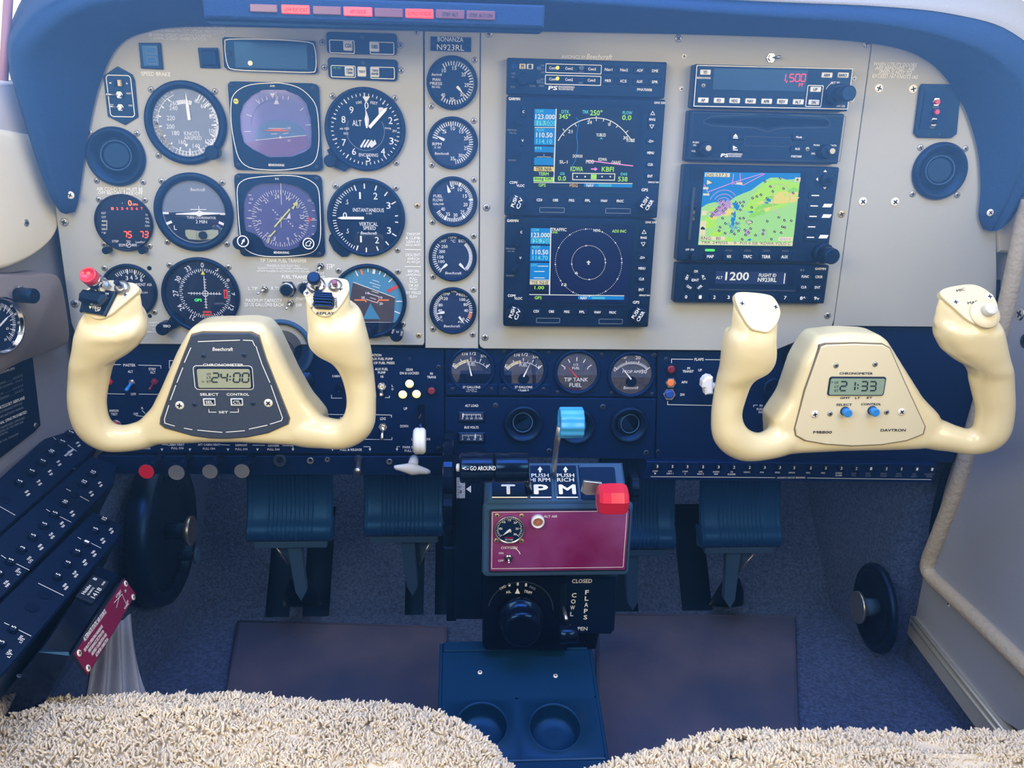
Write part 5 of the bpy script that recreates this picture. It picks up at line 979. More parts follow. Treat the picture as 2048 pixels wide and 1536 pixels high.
for s_, y, nums, a in (('small ALT LOAD meter with a horizontal scale', 833.5, ('0', '25', '50', '75', '100'), 926), ('small BUS VOLTS meter with a horizontal scale', 875, ('0', '10', '20', '30'), 951)):
    t = Th('edge_meter', s_, 'gauge', 943, y, w=SW + .002, group='two small edge meters')
    with t.part('housing') as b: q = PX(b, t, 0); q.rect(916, y - 11, 970, y + 10, .002, 'blackgloss', 1, .0005)
    with t.part('dial') as b:
        q = PX(b, t, .002); q.rect(919, y - 9, 967, y + 7, .0004, 'enginface_reflect', 1); q.w = .0024; n = len(nums)
        for i in range(4 * (n - 1) + 1): x = 925 + i * 36 / (4 * (n - 1)); q.line([(x, y - 6), (x, y - (0 if i % 4 == 0 else 3))], .8)
        for i, v in enumerate(nums): q.text(v, 925 + i * 36 / (n - 1), y + 3, 3.6, 2.4 * len(v))
    with t.part('needle') as b: q = PX(b, t, .003); q.line([(a, y - 7), (a, y + 1)], 2, 'white')
# vents of the lower panel
vent('round dark air vent beside the ALT LOAD meter', 1046.5, 846, 39, -.1, -.15, w=SW + .002)
vent('round dark air vent mostly hidden behind the blue propeller knob', 1152, 851, 38, 0, -.1, w=SW + .002)
vent('round dark air vent to the right of the blue propeller knob', 1257.5, 848, 38, .15, -.1, w=SW + .002)
# switches and lamps
TG = 'toggle switches on the left switch panel'
for s_, x, y, kw in (('red collared toggle switch next to the left horn of the left yoke', 219, 763, dict(ang=200, m='red')), ('toggle switch with a blue bat under the word ALT', 265, 764, dict(ang=205, ln=22, tipm='bluebtn', r=4)), ('toggle switch with a red collar under STBY ALT', 310, 763, dict(ang=205, ln=20, m='darkred')), ('dark toggle switch half hidden by the right horn of the left yoke', 680, 771, dict(ang=185, ln=18, m='black')), ('auxiliary fuel pump toggle switch with a round silver tip', 764, 772, dict(ang=184, tilt=50, ln=22, r=5, nut=8.5)), ('long silver toggle switch under the word LDG', 766, 853, dict(ang=184, tilt=62, ln=26, r=4.5, nut=8.5))):
    switch('toggle_switch', s_, x, y, w=SW, group=TG, **kw)
t = Th('test_button', 'red push button below the words ANNUN TEST', 'button', 232, 850, w=SW)
with t.part('collar') as b: PX(b, t, 0).cyl(233, 849, 11, .003, 'silver', 24)
with t.part('cap') as b: PX(b, t, .003).cyl(231, 850, 8.5, .006, 'red', 24)
M('gearlamp', (255, 240, 190), .3, emit=2.4, ecol=(255, 214, 110))
for s_, x, y in (('topmost of the three lit yellow gear lamps', 819, 767.5), ('lower left of the three lit yellow gear lamps', 805.5, 789), ('lower right of the three lit yellow gear lamps', 833, 788)):
    t = Th('gear_lamp', s_, 'indicator light', x, y, w=SW, group='three lit gear lamps')
    with t.part('bezel') as b: PX(b, t, 0).cyl(x, y, 10.5, .002, 'black', 26)
    with t.part('lens') as b: q = PX(b, t, .002); q.b.lathe(q.P(x, y), [(8.6 * q.k, .0018), (7 * q.k, .003), (4 * q.k, .004), (0, .0045)], 'gearlamp', 26)
def lamp(label, x, y, m_, r=10, ch='black', hx=26):
    t = Th('indicator_lamp', label, 'indicator light', x, y, w=SW)
    with t.part('bezel') as b: q = PX(b, t, 0); q.cyl(x, y, r * 1.15, .003, ch, hx, bev=.0004)
    with t.part('lens') as b: q = PX(b, t, .003); q.cyl(x, y, r * .8, .003, m_, 24, bev=.0012)
lamp('dark red transit lamp right of the gear lamps', 863, 781, 'darkred', 9.5); lamp('dark purple lamp, top of the three flap lamps', 1342, 738, 'darkred', 10)
lamp('amber lamp in a silver hexagonal collar beside APH', 1341, 765, 'orange', 9.5, 'silver', 6); lamp('blue lamp in a silver hexagonal collar beside DN', 1338, 788, M('lampblue', (20, 70, 160), .25) and 'lampblue', 11, 'silver', 6)
def rod(b, t, p0, p1, r, m, n=16): a = t.p(p0[0], p0[1], p0[2]); c = t.p(p1[0], p1[1], p1[2]); b.tube([(*a, p0[2]), (*c, p1[2])], r, m, n)
t = Th('gear_lever', 'landing gear lever with a white wheel shaped handle', 'lever', 842, 830, w=0)
with t.part('arm') as b: b.tube([(*t.p(843, 815, -.004), -.004), (*t.p(841, 850, .03), .03), (*t.p(840, 875, .036), .036)], .0035, 'blackgloss', 14)
with t.part('wheel_handle') as b:
    c = t.p(839, 882, .038); k = PF.k(839, 882, .038); ro = Matrix.Translation((c[0], c[1], .038)) @ Matrix.Rotation(PI / 2, 4, 'Y')
    R = 27 * k; h = 12.5 * k; b.lathe((0, 0), [(R * .45, -h * .8), (R * .8, -h), (R * .97, -h * .7), (R, -h * .2), (R * .96, 0), (R, h * .2), (R * .97, h * .7), (R * .8, h), (R * .45, h * .8)], 'white', 36, ro)
t = Th('flap_lever', 'white flap lever partly behind the left horn of the right yoke', 'lever', 1415, 770, w=0)
with t.part('knob') as b:
    b.tube([(*t.p(1430, 772, -.004), -.004), (*t.p(1418, 772, .02), .02)], .004, 'white', 14)
    b.prism([t.p(*v, .028) for v in ((1406, 764), (1411, 757), (1418, 753), (1427, 755), (1427, 789), (1412, 791), (1410, 778), (1405, 776))], .016, .028, 'white', .002)
# pull knobs in the strip
def pull(name, label, x0, y0, x1, y1, w1, m_, r=16, rs=.0045):
    t = Th(name, label, 'knob', x0, y0, w=0, group='round pull knobs below the left switch panel'); k = PF.k(x1, y1, w1)
    with t.part('collar') as b: q = PX(b, t, SW); q.cyl(x0, y0, 9, .004, 'chrome', 20)
    with t.part('shaft') as b: c = t.p(x1, y1, w1); b.cyl(((t.p(x0, y0, 0)[0] + c[0]) / 2, c[1]), rs, SW, w1 - .004, 'black', 18, bev=0)
    with t.part('knob') as b: b.lathe(c, [(r * k * .45, w1 - .012), (r * k * .95, w1 - .006), (r * k, w1 - .001), (r * k * .96, w1)], 'knobblack', 32)
    with t.part('cap') as b: b.cyl(c, r * k * .93, w1 - .0002, w1 + .0006, m_, 32, bev=0)
M('greycap', (112, 116, 126), .5)
pull('pull_knob', 'pull knob with a flat red cap', 318, 920, 293, 943, .034, 'red'); pull('pull_knob', 'leftmost of the three pull knobs with grey caps', 376, 919, 353, 945, .036, 'greycap', 17); pull('pull_knob', 'middle one of the three pull knobs with grey caps', 438, 918, 420, 943, .034, 'greycap', 16); pull('pull_knob', 'rightmost of the three pull knobs with grey caps', 501, 918, 484, 942, .034, 'greycap', 16)
for s_, x, y, r in (('dark round socket under the word OXYGEN', 560, 920, 13), ('small silver fitting right of the dark round socket', 621, 920, 7), ('smallest silver fitting left of the hanging release lever', 655, 918, 5), ('small dark fitting left of the white parking brake handle', 779, 922, 6)):
    t = Th('panel_fitting', s_, 'fitting', x, y, w=SW + .001)
    with t.part('ring') as b: PX(b, t, 0).cyl(x, y, r, .003, 'screwdark' if r > 8 else 'silver', 20)
    with t.part('bore') as b: PX(b, t, .003).cyl(x, y, r * .5, .0006, 'slot', 16)
t = Th('release_lever', 'small silver tipped release lever hanging from the knob strip', 'lever', 717, 916, w=SW)
with t.part('bushing') as b: PX(b, t, 0).cyl(717, 916, 8, .004, 'screwdark', 20)
with t.part('lever') as b: b.tube([(*t.p(717, 917, .004), .004), (*t.p(716, 938, .03), .03), (*t.p(714, 944, .036), .036)], [.003, .003, .0042], 'silver', 14)
t = Th('parking_brake_handle', 'white T shaped parking brake pull handle', 'handle', 828, 918, w=0)
with t.part('stem') as b: b.tube([(*t.p(828, 919, -.004), -.004), (*t.p(826, 930, .022), .022)], .0055, 'keycap', 18)
with t.part('grip') as b:
    R_ = []
    for x, y, ry in ((788, 934, 3), (792, 935, 5), (805, 936, 8), (824, 938, 13), (840, 940, 9), (855, 943, 6), (861, 944, 3)):
        c = t.p(x, y, .026); k = PF.k(x, y, .026); R_.append([(c[0], c[1] + ry * k * math.sin(a), .026 + ry * k * .8 * math.cos(a)) for a in [2 * PI * i / 16 for i in range(16)]])
    b.loft(R_, 'keycap')
# breaker strip under the right panel
t = Th('breaker_strip', 'long strip of avionics circuit breakers under the right panel', 'circuit breaker panel', 1580, 945, w=0)
w = .004; t.k = PF.k(1580, 945, w)
with t.part('plate') as b:
    b.prism([t.p(*v, w) for v in ((1293, 923), (1875, 928), (1866, 966), (1284, 960))], -.03, w, 'navy', .0008); q = PX(b, t, w)
    LB = ('COMM 1', 'GPS NAV 1', 'COMM 2', 'GPS NAV 2', 'AUDIO MKR', 'CD PLAYER', 'F/ADC', 'P/A', 'XPDR', 'ANNUN', 'MAG', 'MFD', 'STORM SCOPE', 'CHRG SYS', 'ENCD ALTM', 'SERVO POWER', 'APCH UNITS', 'A/P ALERT', 'AVIONICS POWER')
    X_ = (1314, 1344, 1374, 1405, 1436, 1467, 1498, 1528, 1558.5, 1587, 1620, 1650, 1681, 1711, 1740, 1771, 1801, 1832, 1862)
    for x, s_ in zip(X_, LB):
        y = 942 + (x - 1314) * .011
        for j, v in enumerate(s_.split(' ', 1)): q.text(v, x - 4, y + j * 4.6, 3.4, 2.6 * len(v), 'print' if x < 1700 else 'dimprint')
    q.line([(1301, 953), (1550, 955)], 1); q.line([(1614, 955.5), (1862, 959)], 1); q.text('AVIONICS CIRCUIT BREAKERS', 1582, 955, 3.6, 58)
BR = 'circuit breakers in the strip under the right panel'
LBL = {}
NUMS = '5555322335555321551'; NUMS = '5 5 5 5 3 2 2 3 3 5 5 5 3 2 1 5 5 1 1'.split()
brk0 = {}
def breaker_mesh(num, m='knobblack', r=7.5, k=1):
    key_ = num
    if key_ not in brk0:
        b = MB(); b.cyl((0, 0), 1.25, 0, .35, 'navydark', 24); b.cyl((0, 0), 1, 0, 1.15, 'knobblack', 24); b.text(num, (0, 0), 1.05, 1.19, 'print', .6 * len(num), off=.014); brk0[key_] = b.mesh('breaker_button')
    return brk0[key_]
def breaker(label, num, fr, x, y, r, w=0, group=BR, rot=0):
    f = fr.sub(x, y, w); o = bpy.data.objects.new('circuit_breaker', breaker_mesh(num)); COL.objects.link(o); r *= fr.k(x, y)
    o.matrix_world = f.mat() @ Matrix.Rotation(rot, 4, 'Z') @ Matrix.Diagonal((r, r, r * .7, 1)); o['label'] = label; o['category'] = 'circuit breaker'; o['group'] = group
ORD = ('first', 'second', 'third', 'fourth', 'fifth', 'sixth', 'seventh', 'eighth', 'ninth', 'tenth', 'eleventh', 'twelfth', 'thirteenth', 'fourteenth', 'fifteenth', 'sixteenth', 'seventeenth', 'eighteenth', 'last')
for i, (x, n_) in enumerate(zip(X_, NUMS)): breaker('round black breaker marked %s above the label %s under the right panel' % (n_, LB[i]), n_, PF, x, 931 + (x - 1314) * .0105, 5.6, w=.0045)
# ------------------------------------------------------------ yokes
def yoke(label, hub, plate, arms, horns, caps, pm, hw=.146):
    cx = sum(p_[0] for p_ in hub) / len(hub); cy = sum(p_[1] for p_ in hub) / len(hub)
    t = Th('control_yoke', label, 'yoke', cx, cy); o0 = PF.px(cx, cy)
    mb = MB('yoke_body', t.e, t)
    mb.prism([t.p(*v, hw - .006) for v in hub], hw - .042, hw, 'cream', .007)
    for path in arms:
        P = cat([(*t.p(x, y, w), w) for x, y, r, w in path], 5); R = [v.x for v in cat([(r * PF.k(x, y, w), 0, 0) for x, y, r, w in path], 5)]
        mb.tube(P, R, 'cream', 20)
    for rings in horns:
        L = []
        for cx_, cy_, hx, wc, hd in rings:
            c = t.p(cx_, cy_, wc); k = PF.k(cx_, cy_, wc)
            L.append([(c[0] + hx * k * math.copysign(abs(math.cos(a)) ** .8, math.cos(a)), c[1] - hd * math.sin(a) * (.5 if cy_ < 650 else .1), wc + hd * math.copysign(abs(math.sin(a)) ** .85, math.sin(a))) for a in [2 * PI * i / 28 for i in range(28)]])
        mb.loft(L, 'cream')
    frames = []
    for (px_, py_, w_, tu, tv), poly in caps:
        o = PF.at(px_, py_, w_); f = Fr(o, (1, 0, tu), (0, math.cos(tv), math.sin(tv))); frames.append((f, poly))
        m = t.fr.mat().inverted() @ f.mat(); P = [Vector((*f.px(*v), 0)) for v in poly]; c = sum(P, Vector()) / len(P)
        top = [m @ (c + (v - c) * 1.0 + Vector((0, 0, -.001))) for v in P]; mid = [v + Vector((0, -.012, -.001)) for v in top]; low = [v + Vector((0, -.026, -.002)) for v in top]; mb.loft([top, mid, low], 'cream')
    with mb: pass
    ob = mb.ob
    r_ = ob.modifiers.new('r', 'REMESH'); r_.mode = 'VOXEL'; r_.voxel_size = .0019; s_ = ob.modifiers.new('s', 'SMOOTH'); s_.factor = .6; s_.iterations = 24
    dg = bpy.context.evaluated_depsgraph_get(); me = bpy.data.meshes.new_from_object(ob.evaluated_get(dg)); ob.modifiers.clear(); ob.data = me
    me.polygons.foreach_set('use_smooth', [True] * len(me.polygons)); me.materials.clear(); me.materials.append(MATS['cream'])
    for i, (f, poly) in enumerate(frames):
        m = t.fr.mat().inverted() @ f.mat()
        b = MB('grip_cap', t.e, t); P = [Vector((*f.px(*v), 0)) for v in poly]; c = sum(P, Vector()) / len(P); P = [tuple(v) for v in cat([c.lerp(v, .95) for v in P], 4, True)]
        mb2 = MB(); mb2.prism(P, -.004, .0016, 'creamcap', .0006); b.add([m @ Vector(v) for v in mb2.v], mb2.f, 'creamcap')
        with b: pass
    with t.part('face_plate') as b:
        P = [t.p(*v, hw) for v in plate]; cc = (sum(p_[0] for p_ in P) / len(P), sum(p_[1] for p_ in P) / len(P)); P = [v[:2] for v in cat([(p_[0], p_[1], 0) for p_ in P], 3, True)] if False else P
        b.prism([(cc[0] + (p_[0] - cc[0]) * 1.02, cc[1] + (p_[1] - cc[1]) * 1.02) for p_ in P], hw - .004, hw + .0006, 'groove', 0); b.prism(P, hw - .002, hw + .0022, pm, .0008)
    t.k = PF.k(cx, cy, hw); return t, frames
class Sub:     # a part drawn on a tilted face of a thing
    def __init__(s, t, f): s.t = t; s.f = f; s.k = t.k; s.m = t.fr.mat().inverted() @ f.mat()
    def p(s, x, y, w=0): return s.f.px(x, y, w)
    def put(s, name, fn, on=None):
        mb = MB(); fn(mb, PX(mb, s, 0)); b = MB(name, on or s.t.e, s.t); vs = [s.m @ Vector(v) for v in mb.v]
        b.v = [tuple(v) for v in vs]; b.f = mb.f; b.m = mb.m; b.sm = mb.sm; b.mats = mb.mats
        with b: pass
        return b.ob
H1 = [(179, 770, 35, .152, .015), (181, 742, 39, .154, .0168), (186, 722, 43, .156, .0188), (202, 706, 55, .157, .020), (213, 690, 63, .159, .021), (222, 668, 69, .161, .022), (225, 648, 67, .163, .022), (226, 630, 61, .163, .021), (240, 611, 42, .152, .014)]
H2 = [(718, 762, 30, .152, .0135), (711, 737, 34.5, .154, .0158), (703, 718, 42, .156, .0185), (689, 706, 55, .157, .020), (679, 690, 61, .159, .021), (675, 669, 60, .161, .022), (674, 643, 53, .163, .021), (670, 625, 51, .163, .020), (662, 608, 46, .152, .014)]
ly, fr_ = yoke('cream control yoke on the left with a dark faced clock in its hub',
    [(374, 664), (386, 652), (410, 647), (500, 645), (528, 650), (546, 671), (585, 752), (613, 802), (645, 840), (648, 880), (585, 893), (485, 888), (402, 888), (319, 892), (262, 894), (268, 852), (299, 819), (319, 779), (352, 703)],
    [(384, 671), (405, 665.5), (502, 666), (517, 673), (532, 719), (578, 835), (575, 847), (535, 865), (494, 873), (452, 876), (420, 875), (385, 870), (332, 855), (322, 847), (323, 835), (352, 752)],
    [[(330, 858, 26, .122), (285, 870, 29, .134), (248, 877, 28, .142), (212, 873, 31, .146), (184, 848, 35, .149), (174, 805, 36.5, .151), (177, 765, 38, .152), (181, 735, 40, .153)],
     [(560, 848, 26, .122), (602, 860, 34, .132), (645, 865, 33, .140), (688, 868, 31, .145), (716, 846, 33, .149), (723, 805, 30, .151), (719, 765, 32, .152), (712, 735, 35, .153)]],
    [H1, H2],
    [((222, 605, .172, .13, .95), [(164, 588), (183, 573), (215, 560), (250, 563), (274, 567), (282, 580), (262, 600), (240, 618), (224, 631), (202, 641), (181, 637), (167, 622)]),
     ((655, 595, .170, -.05, .95), [(608, 585), (621, 564), (651, 555), (684, 556), (699, 563), (699, 586), (681, 616), (666, 630), (651, 636), (630, 630), (612, 606)])], 'yokeplate')
w = .1482
with ly.part('chronometer') as b:
    q = PX(b, ly, w); q.rect(391, 734, 507, 777, .0012, 'ink', 5, .0004); q.rect(394, 737, 503, 775, .0014, 'lcd', 4); q.w = w + .0014
    q.seg7('24:00', 461, 755, 18, 17.5, 2.7, 'lcdink'); [q.text(s_, 418, y, 4.5, 8, 'lcdink') for s_, y in (('UT', 748), ('LT', 755), ('ET', 763))]; q.text('>', 406, 763, 4, 5, 'lcdink')
with ly.part('lettering') as b:
    q = PX(b, ly, w); q.box(386, 731, 508, 779, 1.3, 'print', 7); q.rect(408, 728, 487, 733, .0003, 'yokeplate'); q.text('CHRONOMETER', 447, 729.5, 5, 78, dw=.0006, off=.02); q.text('Beechcraft', 446, 698, 7, 39, off=.02, sk=.2)
    q.text('SELECT', 419, 788.5, 5, 36, off=.02); q.text('CONTROL', 476, 788.5, 5, 44, off=.02); q.text('SET', 447, 824, 4.5, 18, off=.02); q.line([(418, 818), (418, 824), (433, 824)], 1.3); q.line([(460, 824), (477, 824), (477, 817)], 1.3)
    for L_ in ([(396, 683), (480, 680)], [(486, 680), (505, 681), (510, 692)], [(512, 692), (524, 728), (540, 765)], [(542, 770), (565, 835), (563, 841), (540, 848)], [(535, 850), (498, 858)], [(490, 861), (452, 864)], [(445, 864.5), (395, 860)], [(385, 859), (368, 856)], [(350, 852), (330, 846), (329, 838), (338, 810)], [(341, 800), (352, 770)], [(354, 765), (366, 735)], [(369, 725), (382, 695)]): q.line(L_, 1.6)
for s_, x in (('SEL', 419), ('CTL', 474)):
    with ly.part('button') as b: q = PX(b, ly, w); q.rect(x - 13, 796.5, x + 13, 811, .0014, 'keycap', 1.5, .0004); q.w = w + .0014; q.rect(x - 10, 799, x + 10, 808.5, .0002, 'ink', 0); q.text(s_, x, 803.8, 6, 14, dw=.0006, off=.02)
ly.screws([(359.5, 810.6), (536.8, 806)], 9, w, 'screwbright'); ly.screws([(407, 711.5), (488, 710), (389.5, 809), (506, 807)], 5, w, 'screwdark')
# left grip: trim rocker, red button, small switch
s1 = Sub(ly, fr_[0][0])
def f(b, q):
    q.w = .0016; q.poly([(172, 590), (186, 580), (236, 586), (212, 634), (163, 626)], .004, 'blackgloss', .0006); q.w = .0057; q.text('TRIM DN', 208, 588, 4, 18, rot=-8, off=.02); q.text('TRIM', 193, 616, 5, 16, rot=-8, off=.02); q.text('UP', 196, 621, 4, 9, rot=-8, off=.02); q.poly([(178, 612), (184, 613), (180, 618)], .0002, 'print')
tb_ = s1.put('trim_switch_base', f)
s1.put('trim_rocker', lambda b, q: (q.poly([(174, 600), (181, 592), (222, 596), (226, 603), (214, 620), (206, 621), (173, 613)], .009, 'blackgloss', .002, dw=.0057), ), tb_)
def f(b, q):
    c = q.P(207, 577); b.cyl(c, .0078, .0016, .006, 'silver', 6, bev=0); b.lathe(c, [(.0068, .006), (.0068, .018), (.006, .0195)], 'chrome', 32)
bc_ = s1.put('button_collar', f)
def f(b, q): c = q.P(207, 577); b.lathe(c, [(.0062, .019), (.0068, .020), (.0068, .0255), (.0064, .0265), (.0053, .0262), (.0048, .0245), (0, .0243)], 'red', 32)
s1.put('red_button', f, bc_)
s1.put('switch_dome', lambda b, q: b.lathe(q.P(247, 578), [(.0065, .001), (.006, .004), (.0035, .006), (.0033, .006)], 'silver', 24)); s1.put('switch_tip', lambda b, q: b.cyl(q.P(246, 577), .0021, .006, .0125, 'knobblack', 14))
put_ = lambda s, x, y, r, m: (lambda o: setattr(o, 'matrix_local', s.m @ Matrix.Translation((*s.p(x, y), .0016)) @ Matrix.Diagonal((r, r, min(r, .002), 1))))(put_screw(s.t.e, (0, 0), r, 0, m))
put_(s1, 253, 592, .003, 'screwbright')
s2 = Sub(ly, fr_[1][0])
s2.put('switch_base', lambda b, q: b.lathe(q.P(633, 573), [(.0082, .001), (.0078, .003), (.0055, .0045), (.0038, .005), (.0034, .012)], 'chrome', 28)); s2.put('switch_cap', lambda b, q: b.lathe(q.P(633, 573), [(.0040, .012), (.0052, .013), (.0054, .017), (.0042, .0185)], 'knobblack', 28))
s2.put('button_base', lambda b, q: b.lathe(q.P(671, 573), [(.0062, .001), (.0056, .003), (.003, .0045)], 'silver', 24)); s2.put('button_cap', lambda b, q: b.cyl(q.P(671, 573), .0023, .004, .0095, 'darkred', 16))
s2.put('coolie_hat', lambda b, q: (q.rect(630, 593, 668, 622, .004, 'knobblack', 8, .001, dw=.0016), [q.rect(629 + abs(i - 2.5), 592 + i * 5, 669 - abs(i - 2.5), 596 + i * 5, .0035 + .0012 * (2.5 - abs(i - 2.5)), 'blackgloss', 2, .0008, dw=.0056) for i in range(6)]))
s2.put('lettering', lambda b, q: (setattr(q, 'w', .0016), q.text('REPLAY', 651, 627, 5, 32, 'ink', rot=4, off=.014), q.text('STRM', 672, 605, 4, 20, 'ink', rot=-80), q.text('AUD', 625, 612, 4, 14, 'ink', rot=75), q.line([(668, 599), (669, 612)], 1, 'ink'), q.text('COMM', 632, 580, 3, 16, 'dimprint')))
for x, y in ((615, 588), (682, 580)): put_(s2, x, y, .0032, 'screwbright')
# right yoke
H3 = [(1461, 790, 31, .152, .014), (1467, 765, 33.5, .154, .0155), (1474, 750, 37, .156, .018), (1489, 738, 49, .157, .020), (1496, 720, 54, .159, .021), (1498, 700, 54, .161, .022), (1499, 678, 51, .163, .022), (1502, 660, 50, .163, .021)]
H4 = [(1986, 780, 36, .152, .016), (1981, 748, 41, .154, .0178), (1976, 732, 46, .156, .0195), (1961, 718, 57, .157, .020), (1948, 700, 66, .159, .021), (1938, 672, 70, .161, .022), (1936, 650, 66, .163, .022), (1936, 636, 61, .163, .021), (1930, 616, 52, .152, .014)]
ry, fr_ = yoke('cream control yoke on the right with a cream faced clock in its hub',
    [(1627, 683), (1640, 672), (1702, 666), (1762, 670), (1778, 682), (1811, 735), (1850, 797), (1884, 832), (1890, 876), (1848, 901), (1775, 903), (1702, 905), (1665, 906), (1574, 911), (1550, 894), (1548, 843), (1578, 797), (1603, 724)],
    [(1641, 693), (1652, 689), (1708, 687), (1764, 689), (1778, 697), (1810, 770), (1848, 852), (1844, 867), (1811, 880), (1760, 888), (1702, 890.5), (1650, 887), (1610, 880), (1592, 870), (1590, 856), (1610, 780)],
    [[(1600, 862, 26, .122), (1565, 878, 34, .133), (1525, 893, 29, .142), (1487, 890, 33, .146), (1460, 868, 35, .149), (1453, 830, 31, .151), (1460, 790, 33, .152), (1468, 755, 35, .153)],
     [(1830, 862, 26, .122), (1868, 868, 33, .133), (1905, 877, 28, .140), (1945, 884, 27, .145), (1980, 865, 35, .149), (1990, 820, 36, .151), (1986, 780, 39, .152), (1981, 745, 42, .153)]],
    [H3, H4],
    [((1515, 622, .172, -.22, .95), [(1466, 592), (1479, 583), (1534, 588), (1552, 600), (1562, 625), (1554, 650), (1537, 667), (1519, 666), (1499, 658), (1478, 626)]),
     ((1940, 612, .172, .05, .95), [(1876, 590), (1884, 577), (1921, 569), (1950, 569), (1976, 582), (1994, 604), (1997, 637), (1983, 651), (1957, 653), (1934, 643), (1903, 616)])], 'creamplate')
with ry.part('chronometer') as b:
    q = PX(b, ry, w); q.rect(1659, 753, 1766, 791, .0012, 'ink', 5, .0004); q.rect(1661, 756, 1764, 789, .0014, M('lcdgreen', (138, 160, 140), .3) and 'lcdgreen', 4); q.w = w + .0014
    q.seg7('21:33', 1716, 772, 18, 17, 2.7, 'lcdink'); [q.text(s_, 1673, y, 4.5, 8, 'lcdink') for s_, y in (('UT', 765), ('LT', 773), ('ET', 781))]; q.text('>', 1664, 764, 3, 4, 'lcdink')
with ry.part('lettering') as b:
    q = PX(b, ry, w)
    for s_, x, y, h, w_ in (('CHRONOMETER', 1712, 746.5, 4.5, 67), ('GMT', 1690, 795.5, 4, 20), ('LT', 1715, 795.5, 4, 10), ('ET', 1739, 795, 4, 11), ('SELECT', 1688, 809, 4.5, 32), ('CONTROL', 1742, 808, 4.5, 41), ('M8800', 1645, 864, 5.5, 38), ('DAVTRON', 1786, 860, 5.5, 52)): q.text(s_, x, y, h, w_, 'ink', off=.016)
for x, y in ((1689.5, 822), (1744, 820.5)):
    with ry.part('button') as b: q = PX(b, ry, w); q.cyl(x, y, 9.5, .0008, 'screwdark'); q.cyl(x, y, 8.2, .008, 'bluebtn', 24)
ry.screws([(1629.5, 828.6), (1803, 823.6)], 8, w, 'screwbright'); ry.screws([(1672, 731), (1750, 728.5), (1660, 827.5), (1773, 824)], 5.5, w, 'screw')
s3 = Sub(ry, fr_[0][0]); s4 = Sub(ry, fr_[1][0])
for x, y in ((1482, 609), (1549, 616)): put_(s3, x, y, .0036, 'screwbright')
for x, y in ((1909, 606), (1977, 595)): put_(s4, x, y, .0036, 'screwbright')
s4.put('lettering', lambda b, q: (setattr(q, 'w', .0016), q.text('MIC', 1921, 580, 5, 17, 'ink', rot=12), q.text('MAP', 1945, 605, 5, 20, 'ink', rot=8)))
s4.put('switch_base', lambda b, q: b.lathe(q.P(1967, 630), [(.0135, .0016), (.013, .003), (.008, .0045), (.006, .005)], 'creamcap', 32)); s4.put('switch_cap', lambda b, q: b.lathe(q.P(1968, 627), [(.0056, .004), (.0056, .011), (.005, .012), (0, .0122)], 'keycap', 24))
# columns behind the yokes
def column(label, hx, hy, px_, py_, R):
    t = Th('control_column', label, 'control column', px_, py_, w=0)
    with t.part('escutcheon') as b: q = PX(b, t, -.004); b.lathe(q.P(px_, py_), [(R * t.k, -.004), (R * t.k, .003), (R * .93 * t.k, .0045), (R * .85 * t.k, .003), (R * .8 * t.k, -.002), (R * .2 * t.k, -.003)], 'castgrey', 44)
    with t.part('sleeve') as b: c = t.p(px_, py_); b.lathe(c, [(.020, -.002), (.020, .05), (.0175, .053), (.016, .053)], 'blackgloss', 32)
    c = t.p(hx, hy, .10)
    with t.part('shaft') as b: b.tube([(t.p(px_, py_)[0], t.p(px_, py_)[1], .0), (c[0], c[1], .105)], .0125, 'blackgloss', 24)
column('dark control column and round escutcheon behind the left yoke', 470, 790, 566, 697, 62); column('dark control column behind the right yoke', 1690, 800, 1600, 715, 36)
def bellows(label, x, y, x1, y1, w1):
    t = Th('knurled_adjuster', label, 'knob', x, y, w=0); c0 = Vector((*t.p(x, y, -.004), -.004)); c1 = Vector((*t.p(x1, y1, w1), w1))
    with t.part('bellows') as b: n = 26; b.tube([c0.lerp(c1, i / n) for i in range(n + 1)], [.011 if i % 4 < 2 else .0095 for i in range(n + 1)], 'blackgloss', 24, smooth=False)
    with t.part('end_cap') as b: b.tube([c1, c1 + (c1 - c0).normalized() * .004], [.009, .007], 'chrome', 24)
bellows('black ribbed adjuster with a shiny end under the left column opening', 607, 760, 592, 775, .03); bellows('black ribbed adjuster left of the right yoke hub', 1560, 800, 1545, 815, .03)
t = Th('eyeball_socket', 'dark ring and ball joint left of the right yoke hub', 'fitting', 1545, 775, w=SW)
with t.part('ring') as b: PX(b, t, 0).b.lathe(PX(b, t, 0).P(1545, 775), [(.012, 0), (.012, .004), (.009, .005), (.007, .002), (.004, .002)], 'black', 28)
# ------------------------------------------------------------ throttle quadrant and pedestal
ped = Th('control_pedestal', 'black centre pedestal with the lever quadrant and the purple placard panel', 'pedestal', 1112, 1078, w=0)
w0 = .118
def pv(x, y, w): return Vector((*ped.p(x, y, w), w))
with ped.part('housing') as b:
    ft = [pv(966, 1010, w0), pv(1262, 1010, w0)]; fb = [pv(963, 1152, w0), pv(1265, 1156, w0)]; x0 = (ft[0].x + fb[0].x) / 2; x1 = (ft[1].x + fb[1].x) / 2; y1 = ft[0].y; y0 = (fb[0].y + fb[1].y) / 2
    def rr(x0_, y0_, x1_, y1_, w_, r=.005): return [(x, y, w_) for x, y in rrect(x0_, y0_, x1_, y1_, r, 4)]
    b.loft([rr(x0 + .006, y0 + .004, x1 - .006, y1, .02), rr(x0 + .002, y0 + .001, x1 - .002, y1, w0 - .012), rr(x0, y0, x1, y1, w0 - .006), rr(x0 + .0015, y0 + .0015, x1 - .0015, y1 - .0015, w0 - .001), rr(x0 + .004, y0 + .004, x1 - .004, y1 - .004, w0 - .0002)], 'castgrey', smooth=False)
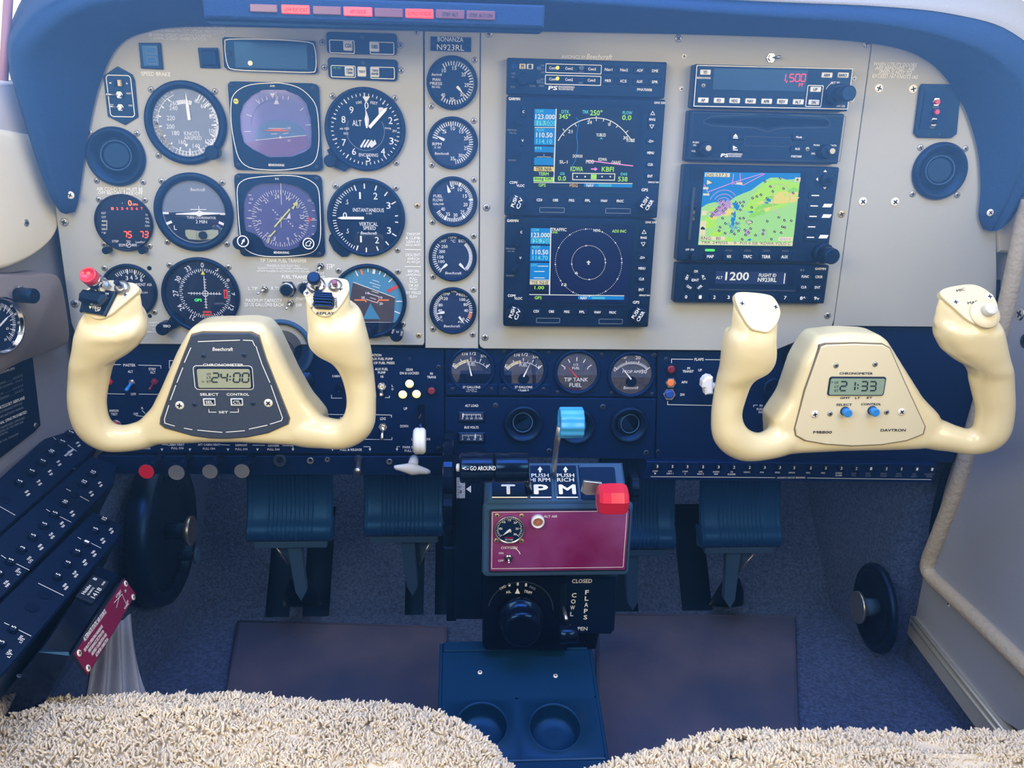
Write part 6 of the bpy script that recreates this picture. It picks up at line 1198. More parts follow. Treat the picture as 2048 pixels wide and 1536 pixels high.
# sloping lever quadrant on top of the housing
tq_ = pv(1112, 1000, w0); bq = pv(1112, 924, .045)
QF = Fr(PF.at(1112, 1002, w0 - .003), (1, 0, 0), PF.at(1112, 924, .085) - PF.at(1112, 1000, w0))
sq_ = Sub(ped, QF)
def f(b, q):
    P = [q.P(974, 1005), q.P(1256, 1005), q.P(1245, 924), q.P(982, 924)]; b.prism(P, -.03, 0, 'castgrey', .002)
    q.rect(1158, 935, 1236, 1000, .0008, 'navydark', 4); q.w = 0
    for x0_, x1_, s_ in ((983, 1056, 'T'), (1060, 1104, 'P'), (1112, 1157, 'M')):
        q.rect(x0_, 932, x1_, 998, .0012, 'navydark', 1); q.w = .0012; q.text(s_, (x0_ + x1_) / 2 - (3 if s_ == 'T' else 0), 979, 17, 22 if s_ != 'M' else 27, 'print', off=.03); q.line([(x0_ + 1, 995), (x1_ - 1, 995)], 2.2); q.w = 0
    q.w = .0012
    for x, s_ in ((1080, 'HI RPM'), (1131, 'RICH')):
        q.text('PUSH', x, 951, 7, 30); q.text(s_, x, 960, 7, 35 if len(s_) > 4 else 29); q.poly([(x - 5, 940), (x + 5, 940), (x, 933)], .0003, 'print'); q.rect(x - 2, 940, x + 2, 945, .0003, 'print')
    q.w = .0
    for x in (1058, 1108, 1160): q.rect(x - 2, 930, x + 2, 999, .0002, 'slot')
sq_.put('quadrant', f)
def f(b, q):
    q.rect(980, 1019, 1251, 1140, .0015, 'ink', 3); q.rect(982, 1021, 1249, 1137, .002, 'purple', 2); q.w = w0 + .002; q.box(985, 1024, 1246, 1134, 1, 'print', 1)
    q.text('ALT AIR', 1101, 1032.5, 5, 27); q.text('OXYGEN', 1018, 1095, 5.5, 32); q.text('ON', 1002, 1106, 4.5, 9); q.text('OFF', 1002, 1121, 4.5, 11); q.ring(1020, 1113, 20, 21.4, 'print', 20, 75)
with ped.part('placard_panel') as b: ped.k = PF.k(1112, 1078, w0); f(b, PX(b, ped, w0))
# lower box
lb = Th('trim_console', 'black lower console with the aileron trim knob and the cowl flap slot', 'console', 1095, 1225, w=0); wl = .098; lb.k = PF.k(1095, 1225, wl)
with lb.part('housing') as b:
    P = [lb.p(*v, wl) for v in ((966, 1150), (1135, 1150), (1135, 1302), (972, 1302), (965, 1294))]; b.prism(P, .0, wl, 'blackgloss', .002)
    P = [lb.p(*v, wl - .006) for v in ((1130, 1150), (1236, 1150), (1229, 1262), (1222, 1270), (1130, 1268))]; b.prism(P, .0, wl - .006, 'black', .002)
    P = [lb.p(*v, wl - .012) for v in ((1130, 1250), (1200, 1262), (1192, 1300), (1130, 1302))]; b.prism(P, .0, wl - .012, 'blackgloss', .002)
    q = PX(b, lb, wl - .006)
    q.text('CLOSED', 1164, 1161.6, 8.5, 40, off=.02); q.text('OPEN', 1160, 1257, 8.5, 30, off=.02)
    for i, s_ in enumerate('COWL'): q.text(s_, 1148 - i * 1.5, 1190 + i * 12.5, 9.5, 9 if s_ != 'L' else 6, off=.02)
    for i, s_ in enumerate('FLAPS'): q.text(s_, 1174 - i * .8, 1184 + i * 12.5, 9.5, 7, off=.02)
    q.w = wl + .0002; q.rect(1121, 1166, 1131, 1240, .0003, 'slot', 2)
    q.text('LWD', 1005.6, 1174.6, 5.5, 13, rot=30); q.text('RWD', 1065, 1175.5, 5.5, 13, rot=-30, m='dimprint'); q.text('AIL', 1016.7, 1183.5, 6, 10, rot=12); q.text('TRIM', 1055.5, 1183.5, 6, 16, rot=-16)
    for x, y in ((1018.9, 1169.6), (1035.5, 1167.7), (1052, 1169.6)): q.rect(x - 2, y - 3, x + 2, y + 3, .0003, 'keycap')
    q.poly([(1030, 1187), (1040, 1187), (1035, 1176)], .0003, 'print'); q.ring(1041, 1221, 64, 66, 'screwdark', -80, 90)
with lb.part('trim_knob') as b:
    q = PX(b, lb, wl); c = q.P(1040, 1229); k = q.k
    b.lathe(c, [(46 * k, wl), (46 * k, wl + .010), (44 * k, wl + .012), (41 * k, wl + .012), (40 * k, wl + .026), (37 * k, wl + .030), (30 * k, wl + .031)], 'blackgloss', 48, flute=.03, fl=(4, 5))
with lb.part('cowl_flap_lever') as b:
    b.tube([(*lb.p(1127, 1215, wl), wl), (*lb.p(1133, 1240, wl + .02), wl + .02)], .002, 'silver', 12)
    c = lb.p(1136, 1268, wl + .024); k = PF.k(1136, 1268, wl + .024); ro = Matrix.Translation((c[0], c[1], wl + .024)) @ Matrix.Rotation(PI / 2, 4, 'Y'); r = 19 * k
    b.lathe((0, 0), [(r * .75, -r), (r, -r * .8), (r * .95, 0), (r, r * .8), (r * .75, r)], 'blackgloss', 28, ro)
# oxygen gauge, switch, alt air knob : on the purple panel
t = Th('oxygen_gauge', 'small round oxygen pressure gauge on the purple panel', 'gauge', 1019, 1058, w=w0 + .0022); k = t.k
b, p = dial(t, 28)
p.ticks(1019, 1058, 22, 26, -130, 130, 31, 1); p.ticks(1019, 1058, 20, 26, -130, 130, 7, 1.5)
for s_, x, y in (('5', 1002, 1057), ('10', 1008, 1044), ('15', 1019, 1040), ('20', 1030, 1045), ('25', 1034, 1057), ('30', 1030, 1068)): p.text(s_, x, y, 4.5, 6)
p.text('OXYGEN', 1018, 1075, 3, 17, 'red'); p.text('PSI X100', 1018, 1079, 3, 15); p.text('EMI', 1018, 1063, 4, 9, sk=.3); p.needle(1021, 1058, 230, 20, 4, tip=.6); b.__exit__(None)
with t.part('bezel') as b: b.lathe((0, 0), [(30 * k, 0), (30 * k, .003), (28.5 * k, .0035), (27.5 * k, .001)], 'silver', 40)
t.screws([(994, 1031), (1043, 1031.5), (993, 1081), (1043, 1082)], 5, 0, 'screwgold')
t = Th('oxygen_switch', 'chrome oxygen toggle switch on the purple panel', 'switch', 1017, 1114, w=w0 + .0022); toggle(t, 1017, 1114, 0, ang=180, tilt=30, ln=12, nut=9)
t = Th('alternate_air_knob', 'amber push knob in a white ring next to the words ALT AIR', 'knob', 1075, 1040, w=w0 + .0022)
with t.part('ring') as b: b.lathe((0, 0), [(13.5 * t.k, 0), (13.5 * t.k, .005), (11 * t.k, .007), (9.5 * t.k, .006), (9.5 * t.k, .001)], 'keycap', 32)
with t.part('button') as b: b.cyl((0, 0), 9 * t.k, 0, .005, M('amberbtn', (170, 110, 80), .3) and 'amberbtn', 28); b.cyl((0, 0), 4 * t.k, .005, .0065, 'amberbtn', 20)
# levers
t = Th('throttle_lever', 'black cylindrical throttle handle reading GO AROUND', 'lever', 985, 935, w=0); wt = .135; c = t.p(986, 935, wt); k = PF.k(986, 935, wt); r = 30.5 * k
ro = Matrix.Translation((c[0], c[1], wt)) @ Matrix.Rotation(PI / 2, 4, 'Y')
with t.part('arm') as b: b.tube([(*t.p(1058, 985, w0 - .01), w0 - .01), (*t.p(1054, 960, wt - .012), wt - .012), (c[0] + 60 * k, c[1], wt)], .0035, 'blackgloss', 12)
with t.part('grip') as b:
    for a0, a1 in ((-67, 0), (1.5, 70)): b.lathe((0, 0), [(r * .75, a0 * k), (r * .95, (a0 + 2) * k), (r, (a0 + 5) * k), (r, (a1 - 3) * k), (r * .96, a1 * k), (r * .7, a1 * k + .0004)], 'blackgloss', 44, ro)
    L_ = MB(); 
    for i, s_ in enumerate((('GO AROUND', 966, 50, 8), ('<-', 931, 13, 6))):
        vs, fs, a0, a1, b0, b1 = textmesh(s_[0], 0); sx = s_[2] * k / (a1 - a0); sy = s_[3] * k / (b1 - b0); xc = t.p(s_[1], 935, wt + r)[0]
        o = []
        for v in vs:
            x = xc + (v.x - (a0 + a1) / 2) * sx; y = (v.y - (b0 + b1) / 2) * sy; th_ = y / r + .36; o.append((x, c[1] + (r + .0003) * math.sin(th_), wt + (r + .0003) * math.cos(th_)))
        b.add(o, fs, 'print')
with t.part('go_around_button') as b: b.lathe((0, 0), [(0, -74 * k), (r * .25, -73 * k), (r * .28, -66 * k)], 'keycap', 20, ro)
t = Th('propeller_lever', 'bright blue fluted propeller lever knob', 'lever', 1142, 845, w=0); wp = .135; k = PF.k(1141, 845, wp)
with t.part('arm') as b:
    P = [(*t.p(1106, 965, w0 - .03), w0 - .03), (*t.p(1108, 935, wp - .03), wp - .03), (*t.p(1113, 890, wp - .01), wp - .01), (*t.p(1119, 855, wp), wp)]; b.tube(P, .0035, 'silver', 12, sq=.35)
with t.part('knob') as b:
    c = t.p(1142, 845, wp); R_ = []
    ro = Matrix.Translation((c[0], c[1], wp)) @ Matrix.Rotation(PI / 2, 4, 'Y'); n = 72; hx = 24 * k
    for j, (xx, s_) in enumerate(((-hx * .95, .86), (-hx, .92), (-hx * .9, 1), (hx * .9, 1), (hx, .93), (hx * .95, .88))):
        R_.append([ro @ Vector((30 * k * s_ * (1 + .045 * math.cos(10 * a)) * math.cos(a), 30 * k * s_ * (1 + .045 * math.cos(10 * a)) * math.sin(a), xx)) for a in [2 * PI * i / n for i in range(n)]])
    b.loft(R_, 'blueknob')
t = Th('mixture_lever', 'red faceted mixture lever knob on a flat metal arm', 'lever', 1225, 998, w=0); wm = .150; k = PF.k(1225, 998, wm)
with t.part('arm') as b:
    P = [t.p(*v, .128) for v in ((1168, 962), (1204, 966), (1212, 990), (1172, 991), (1163, 985))]; b.prism(P, .124, .128, 'silver', .0005)
with t.part('knob') as b:
    c = t.p(1225, 998, wm); R_ = []; n = 6; ro = Matrix.Translation((c[0], c[1], wm)) @ Matrix.Rotation(PI / 2, 4, 'Y') @ Matrix.Rotation(.3, 4, 'Z')
    for xx, s_ in ((-29, .70), (-30, .78), (-24, .96), (-8, 1.0), (18, 1.0), (27, .88), (30, .7)):
        ring_ = rrect(-1, -1, 1, 1, .5, 1); R_.append([ro @ Vector((31 * k * s_ * .93 * x, 31 * k * s_ * .93 * y, xx * k)) for x, y in ring_])
    b.loft(R_, 'red', smooth=False)
# trim wheels
def wheelx(name, label, x, y, w_, R, wd, n=12, m='blackgloss'):
    t = Th(name, label, 'wheel', x, y, w=0); c = t.p(x, y, w_); ro = Matrix.Translation((c[0], c[1], w_ - R)) @ Matrix.Rotation(PI / 2, 4, 'Y')
    with t.part('wheel') as b:
        V = []
        prof = [(R * .6, -wd * .4), (R * .95, -wd), (R, -wd * .8), (R, wd * .8), (R * .95, wd), (R * .6, wd * .4)]
        vs = []; N = n * 6
        for i in range(N):
            a = 2 * PI * i / N; q_ = 1 if i % 6 < 4 else .93
            vs.append([ro @ Vector((r_ * (q_ if r_ > R * .9 else 1) * math.cos(a), r_ * (q_ if r_ > R * .9 else 1) * math.sin(a), h)) for r_, h in prof])
        b.loft([list(z) for z in zip(*vs)], m, caps=True, smooth=False)
    return t
th_ = Th('wheel_housing', 'dark housing left of the pedestal with a white elevator trim scale', 'housing', 935, 1080, w=0)
with th_.part('housing') as b:
    P = [th_.p(*v, .052) for v in ((908, 932), (968, 932), (966, 1240), (908, 1240))]; b.prism(P, -.02, .052, 'navydark', .002); P = [th_.p(*v, .04) for v in ((886, 1095), (912, 1095), (912, 1244), (893, 1244))]; b.prism(P, -.02, .04, 'navydark', .002)
with th_.part('scale') as b:
    th_.k = PF.k(935, 1080, .052); q = PX(b, th_, .052); q.rect(913, 955, 930, 996, .0006, 'keycap', 1); q.w = .0526; q.text('U', 921, 973, 5, 4, 'ink'); q.text('3', 921, 983, 7, 4.5, 'ink'); q.ticks(921, 975, 0, 0, 0, 0, 1)
    for i in range(8): q.line([(914, 957 + i * 5.4), (917 + (i % 2) * 2, 957 + i * 5.4)], .8, 'ink'); q.line([(926, 957 + i * 5.4), (929, 957 + i * 5.4)], .8, 'ink')
    q.poly([(932, 978), (942, 971), (942, 985)], .0004, 'print')
wheelx('elevator_trim_wheel', 'vertical ribbed elevator trim wheel left of the pedestal', 895.5, 1012, .085, .058, .0055, 10)
wheelx('friction_wheel', 'small ribbed friction wheel at the right of the mixture knob', 1272, 987, .085, .0165, .0045, 7)
# floor console with two cup recesses
cf0 = PF.at(1040, 1300, .085); CF = Fr(cf0, (1, 0, 0), (0, math.cos(.30), math.sin(.30)))
cs = Th('floor_console', 'black moulded floor console with two round cup recesses', 'console', 1040, 1400, CF)
CC = [cs.p(1110, 1454), cs.p(963, 1451)]
with cs.part('shell') as b:
    k = CF.k(1110, 1454); R = 50 * k; pts = [cs.p(*v) for v in ((898, 1262), (1178, 1306), (1186, 1500), (1186, 1640), (884, 1640), (884, 1395))]
    x0 = min(p_[0] for p_ in pts); x1 = max(p_[0] for p_ in pts); y1 = cs.p(1040, 1283)[1]; y0 = cs.p(1040, 1700)[1]
    n = 96
    def grid(cx, cy, x0_, x1_, y0_, y1_):
        A = []
        for i in range(n):
            a = 2 * PI * i / n; d = Vector((math.cos(a), math.sin(a))); tt = min([(x1_ - cx) / d.x if d.x > 0 else 9, (x0_ - cx) / d.x if d.x < 0 else 9, (y1_ - cy) / d.y if d.y > 0 else 9, (y0_ - cy) / d.y if d.y < 0 else 9]); A.append((cx + d.x * tt, cy + d.y * tt, 0))
        C_ = lambda r_, z_: [(cx + r_ * math.cos(2 * PI * i / n), cy + r_ * math.sin(2 * PI * i / n), z_) for i in range(n)]
        b.loft([A, C_(R * 1.06, 0), C_(R * 1.03, .0016), C_(R * .98, -.002), C_(R * .9, -.016), C_(R * .78, -.019), C_(R * .4, -.019), C_(.0004, -.019)], 'console', caps=False)
    mx_ = (CC[0][0] + CC[1][0]) / 2; yy0, yy1 = CC[0][1] - R * 1.35, CC[0][1] + R * 1.35
    b.f_skip = 1
    grid(*CC[0], mx_, x1, yy0, yy1); grid(*CC[1], x0, mx_, yy0, yy1)
    b.add([(x0, yy1, 0), (x1, yy1, 0), (x1, y1 - .012, 0), (x0, y1 - .012, 0)], [(0, 1, 2, 3)], 'console'); b.add([(x0, y0, 0), (x1, y0, 0), (x1, yy0, 0), (x0, yy0, 0)], [(0, 1, 2, 3)], 'console')
    b.rect(x0, y1 - .013, x1, y1, -.1, .003, 'console', .003, .0015)
    for x_ in (x0, x1): s_ = 1 if x_ == x1 else -1; b.rect(x_, y0, x_ + s_ * .004, y1, -.16, -.0008, 'console', 0, .0008)
    b.add([(x0, yy0 - .002, .001), (x1, yy0 - .002, .001), (x1, yy0, .001), (x0, yy0, .001)], [(0, 1, 2, 3)], 'castgrey')
cs.screws([(960, 1345), (1111, 1352)], 5, 0, 'screwbright')
# pedals
PG = 'four ribbed rudder pedals'
def pedal(label, x0, x1, yb, arm, cable, side):
    PW = -.10; xm = (x0 + x1) / 2; t = Th('rudder_pedal', label, 'pedal', xm, yb, PF, PW, PG); k = t.k; hw = (x1 - x0) / 2 * k
    with t.part('pad') as b:
        prof = cat([(0, .150, -.012), (0, .100, -.010), (0, .055, -.004), (0, .028, .006), (0, .016, .016), (0, .006, .019), (0, -.003, .014), (0, -.004, .004), (0, .006, .0), (0, .020, -.006)], 4)
        us = []
        for i in range(61):
            u = -hw + 2 * hw * i / 60; g = 0
            if i in (0, 60): g = -.003
            elif i in (2, 58): g = .0012
            elif i in (3, 57): g = -.0006
            elif 14 <= i <= 46 and i % 3 == 0: g = -.0018
            us.append([(u, p_.y, p_.z + g - (.002 if p_.y < .03 and i in (0, 60) else 0)) for p_ in prof])
        b.loft(us, 'rubber', caps=False, closed=False)
    with t.part('arm') as ab:
        b = ab; c = t.p(arm[0], 0 + yb, 0)[0]; b.rect(-hw * .85, -.014, hw * .85, -.005, -.008, .012, 'castgrey', .002, .001)
        L = [t.p(x, y, 0) for x, y in ((arm[0] - 20, yb + 8), (arm[0] + 20, yb + 8), (arm[0] + 14, yb + 18), (arm[1] + 12, arm[2]), (arm[1] + 2, arm[2] + 18), (arm[1] - 10, arm[2]), (arm[0] - 15, yb + 18))]; b.prism(L, -.006, .006, 'castgrey', .001)
    with t.part('brake_link', ab.ob) as b:
        L = [t.p(x, y, -.006) for x, y in cable]; b.prism([t.p(x, y, -.006) for x, y in cable], -.012, -.008, 'castgrey', .0006); b.tube([(*L[0], -.004), (*L[1], -.004)], .0016, 'silver', 8)
    return t
pedal('leftmost of the four ribbed rudder pedals', 499, 668, 1068, (590, 602, 1180), [(545, 1082), (578, 1128), (578, 1082)], -1)
pedal('second rudder pedal from the left, beside the trim wheel', 730, 888, 1058, (816, 824, 1170), [(862, 1080), (838, 1128), (832, 1068)], 1)
pedal('third rudder pedal from the left, half hidden by the pedestal', 1190, 1347, 1085, (1262, 1262, 1200), [(1230, 1092), (1250, 1140), (1250, 1092)], -1)
pedal('rightmost of the four ribbed rudder pedals', 1392, 1557, 1080, (1466, 1456, 1195), [(1512, 1100), (1476, 1142), (1476, 1092)], 1)
for s_, x0, x1 in (('torn dark boot around the leftmost pedal arm', 560, 640), ('dark boot around the rightmost pedal arm', 1425, 1495)):
    t = Th('pedal_boot', s_, 'boot', (x0 + x1) / 2, 1205, PF, -.14, 'rubber boots around pedal arms')
    with t.part('boot') as b:
        o0 = PF.px((x0 + x1) / 2, 1205, -.14); n = 24; R_ = []
        for j, (yy, rr_, ww) in enumerate(((1225, 1.0, .0), (1205, .9, .01), (1180, .75, .02), (1160, .55, .026), (1150, .42, .028))):
            c = t.p((x0 + x1) / 2, yy, 0); r_ = (x1 - x0) / 2 * t.k * rr_; R_.append([(c[0] + r_ * math.cos(2 * PI * i / n), c[1] + .3 * r_ * math.sin(2 * PI * i / n), ww - .02 + r_ * .7 * math.sin(2 * PI * i / n)) for i in range(n)])
        b.loft(R_, 'navydark')
# ------------------------------------------------------------ left side wall
LF = Fr((-.4674, -.085, -.2), (.055, .23, 0), (0, 0, 1))
def lpil(b, pts, h, m, fr_t, n=4, inset=.86):
    """padded shape: rings of the outline drawn in towards its middle as it rises"""
    P = cat([(*fr_t.p(x, y), 0) for x, y in pts], 4, True); c = sum(P, Vector()) / len(P); R_ = []
    for j in range(n + 1):
        a = PI / 2 * j / n; s_ = inset + (1 - inset) * math.cos(a); R_.append([tuple(c + (v - c) * s_ + Vector((0, 0, h * math.sin(a)))) for v in P])
    R_.insert(0, [tuple(v) for v in P]); b.loft(R_, m)
t = Th('side_pad', 'cream padded trim on the left side wall with one screw', 'trim pad', 20, 400, LF)
with t.part('pad') as b: lpil(b, [(-150, 268), (40, 262), (78, 300), (100, 370), (102, 420), (88, 470), (55, 505), (10, 530), (-40, 545), (-150, 560)], .016, 'creampad', t)
t.screws([(52, 446)], 8, .0155, 'screw')
t = Th('gauge_pod', 'grey brown moulded pod on the left side wall', 'pod', 20, 640, LF)
with t.part('shell') as b: lpil(b, [(-120, 568), (20, 545), (62, 542), (80, 560), (95, 640), (96, 678), (84, 692), (0, 722), (-120, 760)], .026, 'greyvinyl2' if M('greyvinyl2', (122, 112, 108), .55, bump=.2, bs=700) else '', t, inset=.93)
t = Th('side_gauge', 'round black gauge in the pod on the left side wall', 'gauge', -3, 650, LF, .027); k = t.k
b, p = dial(t, 54)
p.ticks(-3, 650, 36, 44, 20, 150, 27, 1.2); p.ticks(-3, 650, 30, 44, 20, 150, 9, 1.6)
for s_, x, y in (('60', 22, 612), ('80', 30, 628), ('100', 37, 645), ('120', 37, 665), ('140', 26, 684), ('0', 14, 657), ('20', 10, 679)): p.text(s_, x, y, 5, 7)
p.needle(-3, 652, 62, 30, 3.4); b.__exit__(None)
with t.part('bezel') as b: b.lathe((0, 0), [(59 * k, 0), (59 * k, .004), (56 * k, .006), (53 * k, .005), (52 * k, .001)], 'chrome', 44)
t = Th('pod_knob', 'small black knob with a chrome collar on the pod', 'knob', 30, 585, LF, .024)
with t.part('collar') as b: q = PX(b, t, 0); q.cyl(30, 583, 12, .008, 'chrome', 24)
with t.part('knob') as b: q = PX(b, t, .008); q.cyl(36, 590, 15, .018, 'knobblack', 28)
t = Th('wall_placard', 'large black placard of flight limitations on the left side wall', 'placard', 20, 800, LF)
with t.part('plate') as b:
    b.prism([t.p(*v) for v in ((-120, 765), (-20, 735), (52, 697), (62, 705), (79, 850), (66, 864), (-20, 930), (-120, 990))], 0, .0016, 'navydark', .0004); q = PX(b, t, .0016)
    for s_, x, y, h, w_ in (('UTILITY CATEGORY AIRPLANE', 10, 728, 5, 80), ('OPERATING LIMITATIONS (IAS)', -2, 752, 6, 84), ('MANEUVERING ........ 154 KTS', 10, 768, 4.5, 96), ('FLAPS EXTENDED (NORMAL) .. 124 KTS', 10, 777, 4.5, 96), ('FLAPS (12) .......... 154 KTS', 14, 788, 4.5, 90), ('GEAR EXTENDED ....... 154 KTS', 14, 797, 4.5, 90), ('UTILITY CATEGORY AIRPLANE', 14, 800 + 14, 6.5, 98), ('OPERATE IN ACCORDANCE WITH FAA', 12, 824, 4.5, 90), ('APPROVED AIRPLANE FLIGHT MANUAL', 14, 833, 4.5, 92), ('INTENTIONAL SPINS PROHIBITED', 16, 844, 6, 104), ('AEROBATIC MANEUVERS APPROVED', 14, 855, 4.5, 98), ('ARE THOSE LISTED IN THE AIRPLANE', 12, 863, 4.5, 96), ('MANUAL', 6, 872, 4.5, 30), ('NO TIP TANK FUEL TRANSFER', 8, 885, 4, 80)):
        q.text(s_, x - 2, y - 4, h, w_, 'dimprint' if h < 5 else 'print', rot=0, off=.006)
t.screws([(58, 710), (71, 850)], 5, .0016, 'screw')
wn = Th('window_post', 'slim mauve post at the top left corner of the side window', 'post', 8, 80, LF)
with wn.part('post') as b: b.tube([(*wn.p(20, -60, .004), .004), (*wn.p(4, 210, .004), .004)], .004, M('mauve', (150, 110, 130), .5) and 'mauve', 10)
sw = Th('window_sill', 'pale lilac padded sill below the left side window', 'sill', 20, 220, LF)
with sw.part('sill') as b: lpil(b, [(-150, 175), (20, 160), (40, 168), (70, 215), (82, 268), (40, 272), (-150, 282)], .012, M('lilac', (214, 212, 222), .6) and 'lilac', sw)
# ------------------------------------------------------------ circuit breaker shelf
BF = Fr((-.438, -.03, -.304), (0, 1, 0), (-.87, 0, .5))
cb = Th('breaker_shelf', 'stepped black circuit breaker shelf along the left side wall', 'circuit breaker panel', 100, 1060, BF)
def bp(v): return cb.p(*v)
with cb.part('shelf') as b:
    for j, (P, w_) in enumerate((([(-90, 1040), (150, 824), (222, 850), (178, 914), (-90, 1150)], .004), ([(-90, 1152), (180, 914), (234, 934), (226, 972), (-90, 1290)], .002), ([(-90, 1292), (186, 1022), (246, 1050), (236, 1078), (18, 1338), (-90, 1440)], 0))):
        b.prism([bp(v) for v in P], -.05, w_, 'black', .0015)
    q = PX(b, cb, .004)
    def row(L_, w_, dx=15, dy=19):
        q.w = w_
        for i, (x, y) in enumerate(L_):
            q.text(('FUEL', 'STALL', 'TURN', 'ANNUN', 'FLAP', 'GEAR', 'CLOCK', 'LDG')[i % 8], x + dx, y + dy - 2, 4, 12, off=.02); q.text(('PUMP', 'WARN', 'COORD', 'TEST', 'MOTOR', 'WARN', 'LTS', 'LT')[i % 8], x + dx + 3, y + dy + 4, 4, 12, off=.02)
    R1 = [(140, 869), (123, 887), (101, 907), (84, 926), (62, 946), (38, 967)]; R2 = [(184, 949), (166, 968), (128, 1008), (108, 1030), (87, 1052), (64.5, 1075), (43, 1100), (20, 1124), (-3, 1148)]; R3 = [(206, 1042), (189, 1062), (171, 1088), (153, 1106), (134, 1129), (114, 1154), (25.5, 1259), (2, 1288)]
    row(R1, .004); row(R2, .002); row(R3, 0)
    q.w = .004; q.text('TIP FUEL TRANSFER', 138, 906, 5, 42, off=.014)
    for w_, L_ in ((.004, [[(106, 875), (112, 880)], [(135, 890), (153, 903)], [(0, 1014), (30, 1031)]]), (.002, [[(132, 978), (178, 1003)], [(92, 1019), (100, 1024)], [(118, 1033), (142, 1045)], [(2, 1111), (12, 1118)], [(32, 1128), (58, 1141)]]), (0, [[(155, 1075), (162, 1079)], [(180, 1086), (202, 1097)], [(76, 1167), (127, 1192)], [(8, 1246), (18, 1251)], [(36, 1260), (62, 1273)]])):
        q.w = w_
        for l_ in L_: q.line(l_, 1.3)
    for x, y, w_ in ((10, 1000, .004), (148, 990, .002), (88, 1189, 0), (64, 1215, 0)): q.w = w_; q.cyl(x, y, 12, .0006, 'navydark', 24)
cb.screws([(148, 937), (38, 1352)], 4, .003, 'screwdark')
NN = [('5', '5', '10', '5', '5', '5'), ('15', '15', '10', '5', '5', '5', '3', '5', '5'), ('15', '5', '1', '5', '5', '5', '5', '5')]
RW = ('upper', 'middle', 'lower')
for j, (L_, w_) in enumerate(((R1, .004), (R2, .002), (R3, 0))):
    for i, (x, y) in enumerate(L_): breaker('%s breaker marked %s from the panel end of the %s row on the left shelf' % (ORD[i], NN[j][i], RW[j]), NN[j][i], BF, x, y, 8.2, w=w_ + .0005, group='circuit breakers on the left shelf', rot=0)
# static air box with its maroon placard
sb = Th('static_air_box', 'glossy black box with a maroon ALTERNATE STATIC AIR SOURCE placard', 'box', 170, 1240, BF)
DF = Fr(BF.at(205, 1240, -.002), (0, 1, 0), (-.30, 0, .95))
with sb.part('housing') as b:
    P = [sb.p(*v, .002) for v in ((78, 1300), (196, 1128), (243, 1150), (141, 1308))]; b.prism(P, -.075, .002, 'blackgloss', .002); q = PX(b, sb, .002)
    q.rect(*(168, 1196), *(206, 1196), .0001, 'navydark')
s5 = Sub(sb, DF)
def f(b, q):
    q.poly([(141, 1310), (245, 1157), (268, 1190), (170, 1354)], .002, 'ink'); q.poly([(143, 1309), (244, 1160), (266, 1190), (170, 1351)], .0026, 'maroon'); q.w = .0026
    q.text('ALTERNATE STATIC AIR SOURCE', 189, 1250, 9, 100, off=.02)
    for i, (s_, w_) in enumerate((('SEE PILOT\'S OPERATING HANDBOOK', 92), ('PERFORMANCE SECTION FOR', 76), ('AIRSPEED CALIBRATION AND', 76), ('ALTIMETER CORRECTION', 62))): q.text(s_, 186 + i * 5.6, 1276 + i * 6.2, 6.5, w_ * .9, off=.012)
    q.text('ALTERNATE', 236, 1188, 5, 26); q.text('NORMAL', 252, 1212, 5, 22); q.text('ON', 250, 1182, 5, 8); q.text('OFF', 254, 1204, 5, 10); q.line([(227, 1206), (244, 1188)], 1.2); q.line([(240, 1185), (232, 1216)], 1.2)
    q.line([(243, 1188), (253, 1212)], 1.2)
s5.put('placard', f)
for x, y in ((246, 1169), (261, 1196), (152, 1308), (170, 1338)): o = put_screw(sb.e, (0, 0), .0025, 0, 'screwbright'); o.matrix_local = s5.m @ Matrix.Translation((*s5.p(x, y), .0026)) @ Matrix.Diagonal((.0028, .0028, .002, 1))
hb = Th('hour_meter', 'small hour meter with white digits on top of the black box', 'meter', 186, 1181, BF, .0022)
with hb.part('case') as b:
    q = PX(b, hb, 0); q.b.rect(-.017, -.007, .017, .008, 0, .002, 'ink', .0015, .0005); q.w = .003
    q.b.text('Hobbs', (-.005, .0045), .0028, .0023, 'print', .014); q.b.text('QUARTZ', (-.005, .0005), .0018, .0023, 'print', .012); q.b.text('1418', (-.004, -.0038), .0038, .0023, 'keycap', .015); q.b.text('HOURS', (.011, -.0035), .0016, .0023, 'print', .006); q.b.text('B', (.012, .0045), .003, .0023, 'print', .003)
# big round kick vent left
WF = Fr((-.40, .088, -.459), (0, 1, 0), (0, 0, 1))
t = Th('kick_vent', 'large round black vent with a silver centre knob on the left kick wall', 'air vent', 318, 1062, WF)
Rw = .092
with t.part('rim') as b: b.lathe((0, 0), [(Rw, -.006), (Rw, .010), (Rw * .97, .017), (Rw * .9, .020), (Rw * .83, .017), (Rw * .8, .008)], 'knobblack', 64)
with t.part('dish') as b:
    b.lathe((0, 0), [(Rw * .81, .009), (Rw * .6, -.002), (Rw * .3, -.004), (Rw * .2, .004), (.004, .006)], 'knobblack', 64)
    for s_ in range(3):
        for i in range(7):
            a0 = math.radians(s_ * 120 + 10 + i * 9); b.tube([(Rw * r_ * math.cos(a0 + (r_ - .3) * .7), Rw * r_ * math.sin(a0 + (r_ - .3) * .7), .003 + .008 * max(0, (r_ - .55) / .25)) for r_ in (.3, .42, .55, .68, .78)], .0016, 'knobblack', 6)
with t.part('stem') as b: b.cyl((0, 0), .011, .0, .035, 'black', 24)
with t.part('knob') as b: b.cyl((0, 0), .0185, .035, .041, 'silver', 40)
with t.part('latch_knob') as b: b.cyl((.030, -.052), .006, .0, .03, 'black', 20); b.cyl((.030, -.052), .010, .03, .034, 'castgrey', 24)
RK = Fr((.5235, .072, -.573), (-.06, -1, 0), (0, 0, 1))
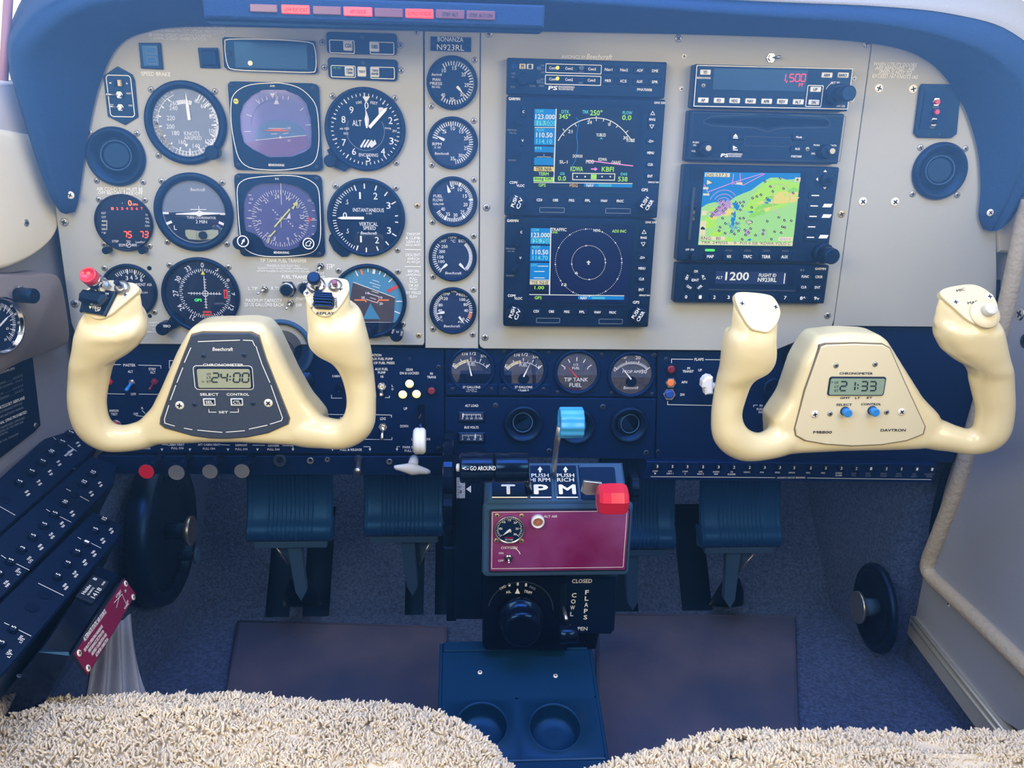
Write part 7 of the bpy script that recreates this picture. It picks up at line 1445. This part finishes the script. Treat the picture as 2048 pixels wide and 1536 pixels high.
t = Th('kick_vent', 'smaller oval looking black vent with a silver knob on the right kick wall', 'air vent', 1750, 1215, RK)
Rv = .058
with t.part('rim') as b: b.lathe((0, 0), [(Rv, -.003), (Rv, .002), (Rv * .96, .005), (Rv * .86, .006), (Rv * .8, .001), (Rv * .5, -.002), (.005, -.002)], 'knobblack', 56)
with t.part('stem') as b: b.cyl((0, 0), .012, -.002, .020, 'castgrey', 24)
with t.part('knob') as b: b.cyl((0, 0), .021, .020, .024, 'silver', 40)
t.screws([(1772, 1160), (1780, 1262), (1728, 1212)], 3, .002, 'screw')
t = Th('fabric_pocket', 'limp grey vinyl skirt hanging below the black box', 'pocket', 250, 1310, BF, -.06)
with t.part('skirt') as b:
    R_ = []
    for j in range(9):
        v = j / 8; row_ = []
        for i in range(41):
            u = i / 40; x = 205 + (u * 50) * (1 + .2 * v) - 20 * v; x0_, x1_ = 190 - 10 * v, 262 + 50 * v ** 1.3; x = x0_ + (x1_ - x0_) * u; y = 1225 + 158 * v + 18 * math.sin(u * 3); c = t.p(x, y); row_.append((*c, .006 * math.sin(u * 22 + v * 3) * (.3 + v) - .01 * v))
        R_.append(row_)
    n0 = len(R_); b.loft(R_, 'greyvinyl', caps=False, closed=False)
    b.loft([[(x_, y_, z_ - .003) for x_, y_, z_ in r_] for r_ in R_][::-1], 'greyvinyl', caps=False, closed=False)
# ------------------------------------------------------------ right door side
RF = Fr((.575, -.02, -.3), (-.03, -1, 0), (0, 0, 1))
t = Th('door_panel', 'grey upholstered door panel outlined by beige piping on the right wall', 'door panel', 1980, 1000, RF)
PP = [(2062, 400), (2046, 455), (2030, 540), (2012, 620), (1985, 730), (1950, 850), (1915, 970), (1880, 1065), (1857, 1125), (1862, 1152), (1890, 1180), (1960, 1245), (2080, 1362)]
with t.part('panel') as b: b.prism([t.p(*v) for v in PP + [(2600, 1900), (2800, 520)]], 0, .004, 'door', .001)
with t.part('piping') as b:
    P = cat([(*t.p(x, y, .008), .008) for x, y in PP], 6); b.tube(P, .0095, 'piping', 14)
t.screws([(2040, 628)], 13, .004, 'chrome'); t.screws([(2050, 682)], 14, .004, 'screwdark')
t = Th('door_sill', 'bright ribbed aluminium sill strip along the floor by the right door', 'sill', 1900, 1340, RF)
with t.part('strip') as b:
    A = [(1812, 1245), (1832, 1238), (2000, 1438), (2110, 1570), (2060, 1600), (1960, 1440)]
    b.prism([t.p(*v) for v in ((1812, 1245), (1836, 1232), (2002, 1432), (2160, 1620), (2080, 1640), (1965, 1452))], -.002, .010, 'alu', .001)
    p0, p1 = t.p(1824, 1240, .010), t.p(2080, 1560, .010)
    for d in (-.005, .004): b.tube([(p0[0], p0[1] + d, .010), (p1[0], p1[1] + d, .010)], .0022, 'alu', 8)
t = Th('kick_plate', 'plain grey lower door plate with a single screw, between piping and sill', 'plate', 1900, 1210, RF)
with t.part('plate') as b: b.prism([t.p(*v) for v in ((1850, 1150), (1858, 1165), (2100, 1400), (2200, 1560), (2010, 1440), (1836, 1240), (1838, 1200))], -.002, .003, 'door', .0006)
t.screws([(1897, 1208)], 6, .003, 'screwbright')
t = Th('door_seal', 'dark rubber seal running down beside the right door piping', 'seal', 1880, 1000, RF)
with t.part('seal') as b: b.tube(cat([(*t.p(x, y, .004), .004) for x, y in ((1992, 560), (1985, 640), (1946, 790), (1896, 930), (1866, 1040), (1840, 1130), (1832, 1170), (1812, 1215), (1802, 1240))], 6), .0045, 'navydark', 10)
t = Th('corner_trim', 'light beige fabric corner beside the right end of the glareshield', 'trim', 2010, 460, PF, -.006)
with t.part('trim') as b: b.prism([t.p(*v) for v in ((1985, 455), (2040, 380), (2100, 380), (2100, 510), (1995, 505))], -.02, .002, 'beige', .003)
# ------------------------------------------------------------ floor mats and sheepskin seats
FF = Fr((0, 0, ZF), (1, 0, 0), (0, 1, 0))
def mat_(label, pts, x, y, m='mat'):
    t = Th('floor_mat', label, 'floor mat', x, y, FF, group='worn floor mats')
    with t.part('mat') as b: b.prism([t.p(*v) for v in pts], 0, .006, m, .002)
    with t.part('edge_binding') as b:
        P = [t.p(*v) for v in pts]; b.tube([(x_, y_, .005) for x_, y_ in P + P[:1]], .0025, m, 8)
mat_('worn grey floor mat in front of the left seat', [(478, 1250), (893, 1262), (884, 1420), (880, 1700), (400, 1700), (455, 1400)], 680, 1330)
mat_('worn purple grey floor mat in front of the right seat', [(1196, 1236), (1588, 1240), (1592, 1440), (1598, 1700), (1192, 1700)], 1400, 1350)
import numpy as np
def seat(label, px_outline, zt, side):
    cx = sum(p_[0] for p_ in px_outline) / len(px_outline)
    f0 = Fr((0, 0, zt), (1, 0, 0), (0, 1, 0)); P = [Vector(f0.px(x, y)) for x, y in px_outline]; P = [Vector((min(max(p_.x, -.405 if side == 1 else .060), .002 if side == 1 else .515), p_.y)) for p_ in P]
    front = cat([(p_.x, p_.y, 0) for p_ in P], 4)
    back = -.80
    out = front + [Vector((front[-1].x, back, 0)), Vector((front[0].x, back, 0))] if side > 0 else front + [Vector((front[-1].x, back, 0)), Vector((front[0].x, back, 0))]
    # even spacing
    c = sum(out, Vector()) / len(out)
    t = bpy.data.objects.new('pilot_seat', None); COL.objects.link(t); t.location = (c.x, c.y, ZF); t['label'] = label; t['category'] = 'seat'; t['group'] = 'front seats with sheepskin covers'
    L = []; n = len(out)
    for i in range(n):
        a, b_ = out[i], out[(i + 1) % n]; m_ = max(1, int((b_ - a).length / .012))
        for k in range(m_): L.append(a.lerp(b_, k / m_))
    n = len(L); nr = []
    for i in range(n):
        d = (L[(i + 1) % n] - L[i - 1]).normalized(); nr.append(Vector((d.y, -d.x, 0)))
    ar = sum(L[i].x * L[(i + 1) % n].y - L[(i + 1) % n].x * L[i].y for i in range(n)); sg = 1 if ar > 0 else -1
    Rr = .045; rings = []
    base = t.location.z; prof = [(.013, -.15), (.015, -Rr * 1.6)] + [(Rr * math.cos(a) - Rr * .65, -Rr + Rr * math.sin(a)) for a in [math.radians(v) for v in (0, 18, 36, 54, 72, 90)]]
    for off_, dz in prof: rings.append([(L[i].x + nr[i].x * sg * off_ - c.x, L[i].y + nr[i].y * sg * off_ - c.y, zt + dz - base) for i in range(n)])
    last = rings[-1]
    for s_ in (.8, .6, .4, .2, .01): rings.append([(x * s_, y * s_ + .0, z + .012 * (1 - s_) + .004 * noise.noise(Vector((x * s_ * 9, y * s_ * 9, side)))) for x, y, z in last])
    b = MB('cushion', t); b.loft(rings, 'wool')
    with b: pass
    b2 = MB('seat_base', t); x0, x1 = min(v.x for v in L) - c.x, max(v.x for v in L) - c.x; b2.box((x0 + .03, -.18, 0), (x1 - .03, .10, zt - base - .13), 'black')
    with b2: pass
    # wool locks: tapering curled tufts on the cushion surface
    V = []; T = []
    for i in range(len(rings) - 1):
        for j in range(n):
            q_ = [Vector(rings[i][j]), Vector(rings[i][(j + 1) % n]), Vector(rings[i + 1][(j + 1) % n]), Vector(rings[i + 1][j])]
            for tri in ((q_[0], q_[1], q_[2]), (q_[0], q_[2], q_[3])):
                cr = (tri[1] - tri[0]).cross(tri[2] - tri[0]); A = cr.length / 2
                if A > 1e-9: T.append((tri, cr.normalized(), A))
    rng = random.Random(11 + side); vs = []; fs = []; sgn = 1
    ctr = Vector((0, 0, zt - base - .2))
    for tri, nn, A in T:
        mid = (tri[0] + tri[1] + tri[2]) / 3
        if (mid - ctr).dot(nn) < 0: nn = -nn
        yw = mid.y + c.y
        if nn.z < -.5 or mid.z + base < zt - .12: continue
        dens = 230000
        k = A * dens; k = int(k) + (rng.random() < k - int(k))
        for _ in range(k):
            r1, r2 = rng.random(), rng.random()
            if r1 + r2 > 1: r1, r2 = 1 - r1, 1 - r2
            p0 = tri[0] + (tri[1] - tri[0]) * r1 + (tri[2] - tri[0]) * r2; w = p0 + c
            if w.y < -.47 and rng.random() > .05: continue
            q_ = w * 92 + Vector((noise.noise(w * 45), noise.noise(w * 45 + Vector((7, 0, 0))), 0)) * .9; vd, vp = noise.voronoi(q_)
            lean = (q_ - vp[0]); lean.z = 0; fold = noise.noise(w * 16 + Vector((0, 0, 5))); f1 = noise.noise(w * 150 + Vector((0, 4, 0)))
            hgt = .0052 * max(0, 1 - vd[0] * 1.5) + .0045 * fold + .0012 * f1
            d = (nn + lean * 1.5 + Vector((rng.gauss(0, .24), rng.gauss(0, .24) + .12, rng.gauss(0, .12)))).normalized(); ln = rng.uniform(.0032, .0060)
            if d.dot(nn) < .15: d = (d + nn * .6).normalized()
            e = d.orthogonal().normalized(); g = d.cross(e); rad = rng.uniform(.0009, .0014); bend = (e * rng.uniform(-1, 1) + g * rng.uniform(-1, 1)) * .0016; p0 = p0 + nn * (hgt - .0005)
            b0 = len(vs)
            for t_, rr_ in ((0, .9), (.5, 1.1), (.88, .8)):
                q0 = p0 + d * ln * t_ + bend * t_ * t_ * 2
                for a in (0, 2.094, 4.189): vs.append(q0 + (e * math.cos(a) + g * math.sin(a)) * rad * rr_)
            vs.append(p0 + d * ln + bend * 2)
            for s_ in range(2):
                for a in range(3): a2 = (a + 1) % 3; fs.append((b0 + s_ * 3 + a, b0 + s_ * 3 + a2, b0 + s_ * 3 + 3 + a2, b0 + s_ * 3 + 3 + a))
            for a in range(3): fs.append((b0 + 6 + a, b0 + 6 + (a + 1) % 3, b0 + 9))
    me = bpy.data.meshes.new('sheepskin_cover'); me.from_pydata([tuple(v) for v in vs], [], fs); me.materials.append(MATS['wool']); me.polygons.foreach_set('use_smooth', [True] * len(fs)); me.update()
    o = bpy.data.objects.new('sheepskin_cover', me); COL.objects.link(o); o.parent = t
seat('left seat with a thick cream sheepskin cover', [(-240, 1420), (0, 1392), (100, 1386), (250, 1380), (400, 1378), (550, 1382), (700, 1394), (820, 1406), (900, 1424), (950, 1452), (980, 1490), (1004, 1540), (1000, 1640)], -.42, 1)
seat('right seat with a thick cream sheepskin cover', [(1130, 1660), (1134, 1575), (1180, 1534), (1250, 1506), (1350, 1478), (1480, 1458), (1600, 1452), (1750, 1450), (1900, 1454), (2048, 1458), (2200, 1480)], -.42, 2)
